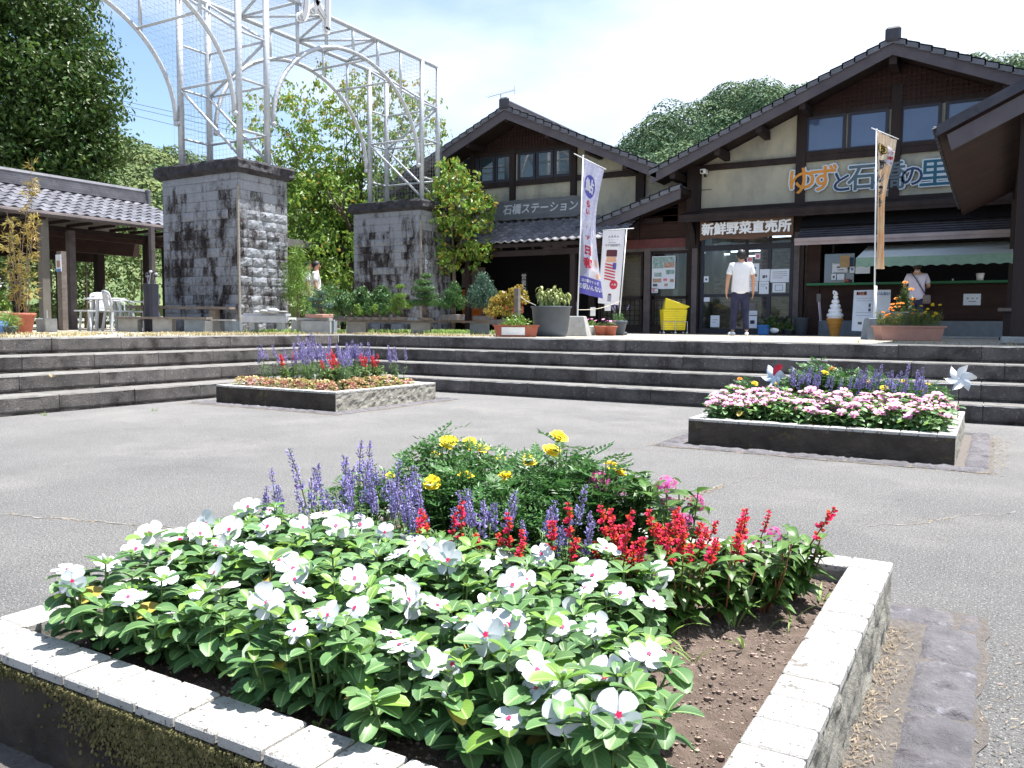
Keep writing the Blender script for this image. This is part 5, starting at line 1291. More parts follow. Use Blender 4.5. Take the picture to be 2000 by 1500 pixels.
def bare(m, r):
    for k in range(11):
        a = -1.3+k*.26+r.uniform(-.1, .1); L = r.uniform(2.8, 4.2); p = Vector((ct.x, ct.y, 3.4)); d = Vector((cos(YAW)*sin(a)*.8, sin(YAW)*sin(a)*.8+r.uniform(-.3, .3), cos(a))).normalized(); pts = [p]
        for i in range(6): d = (d+rvec(r)*.10+Vector((0, 0, .06))).normalized(); pts.append(pts[-1]+d*L/6)
        m.tube(pts, [.06*(1-.14*i) for i in range(7)], 5)
        for q in pts[3:]: m.tube([q, q+(d+rvec(r)*.7).normalized()*.9], [.018, .006], 4)
tree('cherry_tree', 'wide cherry tree with yellow-green and orange-tipped leaves behind the gateway', (ct.x, ct.y, ZT), [(-2.6, -1.0, 4.0, 1.8, .9), (-1.4, -.6, 5.0, 1.7, .8), (0, 0, 4.6, 2.0, .8), (1.6, .7, 4.3, 1.8, .9), (2.6, 1.5, 4.4, 1.3, .9), (0, 0, 3.0, 2.4, .6)],
     34, .17, .095, [M_ch, M_cho], 3, .2, 2.0, 2, (.35, .6), droop=.6, mifn=che, limbL=1.3, extra=bare)
r_ = random.Random(8); f = MB()
base = Vector((ct.x, ct.y, 0)); side = Vector((cos(YAW), sin(YAW), 0))
for i in range(340):
    a = r_.uniform(-3.2, 2.6); z = r_.uniform(5.6, 9.2-.35*abs(a)); c = base+side*a+Vector((r_.uniform(-1, 1), r_.uniform(-1, 1), z)); leafcloud(f, c, r_.uniform(.18, .42), 22, .15, .075, r_, 0, .1, (1, 1, .7), .7, che)
o = f.build('crown', [M_ch, M_cho], bpy.data.objects['cherry_tree'])
t2 = on_t(884, 23.4)
tree('young_cherry_tree', 'small leafy yellow-green tree squeezed between the far pedestal and the smaller hall', (t2.x, t2.y, ZT), [(.1, 0, 4.7, .72, .9), (.2, .1, 4.1, .85, .9), (-.1, 0, 5.25, .45, .9), (.3, .2, 3.4, .80, .8), (.75, .35, 3.0, .50, .6), (.2, 0, 2.8, .60, .7), (.65, .3, 4.3, .5, .8)], 85, .15, .085, [M_ch, M_cho], 5, .06, 2.4, 1, (.18, .34), droop=.6, mifn=lambda p, r: 1 if r.random() < .16 else 0, limbL=.6)
# hedge and undergrowth behind the shelter and walk
def hedge(name, label, x0, x1, y0, y1, h, n, seed, mats):
    r = random.Random(seed); m = MB()
    for i in range(n):
        c = (r.uniform(x0, x1), r.uniform(y0, y1), ZT+h*r.random()**.7); leafcloud(m, c, r.uniform(.2, .45), 24, .13, .07, r, 0, .2, (1, 1, .8), .2)
    t = thing(name, label, 'hedge', ((x0+x1)/2, (y0+y1)/2, ZT)); m.build('foliage', mats, t)
    for i in range(14): s = MB(); a = r.uniform(x0, x1); c = lerp(y0, y1, i/13); s.tube([(a, c, ZT), (a+r.uniform(-.2, .2), c, ZT+h*.8)], [.05, .02], 6); s.build('stem', M_bark, t)
hedge('hedge', 'sunlit leafy hedge behind the rest shelter', -24.5, -22.3, 8, 17, 2.6, 560, 21, M_hedge)
hedge('hedge', 'shrubby hedge behind the covered walk between the two pedestals', -22.6, -21.0, 17, 26, 2.6, 420, 22, M_hedge)
def shrub(name, label, px, D, w, h, n, seed, mats, L=.1, W=.03, z0=ZT):
    r = random.Random(seed); p = on_t(px, D); t = thing(name, label, 'shrub', tuple(p)); m = MB()
    for i in range(n):
        v = rvec(r, 0); c = (p.x+v.x*w*.8, p.y+v.y*w*.8, z0+h*(.25+.7*v.z)); leafcloud(m, c, w*.35, 30, L, W, r, 0, .2, (1, 1, .9), .3)
    m.build('foliage', mats, t); s = MB(); s.tube([(p.x, p.y, z0), (p.x, p.y, z0+h*.6)], [.04, .02], 6); s.build('stem', M_bark, t); return t
shrub('weeping_shrub', 'feathery yellow-green shrub beside the nearer stone pedestal', 584, 18.2, .30, 1.95, 44, 31, M_pineg, .22, .014)
shrub('shrub', 'dark leafy shrub behind the bonsai shelf between the pedestals', 650, 19.5, .7, 1.1, 45, 32, M_pine, .12, .03)
# hills
def hill(name, ridge, depth, base_z, n, cr, leafL, mat_, seed, back):
    r = random.Random(seed); P = [at for at in ridge]; m = MB(); f = MB()
    dirv = (P[-1]-P[0]); dirv.z = 0; dirv.normalize(); toc = Vector((dirv.y, -dirv.x, 0))
    if toc.dot(EYE-P[0]) < 0: toc = -toc
    def pt(u, v):
        x = u*(len(P)-1); i = min(int(x), len(P)-2); p = P[i].lerp(P[i+1], x-i)
        top = p.z
        q = p+toc*(depth*v) if v >= 0 else p+toc*(back*v)
        z = lerp(top, base_z, abs(v)**1.15 if v > 0 else abs(v)**1.3)
        return Vector((q.x, q.y, z))
    NU, NV = 40, 24; vs = []; fs = []
    for i in range(NU+1):
        for j in range(NV+1): p = pt(i/NU, -1+2*j/NV); vs.append((p.x, p.y, p.z-cr*.7))
    for i in range(NU):
        for j in range(NV): a = i*(NV+1)+j; fs.append((a, a+NV+1, a+NV+2, a+1))
    m.add(vs, fs); tag(m.build(name, M_earth if 0 else mat_, smooth=True), kind='structure')
    for i in range(n):
        u = r.random(); v = -.06+1.0*r.random()**1.25; p = pt(u, v); p.z += r.uniform(-.5, .35)*cr; R_ = cr*r.uniform(.45, 1.25); k = int(300*(R_/cr)**1.8)
        for q in range(k):
            w = rvec(r, -.15); u_ = rvec(r); d = u_-w*w.dot(u_)*.85; c = p+Vector((w.x*R_, w.y*R_, w.z*R_*.95-R_*.35))*r.uniform(.86, 1.06)
            quadleaf(f, c, d, leafL*r.uniform(.6, 1.3), leafL*.75, 0, w+rvec(r)*.5)
    tag(f.build(name+'_woodland', mat_), kind='stuff')
RH = [(1196, 330), (1212, 285), (1240, 243), (1300, 205), (1400, 168), (1470, 158), (1530, 172), (1560, 172), (1700, 180), (1830, 110), (1880, 92), (1925, 118), (1960, 120), (2010, 98), (2200, 80), (2500, 60)]
def ad(px, py, D): rr_ = _ray(px, py); return EYE+rr_/(rr_.dot(FW))*D
hill('right_hill', [ad(px+12, py+32, 125) for px, py in RH], 60, 8, 520, 3.4, .46, M_hillg, 41, 60)
LH = [(-400, 250), (-100, 240), (100, 255), (200, 262), (260, 274), (330, 284), (400, 312), (470, 335), (560, 352), (700, 372), (850, 400), (1000, 430), (1200, 460)]
hill('left_hill', [ad(px, py+24, 210) for px, py in LH], 120, 6, 560, 4.6, .95, M_hilll, 42, 90)
# overhead cables far left
for w_, (a, c) in enumerate((((235, 196), (640, 250)), ((235, 205), (640, 262)), ((235, 219), (640, 282)))):
    m = MB()
    p, q = ad(*a, 60), ad(c[0], c[1]+14, 75); m.tube([p, p.lerp(q, .5)-Vector((0, 0, .5)), q, q+(q-p)*.6], .018, 4)
    tag(m.build('overhead_cable', M_frame, None, origin=tuple(p)), '%s of the three thin overhead cables crossing the sky left of the gateway' % ('topmost', 'middle', 'lowest')[w_], 'cable', 'overhead cables')
m = MB(); p = ad(190, 220, 60); m.tube([(p.x-.5, p.y, ZT), (p.x-.5, p.y, p.z+1)], [.16, .11], 8); 
tag(m.build('utility_pole', M_conc, None, origin=(p.x-.5, p.y, ZT)), 'concrete utility pole hidden in the evergreen tree', 'utility pole')

# dry grass along the terrace edge and green grass under the bonsai shelf
def blades(name, mt, areas, n, H, w=.006, seed=3):
    r = random.Random(seed); m = MB()
    for i in range(n):
        x0, x1, y0, y1, dens = areas[r.choices(range(len(areas)), [a[4] for a in areas])[0]]
        x = r.uniform(x0, x1); y = r.uniform(y0, y1)
        if noise.noise(Vector((x*1.5, y*1.5, 0))) < -.12: continue
        a = r.uniform(0, 6.28); h = H*r.uniform(.4, 1.2); ww = w*r.uniform(.6, 1.3); lx, ly = cos(a)*h*.6, sin(a)*h*.6; sx, sy = -sin(a)*ww, cos(a)*ww
        m.add([(x-sx, y-sy, ZT), (x+sx, y+sy, ZT), (x+lx*.4+sx*.7, y+ly*.4+sy*.7, ZT+h*.6), (x+lx*.4-sx*.7, y+ly*.4-sy*.7, ZT+h*.6), (x+lx, y+ly, ZT+h*.8)], [(0, 1, 2, 3), (3, 2, 4)])
    tag(m.build(name, mt), kind='stuff')
blades('dry_grass', M_dryg, [(-10.9, -10.35, 2, 12, 3), (-13.2, -10.9, 3, 12, 6), (-10.4, -7.0, 11.5, 12.3, 2), (-3, 1.5, 11.6, 12.6, .35)], 9000, .05)
blades('green_grass', M_grass, [(-12.0, -8.6, 12.6, 16.5, 1), (-12.6, -11, 11, 13, .4)], 5200, .10, .008, 4)

# ------------------------------------------------------------------ bonsai, benches, pots
def px_w(D): return D/FPX
def table(name, label, pxa, pxb, D, h, th, dep, mt, legs='plank', group=None, yoff=0):
    a, c = on_t(pxa, D), on_t(pxb, D); t = thing(name, label, 'bench', tuple((a+c)/2), YAW if 0 else 0, group)
    d = (c-a); L = d.length; d.normalize(); n = Vector((-d.y, d.x, 0))
    m = MB(); p, q = a+n*(dep/2), c+n*(dep/2); z = ZT+h-th/2
    m.beam((p.x, p.y, z), (q.x, q.y, z), dep, th); m.build('top', mt, t)
    for k in ((.18, .82) if legs == 'leg' else (.12, .5, .85)):
        m = MB(); o = a+d*(L*k)+n*dep*.5
        if legs == 'block': m.beam(tuple(o-d*.19+Vector((0, 0, (h-th)/2))), tuple(o+d*.19+Vector((0, 0, (h-th)/2))), dep*.6, h-th-.004); m.build('block_support', M_conc if k < .8 else M_bluec, t)
        else: m.beam(tuple(o-d*.05+Vector((0, 0, (h-th)/2))), tuple(o+d*.05+Vector((0, 0, (h-th)/2))), dep*.7, h-th-.004); m.build('leg', mt, t)
    return t
table('plank_bench', 'long weathered plank bench on concrete blocks in front of the nearer pedestal', 228, 405, 16.2, .30, .045, .35, M_plank, 'block')
table('low_table', 'low dark plank table behind the plank bench, left of the pedestal', 250, 450, 16.9, .52, .05, .45, M_plank, 'leg')
table('white_bench', 'small whitish plank bench holding flat stones, in front of the nearer pedestal', 477, 560, 15.8, .38, .05, .36, M_wht, 'leg')
m = MB(); a, c = on_t(474, 15.75), on_t(562, 15.75); m.beam((a.x, a.y, ZT+.27), (c.x, c.y, ZT+.27), .04, .13); t = bpy.data.objects['white_bench']; m.build('apron', M_wht, t)
for i, (px, r1) in enumerate(((493, .05), (508, .07), (526, .10), (545, .07))):
    p = on_t(px, 15.6); m = MB(); m.ball((p.x, p.y+.12, ZT+.38+r1*.45), r1, 9, 6, 0, (1.4, 1, .55 if i != 3 else .25), .12, rnd)
    tag(m.build('flat_stone', M_conc if i % 2 else M_wht, None, smooth=True, origin=(p.x, p.y+.12, ZT+.38)), '%s pale stone lying on the small white bench' % ['leftmost small', 'second', 'largest', 'rightmost flat'][i], 'stone', 'stones on the white bench')
table('concrete_block_stand', 'squat grey concrete block carrying a bonsai, right of the nearer pedestal', 580, 640, 15.5, .30, .05, .5, M_conc, 'block')
m = MB(); a, c = on_t(580, 15.5), on_t(636, 15.5); m.beam((a.x, a.y+.2, ZT+.12), (c.x, c.y+.2, ZT+.12), .45, .24); m.build('block', M_conc, bpy.data.objects['concrete_block_stand'])
table('bonsai_shelf', 'long low plank shelf on blocks carrying the row of bonsai', 655, 985, 16.3, .27, .04, .45, M_plank, 'block')
table('concrete_kerb_block', 'pale concrete block standing at the right end of the plank bench', 415, 455, 15.9, .26, .03, .25, M_conc, 'block')
def bonsai(px, py_top, D, w, kind, label, pot=(.20, .09), mats=M_pine, zb=.27, seed=0, pads=6, lean=0, potm=None, yb=None):
    w *= 1.25
    r = random.Random(seed+500); a = on_t(px, D); a.y += .2; z0 = ZT+zb; top = EYE.z+(at_y(px, py_top, a.y).z-1); H = top-z0-pot[1]
    t = thing('bonsai', label, 'bonsai', (a.x, a.y, z0), group='bonsai on the shelves')
    m = MB(); m.cbox(a.x-pot[0], a.x+pot[0], a.y-pot[0]*.7, a.y+pot[0]*.7, z0+.002, z0+pot[1], .012) if pot[1] > .06 else m.lathe([(pot[0]*.7, 0), (pot[0], pot[1])], (a.x, a.y, z0+.002), 16)
    m.build('pot', potm or M_bonpot, t)
    m = MB(); zb_ = z0+pot[1]; pts = []; N = 7
    for i in range(N): u = i/(N-1); pts.append((a.x+lean*u+.06*sin(u*7+seed)*w, a.y+.04*cos(u*5), zb_+H*.88*u))
    m.tube(pts, [.035*(1-.8*i/N)+.006 for i in range(N)], 7)
    f = MB(); side = Vector((cos(YAW), sin(YAW), 0))
    for k in range(pads):
        u = .35+.65*k/(pads-1) if pads > 1 else .8; c0 = Vector(pts[min(N-1, int(u*(N-1)))]); sg = -1 if k % 2 else 1; ext = w*(1.05-u*.85)
        for e in ((sg*ext*.55, 1), (-sg*ext*.25, .8)) if u < .95 else ((0, 1),):
            c = c0+side*e[0]+Vector((0, r.uniform(-.08, .08), .03)); m.tube([c0, c], [.012, .006], 5); rr = w*(.52-.22*u)*e[1]
            if kind == 'pad': leafcloud(f, c, rr, int(800*rr/.15), .038, .013, r, 0, .2, (1.15, 1, .45), -.5)
            elif kind == 'fluffy': leafcloud(f, c, rr*1.2, int(800*rr/.15), .048, .018, r, 0, .1, (1, 1, .8), -.8)
            else: leafcloud(f, c, rr*1.15, int(340*rr/.15), .055, .028, r, 0, .1, (1.1, 1, .7), .4)
    m.build('trunk', M_bark, t, smooth=True); f.build('foliage', mats, t); return t
bonsai(610, 572, 15.4, .24, 'pad', 'blue-green spreading pine bonsai in a shallow brown dish on the concrete block', (.22, .07), M_pineb, .30, 1, 3, .04, M_pinkpot)
bonsai(770, 556, 15.9, .26, 'pad', 'bright green cascading juniper bonsai, third from the right pedestal corner', (.16, .06), M_pineg, .27, 2, 4)
bonsai(818, 532, 15.9, .34, 'pad', 'tall twisted juniper bonsai with exposed roots in front of the far pedestal', (.17, .05), M_pine, .27, 3, 7)
bonsai(872, 556, 16.0, .26, 'fluffy', 'bushy rounded conifer bonsai in a rectangular grey pot', (.20, .12), M_pine, .27, 4, 6)
bonsai(932, 538, 15.9, .33, 'fluffy', 'tall tiered pine bonsai left of the orange-leaved ones', (.17, .10), M_pineb, .27, 5, 8)
bonsai(968, 574, 15.4, .30, 'leaf', 'yellow-orange leaved spreading bonsai', (.20, .10), M_cho, .20, 6, 6)
bonsai(1000, 560, 15.3, .20, 'leaf', 'orange-tipped small bonsai in a red clay pot', (.09, .12), M_cho, .42, 7, 5, 0, M_terra)
for i, px in enumerate((672, 690, 706, 722, 740, 757)):
    bonsai(px, 598+3*(i % 2), 15.9, .13, 'fluffy', 'little seedling conifer tray plant on the bonsai shelf, %s of six' % ORD[i], (.11, .05), M_pineg if i % 2 else M_pine, .27, 20+i, 3)
for i, (px, py) in enumerate(((655, 576), (700, 564), (735, 560))):
    bonsai(px, py, 17.0, .34, 'leaf', 'dark leafy bonsai in the back shelf row, %s of three' % ORD[i], (.15, .08), M_pine, .27, 40+i, 5)
# plastic garden chairs and table in the shelter
M_chair = mat('white_resin', (.62, .64, .66), (.5, .52, .54), sc=6, rough=.5)
def chair(px, D, rz, label):
    p = on_t(px, D); t = thing('garden_chair', label, 'chair', tuple(p), rz, 'white resin garden chairs')
    m = MB(); m.cbox(-.22, .22, -.22, .22, .40, .43, .01); m.build('seat', M_chair, t, world=False)
    for sx in (-1, 1):
        for sy in (-1, 1): l = MB(); l.beam((sx*.20, sy*.20, .40), (sx*.25, sy*.25, 0), .05, .04, up=(0, 1, 0)); l.build('leg', M_chair, t, world=False)
    b = MB(); N = 8; vs = []; fs = []
    for i in range(N+1):
        a = -1.0+2.0*i/N; w = .25*sin(a)
        for j in range(5): z = .43+.42*j/4; y = .22+.07*j/4-.04*a*a; vs.append((w*(1-.12*(j/4)**3), y, min(z, .85-.05*a*a*j/4)))
    for i in range(N):
        for j in range(4):
            if i in (1, 6) and 0 < j < 3: continue
            k = i*5+j; fs.append((k, k+5, k+6, k+1))
    b.add(vs, fs); o = b.build('backrest', M_chair, t, world=False, smooth=True); so_ = o.modifiers.new('s', 'SOLIDIFY'); so_.thickness = .018
    for sx in (-1, 1): a = MB(); a.tube([(sx*.24, .22, .62), (sx*.25, -.05, .64), (sx*.25, -.20, .60), (sx*.22, -.21, .42)], .018, 6); a.build('armrest', M_chair, t, world=False, smooth=True)
chair(236, 17.4, 2.9, 'white resin garden chair with its back to the viewer, left of the nearer pedestal')
chair(206, 18.4, 1.3, 'white resin garden chair turned sideways at the shelter table')
chair(285, 18.2, -1.4, 'white resin chair seen edge-on right beside the pedestal')
p = on_t(212, 17.9); t = thing('garden_table', 'white round garden table under the shelter', 'table', tuple(p))
m = MB(); m.lathe([(.42, .66), (.44, .68), (.42, .70)], tuple(p), 24); m.build('tabletop', M_chair, t)
for k in range(4): a = k*pi/2+.4; m = MB(); m.beam((p.x+.3*cos(a), p.y+.3*sin(a), ZT+.66), (p.x+.36*cos(a), p.y+.36*sin(a), ZT), .05, .05); m.build('leg', M_chair, t)
p = on_t(170, 17.2); t = thing('trestle', 'white folding trestle stool under the shelter by the brown posts', 'stool', tuple(p))
m = MB(); m.beam((p.x-.2, p.y, ZT+.42), (p.x+.2, p.y+.05, ZT+.42), .25, .03); m.build('seat', M_chair, t)
for k in (-1, 1): m = MB(); m.beam((p.x+k*.13, p.y, ZT+.41), (p.x+k*.2, p.y, ZT), .04, .03, up=(0, 1, 0)); m.build('leg', M_chair, t)
# golf bag leaning by the pedestal
p = on_t(299, 16.6); t = thing('golf_bag', 'dark upright golf bag with club heads, against the left side of the nearer pedestal', 'bag', tuple(p))
m = MB(); m.lathe([(.13, 0), (.14, .05), (.13, .5), (.145, .9), (.15, .95), (.12, .955)], tuple(p), 14); m.cbox(p.x-.17, p.x-.10, p.y-.08, p.y+.08, ZT+.2, ZT+.55, .02); m.build('bag_body', M_frame, t, smooth=False)
for k in range(6):
    m = MB(); a = k*1.05; q = Vector((p.x+.07*cos(a), p.y+.07*sin(a), ZT+.93)); h = q+Vector((.05*cos(a), .02, .18+.04*(k % 3))); m.tube([tuple(q), tuple(h)], .007, 5); m.ball(tuple(h), .035, 8, 6, 0, (1.3, .8, .8)); m.build('club', M_galv if k % 2 else M_frame, t)
# notice on post
p = on_t(122, 18.0); m = MB(); m.box(p.x-.09, p.x+.10, p.y-.012, p.y, ZT+1.27, ZT+1.63); 
t = thing('notice_sheet', 'pale laminated notice fixed to the shelter post', 'notice', tuple(p)); m.build('sheet', M_paper, t)
m = MB(); m.box(p.x-.05, p.x+.07, p.y-.015, p.y-.0125, ZT+1.36, ZT+1.50, 0); m.box(p.x-.09, p.x+.10, p.y-.015, p.y-.0125, ZT+1.27, ZT+1.32, 1); m.build('print', [M_pinkpot, M_blue], t)
m = MB(); m.box(p.x-.08, p.x+.09, p.y+.002, p.y+.12, ZT, ZT+1.7); m.build('backing_post', M_plank, t)

def pot(name, label, px, D, prof, mt, plantfn=None, zb=0, n=20, sx=1, sy=1, cat='plant pot', group=None):
    p = on_t(px, D); p.z += zb; t = thing(name, label, cat, tuple(p), group=group); m = MB(); m.lathe(prof, tuple(p), n, 0, sx, sy); R0 = prof[-1][0]*.9
    m.build('pot', mt, t, smooth=True); s = MB(); s.lathe([(.001, prof[-1][1]-.035), (R0*1.04, prof[-1][1]-.03)], tuple(p), n, 0, sx, sy); s.build('soil', M_soil, t)
    if plantfn: plantfn(t, p+Vector((0, 0, prof[-1][1]-.03)))
    return t, p
def rim(R1, R2, h): return [(R1, 0), (R2*.97, h*.82), (R2*1.06, h*.83), (R2*1.06, h), (R2*.95, h)]
def bamboo(t, p):
    r = random.Random(77); m = MB(); f = MB()
    for k in range(9):
        a = r.uniform(0, 6.28); top = Vector((p.x+r.uniform(-.28, .32), p.y+r.uniform(-.2, .2), p.z+r.uniform(1.1, 2.35) if k else p.z+2.45)); base_ = Vector((p.x+.08*cos(a), p.y+.08*sin(a), p.z))
        if k == 0: top.x = p.x+.30; top.y = p.y+.1
        pts = [base_.lerp(top, i/6)+Vector((.04*sin(i), .03*cos(i*1.3), 0)) for i in range(7)]; m.tube(pts, [.009-.001*i for i in range(7)], 5)
        for i in range(int(14*(top.z-p.z))):
            u = r.uniform(.15, 1.02); c = base_.lerp(top, min(u, 1)); e = c+rvec(r)*.13*(1.15-u*.6)
            m.tube([c, e], [.003, .0015], 3, cap=False)
            for q in range(7): d = (e-c).normalized()+rvec(r)*.8; quadleaf(f, c.lerp(e, r.uniform(.4, 1)), d, r.uniform(.07, .13), .013, 0, rvec(r))
    m.build('cane', M_straw, t); f.build('foliage', M_bam, t)
pot('potted_bamboo', 'tall drying yellow bamboo in a pinkish clay pot at the left end of the terrace', 45, 13.4, rim(.15, .21, .33), M_terra, bamboo, cat='potted plant')
def bushy(mt, w, h, n, L=.05, W=.02, fl=None, nf=0, seed=1, stems=True):
    def fn(t, p):
        r = random.Random(seed); f = MB(); m = MB()
        for k in range(n):
            v = rvec(r, .05); c = Vector((p.x+v.x*w*r.uniform(.3, 1), p.y+v.y*w*r.uniform(.3, 1), p.z+h*r.uniform(.2, 1)*max(.35, v.z))); m.tube([tuple(p), tuple(c)], [.004, .002], 4, cap=False)
            leafcloud(f, c, w*.30, 12, L, W, r, 0, .1, (1, 1, .9), .2)
        m.build('stem', M_stem, t); f.build('foliage', mt, t)
        for k in range(nf):
            v = rvec(r, .2); c = Vector((p.x+v.x*w*.95, p.y+v.y*w*.95, p.z+h*(.55+.55*v.z))); ms = fl[r.randrange(len(fl))]
            o = child(t, 'flower', ms, c-t.location, face((v.x*.5, v.y*.5-.3, 1)), r.uniform(.8, 1.1))
    return fn
pot('potted_flowers', 'pot of pale flowers cut off at the left edge', 4, 13.2, rim(.12, .18, .35), M_pinkpot, bushy(M_ch, .26, .5, 40, .06, .02, WF, 12, 5), cat='potted plant')
pot('blue_can', 'small blue painted can used as a planter at the far left', 12, 12.6, [(.09, 0), (.09, .2), (.085, .2)], M_blue, bushy(M_grass, .10, .22, 10, .10, .012, seed=6))
pot('grass_pot', 'low pot of spiky green leaves beside the bamboo pot', 24, 12.5, rim(.07, .10, .12), M_potg, bushy(M_grass, .12, .30, 14, .16, .012, seed=7))
p = on_t(95, 15.5); m = MB(); m.cbox(p.x-.15, p.x+.15, p.y-.12, p.y+.12, ZT, ZT+.25, .012); m.tube([(p.x, p.y, ZT+.25), (p.x, p.y, ZT+.40)], .025, 8)
tag(m.build('concrete_footing', M_conc, None, origin=tuple(p)), 'square concrete footing with a short white pipe stub beside the bamboo pot', 'footing')
# planter with the white panel, big grey tub, small pots
def trough(label, pxa, pxb, D, h, mt, panel=False, name='trough_planter', out=.035, dep=.22):
    a, c = on_t(pxa, D), on_t(pxb, D); t = thing(name, label, 'planter', tuple((a+c)/2)); d = (c-a).normalized(); n = Vector((-d.y, d.x, 0)); L = (c-a).length
    m = MB(); Zv = Vector((0, 0, 1)); 
    def ring(e, z): return [a-d*e-n*e+Zv*z, c+d*e-n*e+Zv*z, c+d*e+n*(dep+e)+Zv*z, a-d*e+n*(dep+e)+Zv*z]
    rs = [ring(0, 0), ring(out, h*.88), ring(out+.02, h*.88), ring(out+.022, h), ring(out-.01, h), ring(out-.015, h-.03)]
    vs = [p for r in rs for p in r]; fs = [(3, 2, 1, 0)]
    for j in range(len(rs)-1):
        for k in range(4): k2 = (k+1) % 4; fs.append((j*4+k, j*4+k2, j*4+4+k2, j*4+4+k))
    m.add(vs, fs); m.build('box', mt, t); s = MB(); s.add(rs[-1], [(0, 1, 2, 3)]); s.build('soil', M_soil, t)
    if panel:
        w = MB(); e = .012; q0 = a+d*L*.14-n*(e+.0); q1 = a+d*L*.72-n*(e+.0); w.prism([q0+Zv*.03-n*.0, q1+Zv*.03, q1+Zv*(h*.8)-n*.026, q0+Zv*(h*.8)-n*.026], -n*.006); w.build('white_panel', M_white, t)
    return t, a, c, d, n, h
t, a, c, d, n, h = trough('reddish trough planter with a blank white panel on its front', 968, 1046, 13.9, .20, M_terra, True)
bushy(M_pineg, .36, .22, 30, .05, .03, seed=9)(t, (a+c)/2+n*.11+Vector((0, 0, h-.03)))
def droopy(t, p):
    r = random.Random(12); m = MB(); f = MB()
    for k in range(16):
        a = r.uniform(0, 6.28); R0 = .30*r.random(); top = p+Vector((cos(a)*R0*1.2, sin(a)*R0, r.uniform(.18, .42))); m.tube([p+Vector((cos(a)*R0, sin(a)*R0, 0)), top], [.012, .008], 5)
        for q in range(9): az = r.uniform(0, 6.28); leaf(f, top-Vector((0, 0, .02*q)), (cos(az), sin(az), r.uniform(-.2, .5)), .15, .045, 0, 2.2, .3, LAN)
    m.build('stem', M_stem, t); f.build('foliage', M_dr, t, smooth=True)
M_dr = leafm('wilting_leaf', (.34, .38, .15), (.22, .26, .08), tr=.3)
pot('large_tub', 'large dark blue-grey round tub with wilting pale leaves beside the tall banner', 1075, 14.7, [(.27, 0), (.30, .1), (.345, .50), (.365, .505), (.365, .53), (.34, .53)], M_potg, droopy, n=32, cat='planter tub')
pot('small_pot', 'small clay pot with red flowers and leafy stems behind the reddish trough', 1010, 14.6, rim(.09, .12, .16), M_terra, bushy(M_hedge, .16, .42, 22, .06, .03, RSP, 3, 14), cat='potted plant')
p = on_t(1009, 14.25); m = MB(); m.box(p.x-.04, p.x+.04, p.y-.04, p.y+.04, ZT, ZT+.82); tag(m.build('wooden_stake', M_plank, None, origin=tuple(p)), 'short grey wooden stake behind the reddish trough planter', 'stake')
for i, (px, D, mt, fn, lab) in enumerate(((1153, 16.6, M_white, bushy(M_pineg, .13, .16, 12, .04, .02, PF, 4, 15), 'small white pot with pink and orange flowers left of the terracotta pots'), (1172, 16.4, M_terra, bushy(M_hedge, .14, .16, 14, .04, .02, PF, 3, 16), 'left terracotta pot behind the banner base'), (1190, 16.4, M_terra, bushy(M_hedge, .14, .15, 14, .04, .02, PF, 3, 17), 'right terracotta pot behind the banner base'), (1207, 16.9, M_potg, bushy(M_sall, .17, .24, 18, .05, .02, PSP, 7, 18), 'blue-grey pot of purple flowers under the jar banner'))):
    pot('flower_pot', lab, px, D, rim(.10, .135 if i < 3 else .16, .19 if i < 3 else .30), mt, fn, cat='potted plant', group='pots by the banners')
# ------------------------------------------------------------------ signs on the buildings
M_let_o = mat('orange_lettering', (.62, .25, .04), rough=.6); M_let_n = mat('navy_lettering', (.025, .045, .11), rough=.6)
M_let_g = mat('slate_lettering', (.085, .12, .15), rough=.6); M_let_t = mat('teal_lettering', (.02, .10, .16), rough=.6); M_let_w = mat('pale_lettering_edge', (.52, .60, .68), rough=.6)
t = thing('wall_lettering', 'orange, slate and navy cut-out letters with pale edges on the market hall plaster', 'lettering', tuple(at_y(1700, 358, YF-.12)))
chars = [('ゆ', 1565, 357, 58, M_let_o), ('ず', 1608, 352, 56, M_let_o), ('と', 1643, 358, 44, M_let_n), ('石', 1684, 349, 56, M_let_g), ('橋', 1738, 347, 58, M_let_g), ('の', 1781, 346, 46, M_let_n), ('里', 1826, 341, 58, M_let_t)]
for ch_, px, py, s, mt in chars:
    c = at_y(px, py, YF-.1); D = (c-EYE).dot(FW); size = s*D/FPX*.98; g = s*.0
    m = MB(); write(m, ch_, size, lambda u, v, w_: (c.x+u*1.02, YF-.085-w_, c.z+v), offset=size*.06, extrude=.012); m.build('letter_edge', M_let_w, t)
    m = MB(); write(m, ch_, size, lambda u, v, w_: (c.x+u*1.02, YF-.105-w_, c.z+v), offset=size*.012, extrude=.006); m.build('letter', mt, t)
# vegetable shop board
a, c = at_y(1367, 462, YF-.55), at_y(1549, 450, YF-.55); za = at_y(1460, 465, YF-.55).z; zb2 = at_y(1460, 428, YF-.55).z
t = thing('shop_signboard', 'curved brown wooden shop signboard with white brush lettering over the entrance', 'sign', (a.x, YF-.5, za))
m = MB(); N = 24; top = []; bot = []
for i in range(N+1): u = i/N; x = lerp(a.x, c.x, u); top.append((x, YF-.55, zb2+.02-.07*sin(pi*min(1, u*2.2))*(u < .45)+.04*u)); bot.append((x, YF-.55, za+.03*sin(u*9)-.01*cos(u*21)))
for i in range(N): m.prism([bot[i], bot[i+1], top[i+1], top[i]], (0, .05, 0))
m.build('board', mat('brown_board', (.085, .045, .028), (.12, .065, .04), sc=5, rough=.7, stretch=(.3, 1, 3)), t)
mx_ = (a.x+c.x)/2; mz = (za+zb2)/2; m = MB()
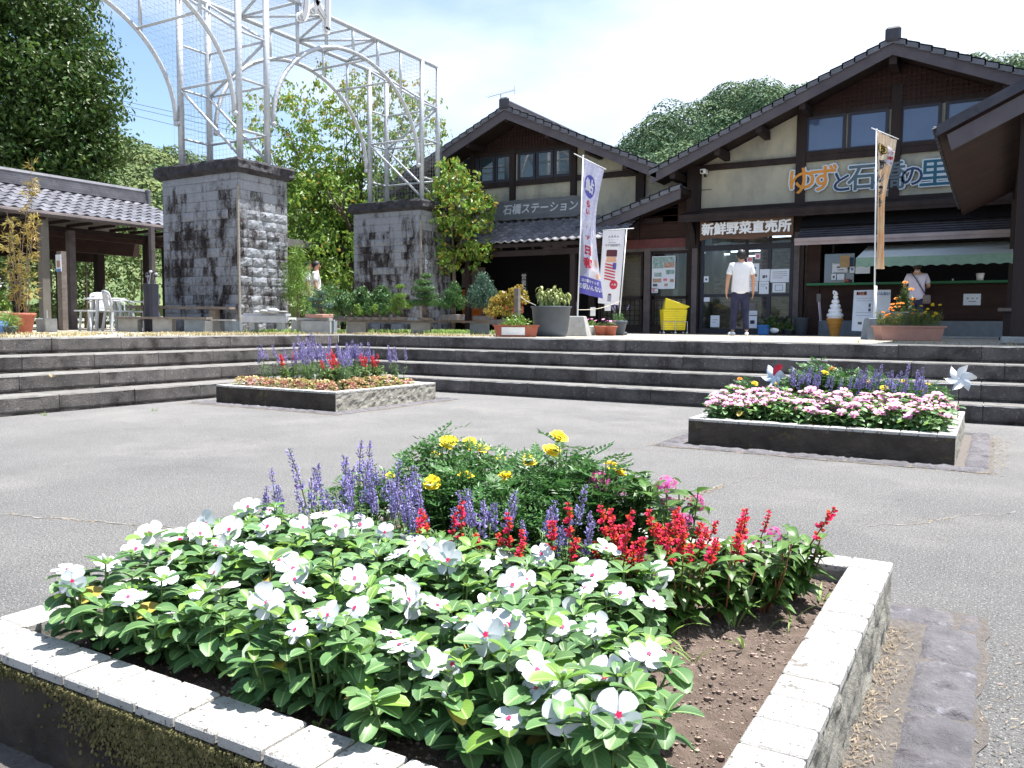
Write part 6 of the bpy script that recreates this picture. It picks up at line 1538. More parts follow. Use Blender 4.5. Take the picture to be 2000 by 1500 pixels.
write(m, '新鮮野菜直売所', .315, lambda u, v, w_: (mx_+u, YF-.556-w_, mz+v+.01), offset=.012, extrude=.004, spacing=1.0); m.build('lettering', M_white, t)
# station board
a, c = at_y(964, 408, YF-.2), at_y(1137, 405, YF-.2); za, zb2 = at_y(1050, 427, YF-.2).z, at_y(1050, 388, YF-.2).z
t = thing('station_signboard', 'long grey wooden plank sign with ragged ends and white lettering on the smaller hall', 'sign', (a.x, YF-.2, za))
m = MB(); N = 30; rr_ = random.Random(4); top = []; bot = []
for i in range(N+1): u = i/N; x = lerp(a.x, c.x, u); e = min(1, u*12, (1-u)*12+.4); top.append((x, YF-.24, lerp((za+zb2)/2, zb2, .5+.5*e)+rr_.uniform(-.012, .012))); bot.append((x, YF-.24, lerp((za+zb2)/2, za, .5+.5*e)+rr_.uniform(-.012, .012)))
for i in range(N): m.prism([bot[i], bot[i+1], top[i+1], top[i]], (0, .06, 0))
m.build('board', mat('grey_board', (.10, .105, .115), (.15, .155, .165), sc=5, rough=.8, stretch=(.3, 1, 3)), t)
m = MB(); cx = lerp(a.x, c.x, .54); mz = (za+zb2)/2
write(m, '石橋ステーション', .305, lambda u, v, w_: (cx+u, YF-.246-w_, mz+v), offset=.006, extrude=.004, shear=.15); m.build('lettering', mat('grey_white_paint', (.48, .52, .56), rough=.7), t)
# security camera
c = at_y(1376, 337, YF-.2); t = thing('security_camera', 'small white security camera on the corner of the market hall', 'camera', (c.x, YF-.1, c.z))
m = MB(); m.cbox(c.x-.07, c.x+.07, YF-.36, YF-.14, c.z-.04, c.z+.07, .01); m.build('housing', M_white, t); m = MB(); m.tube([(c.x-.02, YF-.37, c.z), (c.x-.02, YF-.35, c.z)], .035, 12); m.box(c.x-.02, c.x+.02, YF-.2, YF-.09, c.z-.1, c.z-.04); m.build('lens', M_black, t)
# posters and papers on the glass
def sheet(name, label, px0, py0, px1, py1, Y, parts=(), base=M_paper, cat='notice', group='papers on the shop glass'):
    p, q = at_y(px0, py0, Y), at_y(px1, py1, Y); t = thing(name, label, cat, (p.x, Y, q.z), group=group); m = MB(); m.box(p.x, q.x, Y-.004, Y, q.z, p.z); m.build('sheet', base, t)
    if parts:
        ms = []; m = MB()
        for (u0, v0, u1, v1, mt) in parts:
            if mt not in ms: ms.append(mt)
            m.box(lerp(p.x, q.x, u0), lerp(p.x, q.x, u1), Y-.008, Y-.0045, lerp(p.z, q.z, v1), lerp(p.z, q.z, v0), ms.index(mt))
        m.build('print', ms, t)
    return p, q, t
M_ph1 = mat('photo_print', (.12, .26, .22), (.42, .50, .55), sc=14, rough=.5); M_ph2 = mat('photo_print_warm', (.35, .14, .09), (.50, .42, .35), sc=16, rough=.5)
YG = YF-.034
sheet('poster', 'large white poster with landscape photographs in the wing window', 1274, 501, 1318, 564, YG, [(.03, .02, .97, .2, M_ph1), (.03, .2, .5, .37, M_ph1), (.52, .2, .97, .36, M_ph2), (.10, .5, .42, .62, M_ph1), (.6, .42, .97, .56, M_ph1), (.05, .68, .42, .80, M_ph2), (.50, .68, .66, .76, M_pink), (.78, .70, .95, .80, M_ph2), (.05, .84, .25, .92, M_ink), (.55, .84, .70, .92, M_ph2)], cat='poster')
sheet('sticker', 'small white and pink sticker under the landscape poster', 1273, 563, 1285, 572, YG, [(.1, .15, .5, .6, M_pink), (.1, .7, .9, .85, M_ink)], cat='sticker')
L_ = lambda n, x0=.12, x1=.88, y0=.2, dy=.15: [(x0, y0+dy*i, x1-(.2 if i == n-1 else 0), y0+dy*i+.03, M_ink) for i in range(n)]
YG = YF-.034
sheet('notice', 'pink-red square notice at the top of the shop door', 1459, 503, 1470, 514, YG, [(.1, .1, .9, .6, M_pink)])
sheet('notice', 'small pinkish notice beside the red one on the door', 1475, 495, 1485, 506, YG, [(.2, .2, .8, .8, M_pink)])
sheet('notice', 'pale blue map sheet high on the right door leaf', 1463, 515, 1482, 549, YG, [(.4, .2, .7, .32, M_blue), (.55, .6, .8, .75, M_ink)])
sheet('notice', 'sheet with a small drawing beside the blue map', 1484, 526, 1503, 549, YG, [(.3, .5, .55, .75, M_ink), (.6, .5, .75, .7, M_ink)])
sheet('notice', 'widest white notice on the right of the door', 1505, 526, 1541, 551, YG, L_(4))
sheet('notice', 'tall white notice with a small mark at mid height', 1483, 550, 1501, 574, YG, L_(2)+[(.7, .45, .82, .6, M_ink)])
sheet('notice', 'white notice with a square frame, lower right of the door', 1509, 553, 1534, 571, YG, [(.2, .2, .8, .24, M_ink), (.2, .76, .8, .8, M_ink), (.2, .2, .23, .8, M_ink), (.77, .2, .8, .8, M_ink)])
sheet('notice', 'plain white paper behind the customer on the door', 1462, 550, 1480, 569, YG, L_(3))
sheet('sticker', 'little white sticker with a dark ring on the left door leaf', 1375, 540, 1384, 551, YG, [(.3, .35, .7, .7, M_ink)], cat='sticker')
sheet('sticker', 'small blank pale card low on the left door leaf', 1375, 581, 1386, 589, YG, cat='sticker')
sheet('notice', 'white sheet with two lines of writing low on the left door leaf', 1388, 616, 1405, 639, YG, L_(2, .25, .8, .35, .22))
sheet('notice', 'white sheet with a dark round emblem at the bottom of the right door leaf', 1461, 617, 1478, 641, YG, [(.25, .35, .75, .65, M_ink), (.38, .42, .66, .58, M_paper)])
sheet('notice', 'small lined card above the round-emblem sheet', 1462, 607, 1479, 615, YG, L_(2, .1, .9, .3, .35))
sheet('notice', 'grey-beige card low on the door glass', 1461, 592, 1476, 607, YG, base=M_canopy)
YK = YF-.04
sheet('notice', 'white bordered notice in the kiosk window', 1626, 514, 1655, 533, YK, [(.05, .05, .95, .1, M_ink), (.05, .9, .95, .95, M_ink), (.3, .35, .5, .5, M_ink), (.35, .65, .75, .72, M_ink)], group='papers at the kiosk')
sheet('notice', 'small card with a ring mark below the kiosk notice', 1624, 535, 1633, 547, YK, [(.3, .3, .7, .7, M_ink)], group='papers at the kiosk')
sheet('notice', 'pale card at the foot of the kiosk notice', 1635, 535, 1649, 547, YK, group='papers at the kiosk')
sheet('notice', 'white card with a blue square right of the kiosk notice', 1660, 521, 1669, 533, YK, [(.25, .2, .75, .6, M_blue)], group='papers at the kiosk')
sheet('notice', 'plain grey-white paper hanging under the awning', 1671, 520, 1699, 534, YK, group='papers at the kiosk')
sheet('notice', 'tan square tag hanging over the kiosk window', 1641, 499, 1659, 522, YF-.30, base=M_tan, group='papers at the kiosk')
sheet('notice', 'white framed notice on the red-brown kiosk panel', 1882, 574, 1915, 596, YF-.03, [(.2, .35, .3, .45, M_ink), (.5, .35, .58, .45, M_ink), (.75, .35, .82, .45, M_ink), (.3, .65, .75, .7, M_ink)], group='papers at the kiosk')
# awning
aw = thing('awning', 'pale green scalloped cloth awning over the kiosk counter', 'awning', (X(1820, 500), YF, 2.4))
YA = 19.3; xa, xb = X(1672, 500, YA), X(1979, 495, YA); m = MB()
zf_ = at_y(1820, 500, YA).z
m.prism([(xa, YA, zf_), (xa, YF-.1, zf_+.42), (xa, YF-.1, zf_+.40), (xa, YA, zf_-.02)], (xb-xa, 0, 0)); m.build('cloth_top', M_awnw, aw)
m = MB(); N = 110; vs = []; fs = []; zv = at_y(1760, 521, YA).z
for i in range(N+1):
    u = i/N; x = lerp(xa, xb, u); vs.append((x, YA-.01-.006*sin(u*90), zf_+.01)); vs.append((x, YA-.02-.012*sin(u*60), zv+.03*abs(sin(u*pi*13))))
for i in range(N): fs.append((2*i, 2*i+1, 2*i+3, 2*i+2))
m.add(vs, fs); m.build('valance', M_awn, aw, smooth=True)

# ------------------------------------------------------------------ banners on poles
M_bblue = mat('banner_lilac', (.50, .50, .68), (.66, .66, .80), sc=20, rough=.9, trans=.4); M_bwhite = mat('banner_white', (.80, .80, .86), rough=.9, trans=.4)
M_bnavy = mat('banner_blue_print', (.14, .13, .46), rough=.9, trans=.25); M_bred = mat('banner_red_print', (.60, .05, .08), rough=.9, trans=.2); M_bgrey = mat('banner_grey_print', (.38, .38, .45), rough=.9, trans=.3)
M_borange = mat('banner_orange', (.80, .58, .38), (.84, .72, .55), sc=3, rough=.9, trans=.45); M_byel = mat('banner_yellow_print', (.82, .62, .18), rough=.9, trans=.3); M_bdk = mat('banner_dark_print', (.05, .045, .05), rough=.9); M_bflesh = mat('banner_flesh_print', (.75, .42, .28), rough=.9, trans=.2)
def surf(tl, tr, bl, br, bulge, nrm, fold=0, f2=0):
    tl, tr, bl, br = map(Vector, (tl, tr, bl, br)); nrm = Vector(nrm).normalized()
    def fn(u, v, w=0):                          # u, v in 0..1 from the top left
        p = tl.lerp(tr, u).lerp(bl.lerp(br, u), v)
        p += nrm*(bulge*sin(pi*u)*sin(pi*min(1, v*1.1))+fold*sin(u*9+v*5)*min(1, v*4)+f2*sin(u*16-v*3)*v - w)
        return tuple(p)
    return fn
def cloth(mb, fn, nu=14, nv=50, mi=0, u0=0, u1=1, v0=0, v1=1, w=0):
    vs = [fn(lerp(u0, u1, i/nu), lerp(v0, v1, j/nv), w) for i in range(nu+1) for j in range(nv+1)]
    mb.add(vs, [(i*(nv+1)+j, i*(nv+1)+j+1, (i+1)*(nv+1)+j+1, (i+1)*(nv+1)+j) for i in range(nu) for j in range(nv)], mi)
def decal(mb, fn, poly, mi, w=.004):
    # polygon in (u, v), fanned and subdivided so it hugs the cloth
    cx = sum(p[0] for p in poly)/len(poly); cy = sum(p[1] for p in poly)/len(poly); vs = []; fs = []; K = 4; n = len(poly)
    for k in range(1, K+1):
        for p in poly: vs.append(fn(lerp(cx, p[0], k/K), lerp(cy, p[1], k/K), w))
    vs.append(fn(cx, cy, w)); c = len(vs)-1
    for i in range(n):
        j = (i+1) % n; fs.append((c, i, j))
        for k in range(K-1): fs.append((k*n+i, (k+1)*n+i, (k+1)*n+j, k*n+j))
    mb.add(vs, fs, mi)
def ell(cx, cy, rx, ry, n=20, ph=0): return [(cx+rx*cos(ph+2*pi*i/n), cy+ry*sin(ph+2*pi*i/n)) for i in range(n)]
def bwrite(mb, fn, txt, cx, cy, hx, hy, mi, off=.05, w=.007):
    write(mb, txt, 1.0, lambda u, v, z: fn(cx+u*hx, cy-v*hy, w+z), mi, offset=off)
def q3(px, py, D): return ad(px, py, D)
def banner_pole(t, base_px, base_y_D, top, arm0, arm1, D, sleeve=None):
    m = MB(); b0 = on_t(base_px, D); m.tube([tuple(b0+Vector((0, 0, .25))), top], [.014, .011], 8)
    m.tube([arm0, arm1], .008, 6); m.ball(tuple(top), .02, 8, 6); m.build('pole', M_white, t, smooth=True); return b0
D1 = 15.6; t = thing('tall_banner', 'tall lilac and white vertical banner with purple disc and red lettering on a concrete foot', 'banner', tuple(on_t(1126, D1)))
top = q3(1139, 305, D1); b0 = banner_pole(t, 1126, 0, tuple(top), tuple(q3(1121, 300, D1)), tuple(q3(1184, 331, D1)), D1)
m = MB(); m.tube([tuple(b0+Vector((0, 0, .3))), tuple(q3(1127, 590, D1))], .024, 8); m.build('sleeve', M_potg, t)
fn = surf(q3(1140, 309, D1), q3(1180, 331, D1), q3(1129, 570, D1), q3(1178, 582, D1), 0, (-FW.x, -FW.y, 0), .035, .02)
tl_, tr_, bl_, br_ = q3(1140, 309, D1), q3(1180, 331, D1), q3(1129, 572, D1), q3(1178, 583, D1)
def fn(u, v, w=0):
    L = tl_.lerp(bl_, v); Rr = tr_.lerp(br_, v)+RT*(-.15*sin(pi*min(1, v*1.35))+.0)*(1 if v < .74 else 0)
    if v >= .74: Rr = tr_.lerp(br_, v)
    # waist of the wind-blown cloth
    Rr = tr_.lerp(br_, v)-RT*.155*max(0, sin(pi*v**.85))**1.3
    p = L.lerp(Rr, u); p += Vector((-FW.x, -FW.y, 0))*(.05*sin(u*5+v*7)*min(1, v*3)+.02*sin(u*13+v*11)+w); return tuple(p)
m = MB(); cloth(m, fn, 16, 60); m.build('cloth', M_bblue, t, smooth=True)
m = MB(); ms = [M_bnavy, M_bwhite, M_bred, M_bgrey, M_bflesh]
decal(m, fn, ell(.42, .18, .33, .085), 0); cloth(m, fn, 12, 16, 0, .0, 1, .865, 1, .004)
for (v0, v1) in ((.42, .865),): decal(m, fn, [(.30, .44), (.75, .42), (.98, .6), (.98, .865), (.42, .865), (.22, .62)], 1, .003)
decal(m, fn, [(.0, .60), (.14, .52), (.22, .70), (.42, .863), (.0, .863)], 3, .0035)
bwrite(m, fn, '鮎', .42, .18, .50, .10, 1)
for ch_, v, s in (('ら', .31, .5), ('い', .37, .45), ('ヨ', .475, .34), ('ッ', .56, .46), ('日', .665, .72), ('和', .765, .78)): bwrite(m, fn, ch_, .44, v, s*.62, s*.105, 2, .06)
decal(m, fn, ell(.80, .74, .12, .03), 4, .0045); decal(m, fn, [(.55, .80), (.8, .77), (.98, .82), (.9, .86), (.62, .86)], 4, .0045); decal(m, fn, [(.6, .80), (.72, .78), (.7, .81)], 0, .006)
bwrite(m, fn, '道の駅やすらぎ', .5, .897, .11, .026, 1, .03); bwrite(m, fn, 'の駅いんない', .5, .943, .165, .046, 1, .04)
m.build('print', ms, t)
def frustum(label, px, D, r0, r1, h, rz, mt, nm='banner_base'):
    p = on_t(px, D); m = MB(); s = [(-1, -1), (1, -1), (1, 1), (-1, 1)]; c_, s_ = cos(rz), sin(rz)
    def R2(x, y): return (p.x+x*c_-y*s_, p.y+x*s_+y*c_)
    rs = [(r0, 0), (r0*.99, .02), (r1*1.02, h-.012), (r1*.92, h)]; vs = []
    for r_, z in rs: vs += [(*R2(r_*a, r_*b), ZT+z) for a, b in s]
    fs = [(3, 2, 1, 0), (12, 13, 14, 15)]
    for j in range(3):
        for k in range(4): k2 = (k+1) % 4; fs.append((j*4+k, j*4+k2, j*4+4+k2, j*4+4+k))
    m.add(vs, fs); tag(m.build(nm, mt, None, origin=tuple(p)), label, 'banner base'); return p
frustum('pale concrete block foot of the tall lilac banner', 1125, 15.6, .24, .155, .37, .25, M_conc)
# jar banner
D2 = 17.2; t = thing('jar_banner', 'shorter white banner printed with a brown-capped jar and red stripes, by the wing window', 'banner', tuple(on_t(1207, D2)))
top = q3(1224, 448, D2); banner_pole(t, 1207, 0, tuple(top), tuple(q3(1177, 450, D2)), tuple(q3(1238, 446, D2)), D2)
tl_2, tr_2, bl_2, br_2 = q3(1178, 451, D2), q3(1221, 449, D2), q3(1168, 592, D2), q3(1209, 596, D2)
def fn2(u, v, w=0):
    p = tl_2.lerp(bl_2, v).lerp(tr_2.lerp(br_2, v), u); p += Vector((-FW.x, -FW.y, 0))*(.02*sin(u*6+v*5)*min(1, v*4)+w); return tuple(p)
m = MB(); cloth(m, fn2, 10, 30); m.build('cloth', M_bwhite, t, smooth=True)
m = MB(); ms = [M_bnavy, M_bwhite, M_bred, M_bgrey, mat('jar_brown', (.10, .03, .04), rough=.8), M_bflesh]
for k in range(4): cx = .30+.13*k; decal(m, fn2, [(cx-.05, .10), (cx-.05, .085), (cx, .07-.012*(k in (1, 2))), (cx+.05, .085), (cx+.05, .10), (cx+.035, .10), (cx, .085), (cx-.035, .10)], 3)
for k in range(4): decal(m, fn2, [(.25+.13*k, .125), (.33+.13*k, .125), (.33+.13*k, .132), (.25+.13*k, .132)], 3)
bwrite(m, fn2, 'ゆず胡椒専門', .48, .205, .115, .036, 3, .03); bwrite(m, fn2, '院内特産品', .46, .165, .07, .018, 3, .02)
decal(m, fn2, [(.22, .27), (.30, .262), (.66, .262), (.72, .27), (.72, .355), (.22, .355)], 4); decal(m, fn2, [(.26, .36), (.68, .36), (.72, .43), (.22, .43)], 5, .0035)
for k in range(6): v = .445+.040*k; decal(m, fn2, [(.20, v), (.70, v+.03), (.70, v+.048), (.20, v+.018)], 2, .005)
decal(m, fn2, [(.56, .44), (.72, .44), (.72, .53), (.56, .53)], 0, .007); decal(m, fn2, ell(.66, .735, .19, .062), 2, .006); bwrite(m, fn2, '人気', .66, .735, .13, .03, 1, .03, .009)
decal(m, fn2, [(.42, .88), (.60, .88), (.60, .965), (.42, .965)], 3, .005); decal(m, fn2, [(.44, .86), (.58, .86), (.58, .88), (.44, .88)], 4, .005)
m.build('print', ms, t); m = MB(); b0 = on_t(1207, D2); m.cbox(b0.x-.14, b0.x+.14, b0.y-.14, b0.y+.14, ZT, ZT+.07, .02); m.tube([tuple(b0), tuple(b0+Vector((0, 0, .3)))], .02, 8); m.build('foot', M_potg, t)
# folded orange banner
D3 = 14.0; t = thing('orange_banner', 'furled orange and yellow banner hanging narrow from a pole, right of the customer', 'banner', tuple(on_t(1705, D3)))
top = q3(1712, 254, D3); m = MB(); b0 = on_t(1703, D3); m.tube([tuple(b0+Vector((0, 0, .25))), tuple(top)], [.014, .011], 8); m.tube([tuple(q3(1702, 250, D3)), tuple(q3(1755, 272, D3))], .008, 6); m.ball(tuple(top), .02, 8, 6); m.tube([tuple(b0), tuple(b0+Vector((0, 0, .9)))], .022, 8)
for py in (331, 400, 460): p = q3(1710, py, D3); m.tube([tuple(p), tuple(p+RT*.05)], .005, 5)
m.build('pole', M_white, t, smooth=True)
KL = [(254, 1714, 1751), (300, 1714, 1746), (345, 1714, 1736), (390, 1714, 1728), (430, 1715, 1727), (470, 1716, 1726), (500, 1716, 1726), (525, 1714, 1727)]
def fn3(u, v, w=0):
    y = lerp(256, 525, v)
    for i in range(len(KL)-1):
        if KL[i][0]-1 <= y <= KL[i+1][0]+1: s = (y-KL[i][0])/(KL[i+1][0]-KL[i][0]); a = lerp(KL[i][1], KL[i+1][1], s); b = lerp(KL[i][2], KL[i+1][2], s); break
    yy = y+lerp(0, 18*(1-v)**3, u); p = ad(lerp(a, b, u), yy, D3); p += Vector((-FW.x, -FW.y, 0))*((.02+.06*v)*sin(u*15+v*4)+w); return tuple(p)
m = MB(); cloth(m, fn3, 24, 50); m.build('cloth', M_borange, t, smooth=True)
m = MB(); decal(m, fn3, [(.52, .08), (.98, .10), (.94, .24), (.52, .22)], 3); bwrite(m, fn3, '冷', .75, .125, .30, .032, 0, .03); bwrite(m, fn3, '凍', .75, .17, .30, .032, 0, .03); bwrite(m, fn3, '産', .75, .212, .28, .026, 0, .03)
bwrite(m, fn3, 'ゆ', .26, .13, .55, .085, 1, .10); bwrite(m, fn3, 'ゆ', .26, .13, .55, .085, 2, .03, .010)
for ch_, v in (('ず', .24), ('ソ', .34), ('フ', .43), ('ト', .52)): bwrite(m, fn3, ch_, .30, v, .50, .075, 1, .08); bwrite(m, fn3, ch_, .30, v, .5, .075, 4, .02, .010)
m.build('print', [M_bred, M_bdk, M_byel, M_bwhite, M_bwhite], t)
frustum('bluish concrete block foot of the folded orange banner', 1702, 14.0, .155, .115, .36, .5, M_bluec)
# rope with tags between the banner poles
a = ad(1127, 605, 15.6); c = ad(1212, 588, 17.2); m = MB(); pts = [a.lerp(c, i/10)-Vector((0, 0, .06*sin(pi*i/10))) for i in range(11)]; m.tube(pts, .007, 5)
tag(m.build('rope', M_rope, None, origin=tuple(a)), 'thin pale rope strung from the tall banner pole to the jar banner', 'rope')
a2 = ad(1010, 575, 14.4); c2 = ad(1046, 596, 14.6); m = MB(); m.tube([a2, a2.lerp(c2, .5)-Vector((0, 0, .02)), c2, ad(1046, 630, 14.6)], .008, 5); tag(m.build('rope', M_rope, None, origin=tuple(a2)), 'short rope tied to the wooden stake by the large tub', 'rope')
for i, (px, py, w, h, D) in enumerate(((1158, 600, 11, 17, 16.2), (1187, 592, 13, 15, 16.8))):
    p = ad(px, py, D); m = MB(); m.beam(tuple(p), tuple(p-Vector((0, 0, h*D/FPX))), w*D/FPX, .004); tag(m.build('paper_tag', M_white, None, origin=tuple(p)), '%s blank white tag hanging from the rope' % ('left' if i == 0 else 'right'), 'tag')
p = ad(1101, 606, 15.2); m = MB(); m.beam(tuple(p), tuple(p-Vector((0, 0, .3))), .16, .012); tag(m.build('white_card', M_white, None, origin=tuple(p)), 'white card between the large tub and the banner foot', 'card')

# ------------------------------------------------------------------ things by the doors
p = on_t(1313, 20.2); t = thing('basket_stack', 'stack of bright yellow shopping baskets on a low metal trolley by the wing window', 'baskets', tuple(p))
m = MB(); side = RT.copy(); side.z = 0; side.normalize(); dep_ = Vector((-side.y, side.x, 0))
def bpt(u, v, z): return p+side*u+dep_*v+Vector((0, 0, z))
W2, D2_ = .30, .22
vs = [bpt(-W2*.9, -D2_, .10), bpt(W2*.8, -D2_, .10), bpt(W2*.8, D2_, .10), bpt(-W2*.9, D2_, .10), bpt(-W2, -D2_, .62), bpt(W2*.9, -D2_*1.0, .48), bpt(W2*.9, D2_, .48), bpt(-W2, D2_, .62)]
for k in range(9):
    z = .10+.055*k; e = .004*k
    m.add([bpt(-W2*.88-e, -D2_-e, z), bpt(W2*.78+e, -D2_-e, z), bpt(W2*.78+e, D2_+e, z), bpt(-W2*.88-e, D2_+e, z), bpt(-W2*.90-e, -D2_-e-.008, z+.050), bpt(W2*.80+e, -D2_-e-.008, z+.050), bpt(W2*.80+e, D2_+e+.008, z+.050), bpt(-W2*.90-e, D2_+e+.008, z+.050)], [(0, 3, 2, 1), (0, 1, 5, 4), (1, 2, 6, 5), (2, 3, 7, 6), (3, 0, 4, 7)])
m.build('lower_baskets', M_yel, t)
m = MB(); z0 = .60
A_ = [bpt(-W2*.85, -D2_, .58), bpt(W2*.70, -D2_, .58), bpt(W2*.70, D2_, .58), bpt(-W2*.85, D2_, .58)]; B2 = [bpt(-W2*.80, -D2_*1.1, .86), bpt(W2*1.1, -D2_*1.15, .66), bpt(W2*1.1, D2_*1.15, .66), bpt(-W2*.55, D2_*1.1, .88)]
A_[0] = bpt(-W2*.9, -D2_, .58)
m.add(A_+B2, [(0, 3, 2, 1), (0, 1, 5, 4), (1, 2, 6, 5), (2, 3, 7, 6), (3, 0, 4, 7)]); o = m.build('top_basket', M_yel, t); so_ = o.modifiers.new('s', 'SOLIDIFY'); so_.thickness = .02
m = MB()
for s_ in (-1, 1): m.tube([bpt(s_*W2*.95, -D2_*1.1, .02), bpt(s_*W2*.95, -D2_*1.1, .30), bpt(0, -D2_*1.15, .30), bpt(0, -D2_*1.15, .02)], .010, 6)
for u in (-1, 0, 1): m.ball(tuple(bpt(u*W2*.93, -D2_*1.12, .03)), .03, 8, 6); m.ball(tuple(bpt(u*W2*.93, D2_, .03)), .03, 8, 6)
m.build('trolley', M_galv, t, smooth=True)
# soft-ice cone
p = on_t(1626, 19.2); t = thing('soft_ice_model', 'large model of a white soft-serve ice cream in an orange wafer cone beside the kiosk', 'ice cream model', tuple(p))
sc_ = 1.02; m = MB(); m.lathe([(.10, 0), (.105, .03), (.13, .20), (.145, .205), (.145, .26), (.165, .265), (.175, .36), (.188, .36), (.188, .40)], tuple(p), 20); m.build('cone', M_cone, t)
m = MB(); prof = [(.17, .40)]
for k in range(5):
    R_ = .185-.032*k; z = .42+.105*k
    for q in range(7): a = q/6*pi; prof.append((R_-.028*(1-sin(a)), z+.10*q/6))
prof += [(.045, .98), (.02, 1.02), (.001, 1.03)]
m.lathe(prof, tuple(p), 24); m.tube([tuple(p+Vector((.02, 0, .93))), tuple(p+Vector((-.03, 0, 1.0))), tuple(p+Vector((-.05, 0, 1.04)))], [.05, .045, .02], 10); m.build('ice_swirl', M_cream, t, smooth=True)
m = MB(); m.ball((p.x-.02, p.y-.045, ZT+.985), .013, 8, 6, 0, (.8, .5, 1.6)); m.build('eye', M_black, t)
# menu board (white panel) leaning by the counter
a = on_t(1664, 18.6); t = thing('menu_board', 'tall white menu board leaning under the kiosk counter', 'menu board', tuple(a))
P_ = lambda u, v: tuple(ad(1664+u, 0+v, 18.6))
m = MB(); quad = [ad(1664, 646, 18.4), ad(1704, 648, 18.4), ad(1710, 566, 18.75), ad(1669, 567, 18.75)]; nr = Vector((FW.x, FW.y, 0)); m.prism(quad, tuple(nr*.03)); m.build('board', M_paper, t)
def mb_fn(u, v, w=0): p = quad[3].lerp(quad[2], u).lerp(quad[0].lerp(quad[1], u), v); p = p-nr*(.004+w); return tuple(p)
m = MB(); decal(m, mb_fn, [(.10, .04), (.60, .04), (.60, .13), (.10, .13)], 0, .001)
for v in (.2, .26, .55, .62): decal(m, mb_fn, [(.12, v), (.88, v), (.88, v+.006), (.12, v+.006)], 1, .001)
decal(m, mb_fn, [(.72, .33), (.82, .33), (.82, .42), (.72, .42)], 1, .001); decal(m, mb_fn, [(.72, .45), (.84, .45), (.84, .52), (.72, .52)], 1, .001)
write(m, '鮎の里', .3, lambda u, v, w_: mb_fn(.35+u*.55, .085-v*.28, .002), 2, offset=.01); decal(m, mb_fn, [(.1, .70), (.55, .70), (.55, .95), (.1, .95)], 3, .001); decal(m, mb_fn, [(.25, .78), (.45, .78), (.45, .84), (.25, .84)], 1, .002)
m.build('print', [mat('pink_banner_print', (.62, .30, .25), rough=.8), M_ink, M_red, M_white], t)
p = on_t(1718, 18.3); m = MB(); q = ad(1709, 567, 18.6); m.prism([ad(1709, 646, 18.4), ad(1737, 646, 18.4), ad(1740, 566, 18.6), ad(1710, 566, 18.6)], tuple(nr*.03)); t = thing('menu_board', 'pale blue-titled board partly hidden behind the marigold planter', 'menu board', tuple(p)); m.build('board', M_paper, t)
qd = [ad(1709, 646, 18.4), ad(1737, 646, 18.4), ad(1740, 566, 18.6), ad(1710, 566, 18.6)]
m = MB(); write(m, 'いんない', .3, lambda u, v, w_: tuple(qd[3].lerp(qd[2], .5+u*.75).lerp(qd[0].lerp(qd[1], .5+u*.75), .10-v*.3)-nr*.006), 0, offset=.012); m.build('print', M_blue, t)
# narrow paper strips at the kiosk post
m = MB(); m.beam(tuple(ad(1600, 590, 19.4)), tuple(ad(1603, 627, 19.4)), .14, .01); tag(m.build('hanging_cloth', M_shirtl, None, origin=tuple(ad(1600, 590, 19.4))), 'pale lilac cloth hanging on the timber left of the ice cream model', 'cloth')
m = MB(); m.beam(tuple(ad(1599, 574, 19.45)), tuple(ad(1599, 590, 19.45)), .10, .01); tag(m.build('paper_strip', M_canopy, None, origin=tuple(ad(1599, 590, 19.45))), 'grey paper strip above the hanging lilac cloth', 'paper')
# crates and pots by the door
p = on_t(1488, 19.6); t = thing('blue_crate', 'small blue plastic crate at the foot of the shop door', 'crate', tuple(p)); m = MB(); m.cbox(p.x-.11, p.x+.11, p.y-.1, p.y+.1, ZT, ZT+.24, .012); m.box(p.x-.125, p.x+.125, p.y-.115, p.y+.115, ZT+.2, ZT+.23); m.build('crate_body', mat('blue_plastic', (.02, .13, .38), rough=.4), t)
pot('door_plant', 'dark leafy plant pot behind the blue crate', 1505, 20.2, rim(.12, .16, .16), M_potg, bushy(M_hedge, .26, .34, 26, .10, .05, seed=21), cat='potted plant')
pot('door_plant', 'leafy pot plant at the right door post', 1535, 20.2, rim(.11, .14, .14), M_potg, bushy(M_hedge, .20, .36, 20, .08, .04, seed=22), cat='potted plant')
pot('dark_bin', 'dark round bin beside the right door post', 1561, 20.0, [(.13, 0), (.16, .40), (.17, .41), (.15, .42)], M_potg, cat='bin')
p = on_t(1509, 19.6); m = MB(); m.ball((p.x, p.y, ZT+.11), .11, 14, 8, 0, (1.0, .4, .55)); tag(m.build('white_plate', M_white, None, smooth=True, origin=tuple(p)), 'white oval plaque standing on the ground by the blue crate', 'plaque')
# kiosk shelf items
def cup(px, py, r_, h_, mt, lab, Y=YF-.15):
    c = at_y(px, py, Y); m = MB(); m.lathe([(r_*.75, 0), (r_, h_), (r_*.9, h_), (r_*.7, .02)], (c.x, Y, 2.042), 14); tag(m.build('cup', mt, None, smooth=True, origin=(c.x, Y, 2.042)), lab, 'cup')
cup(1914, 545, .085, .16, M_white, 'white paper cup on the green kiosk counter'); cup(1655, 545, .07, .09, M_terra, 'small brown bowl on the left of the green counter'); cup(1861, 548, .022, .05, M_white, 'tiny white jar on the green counter')
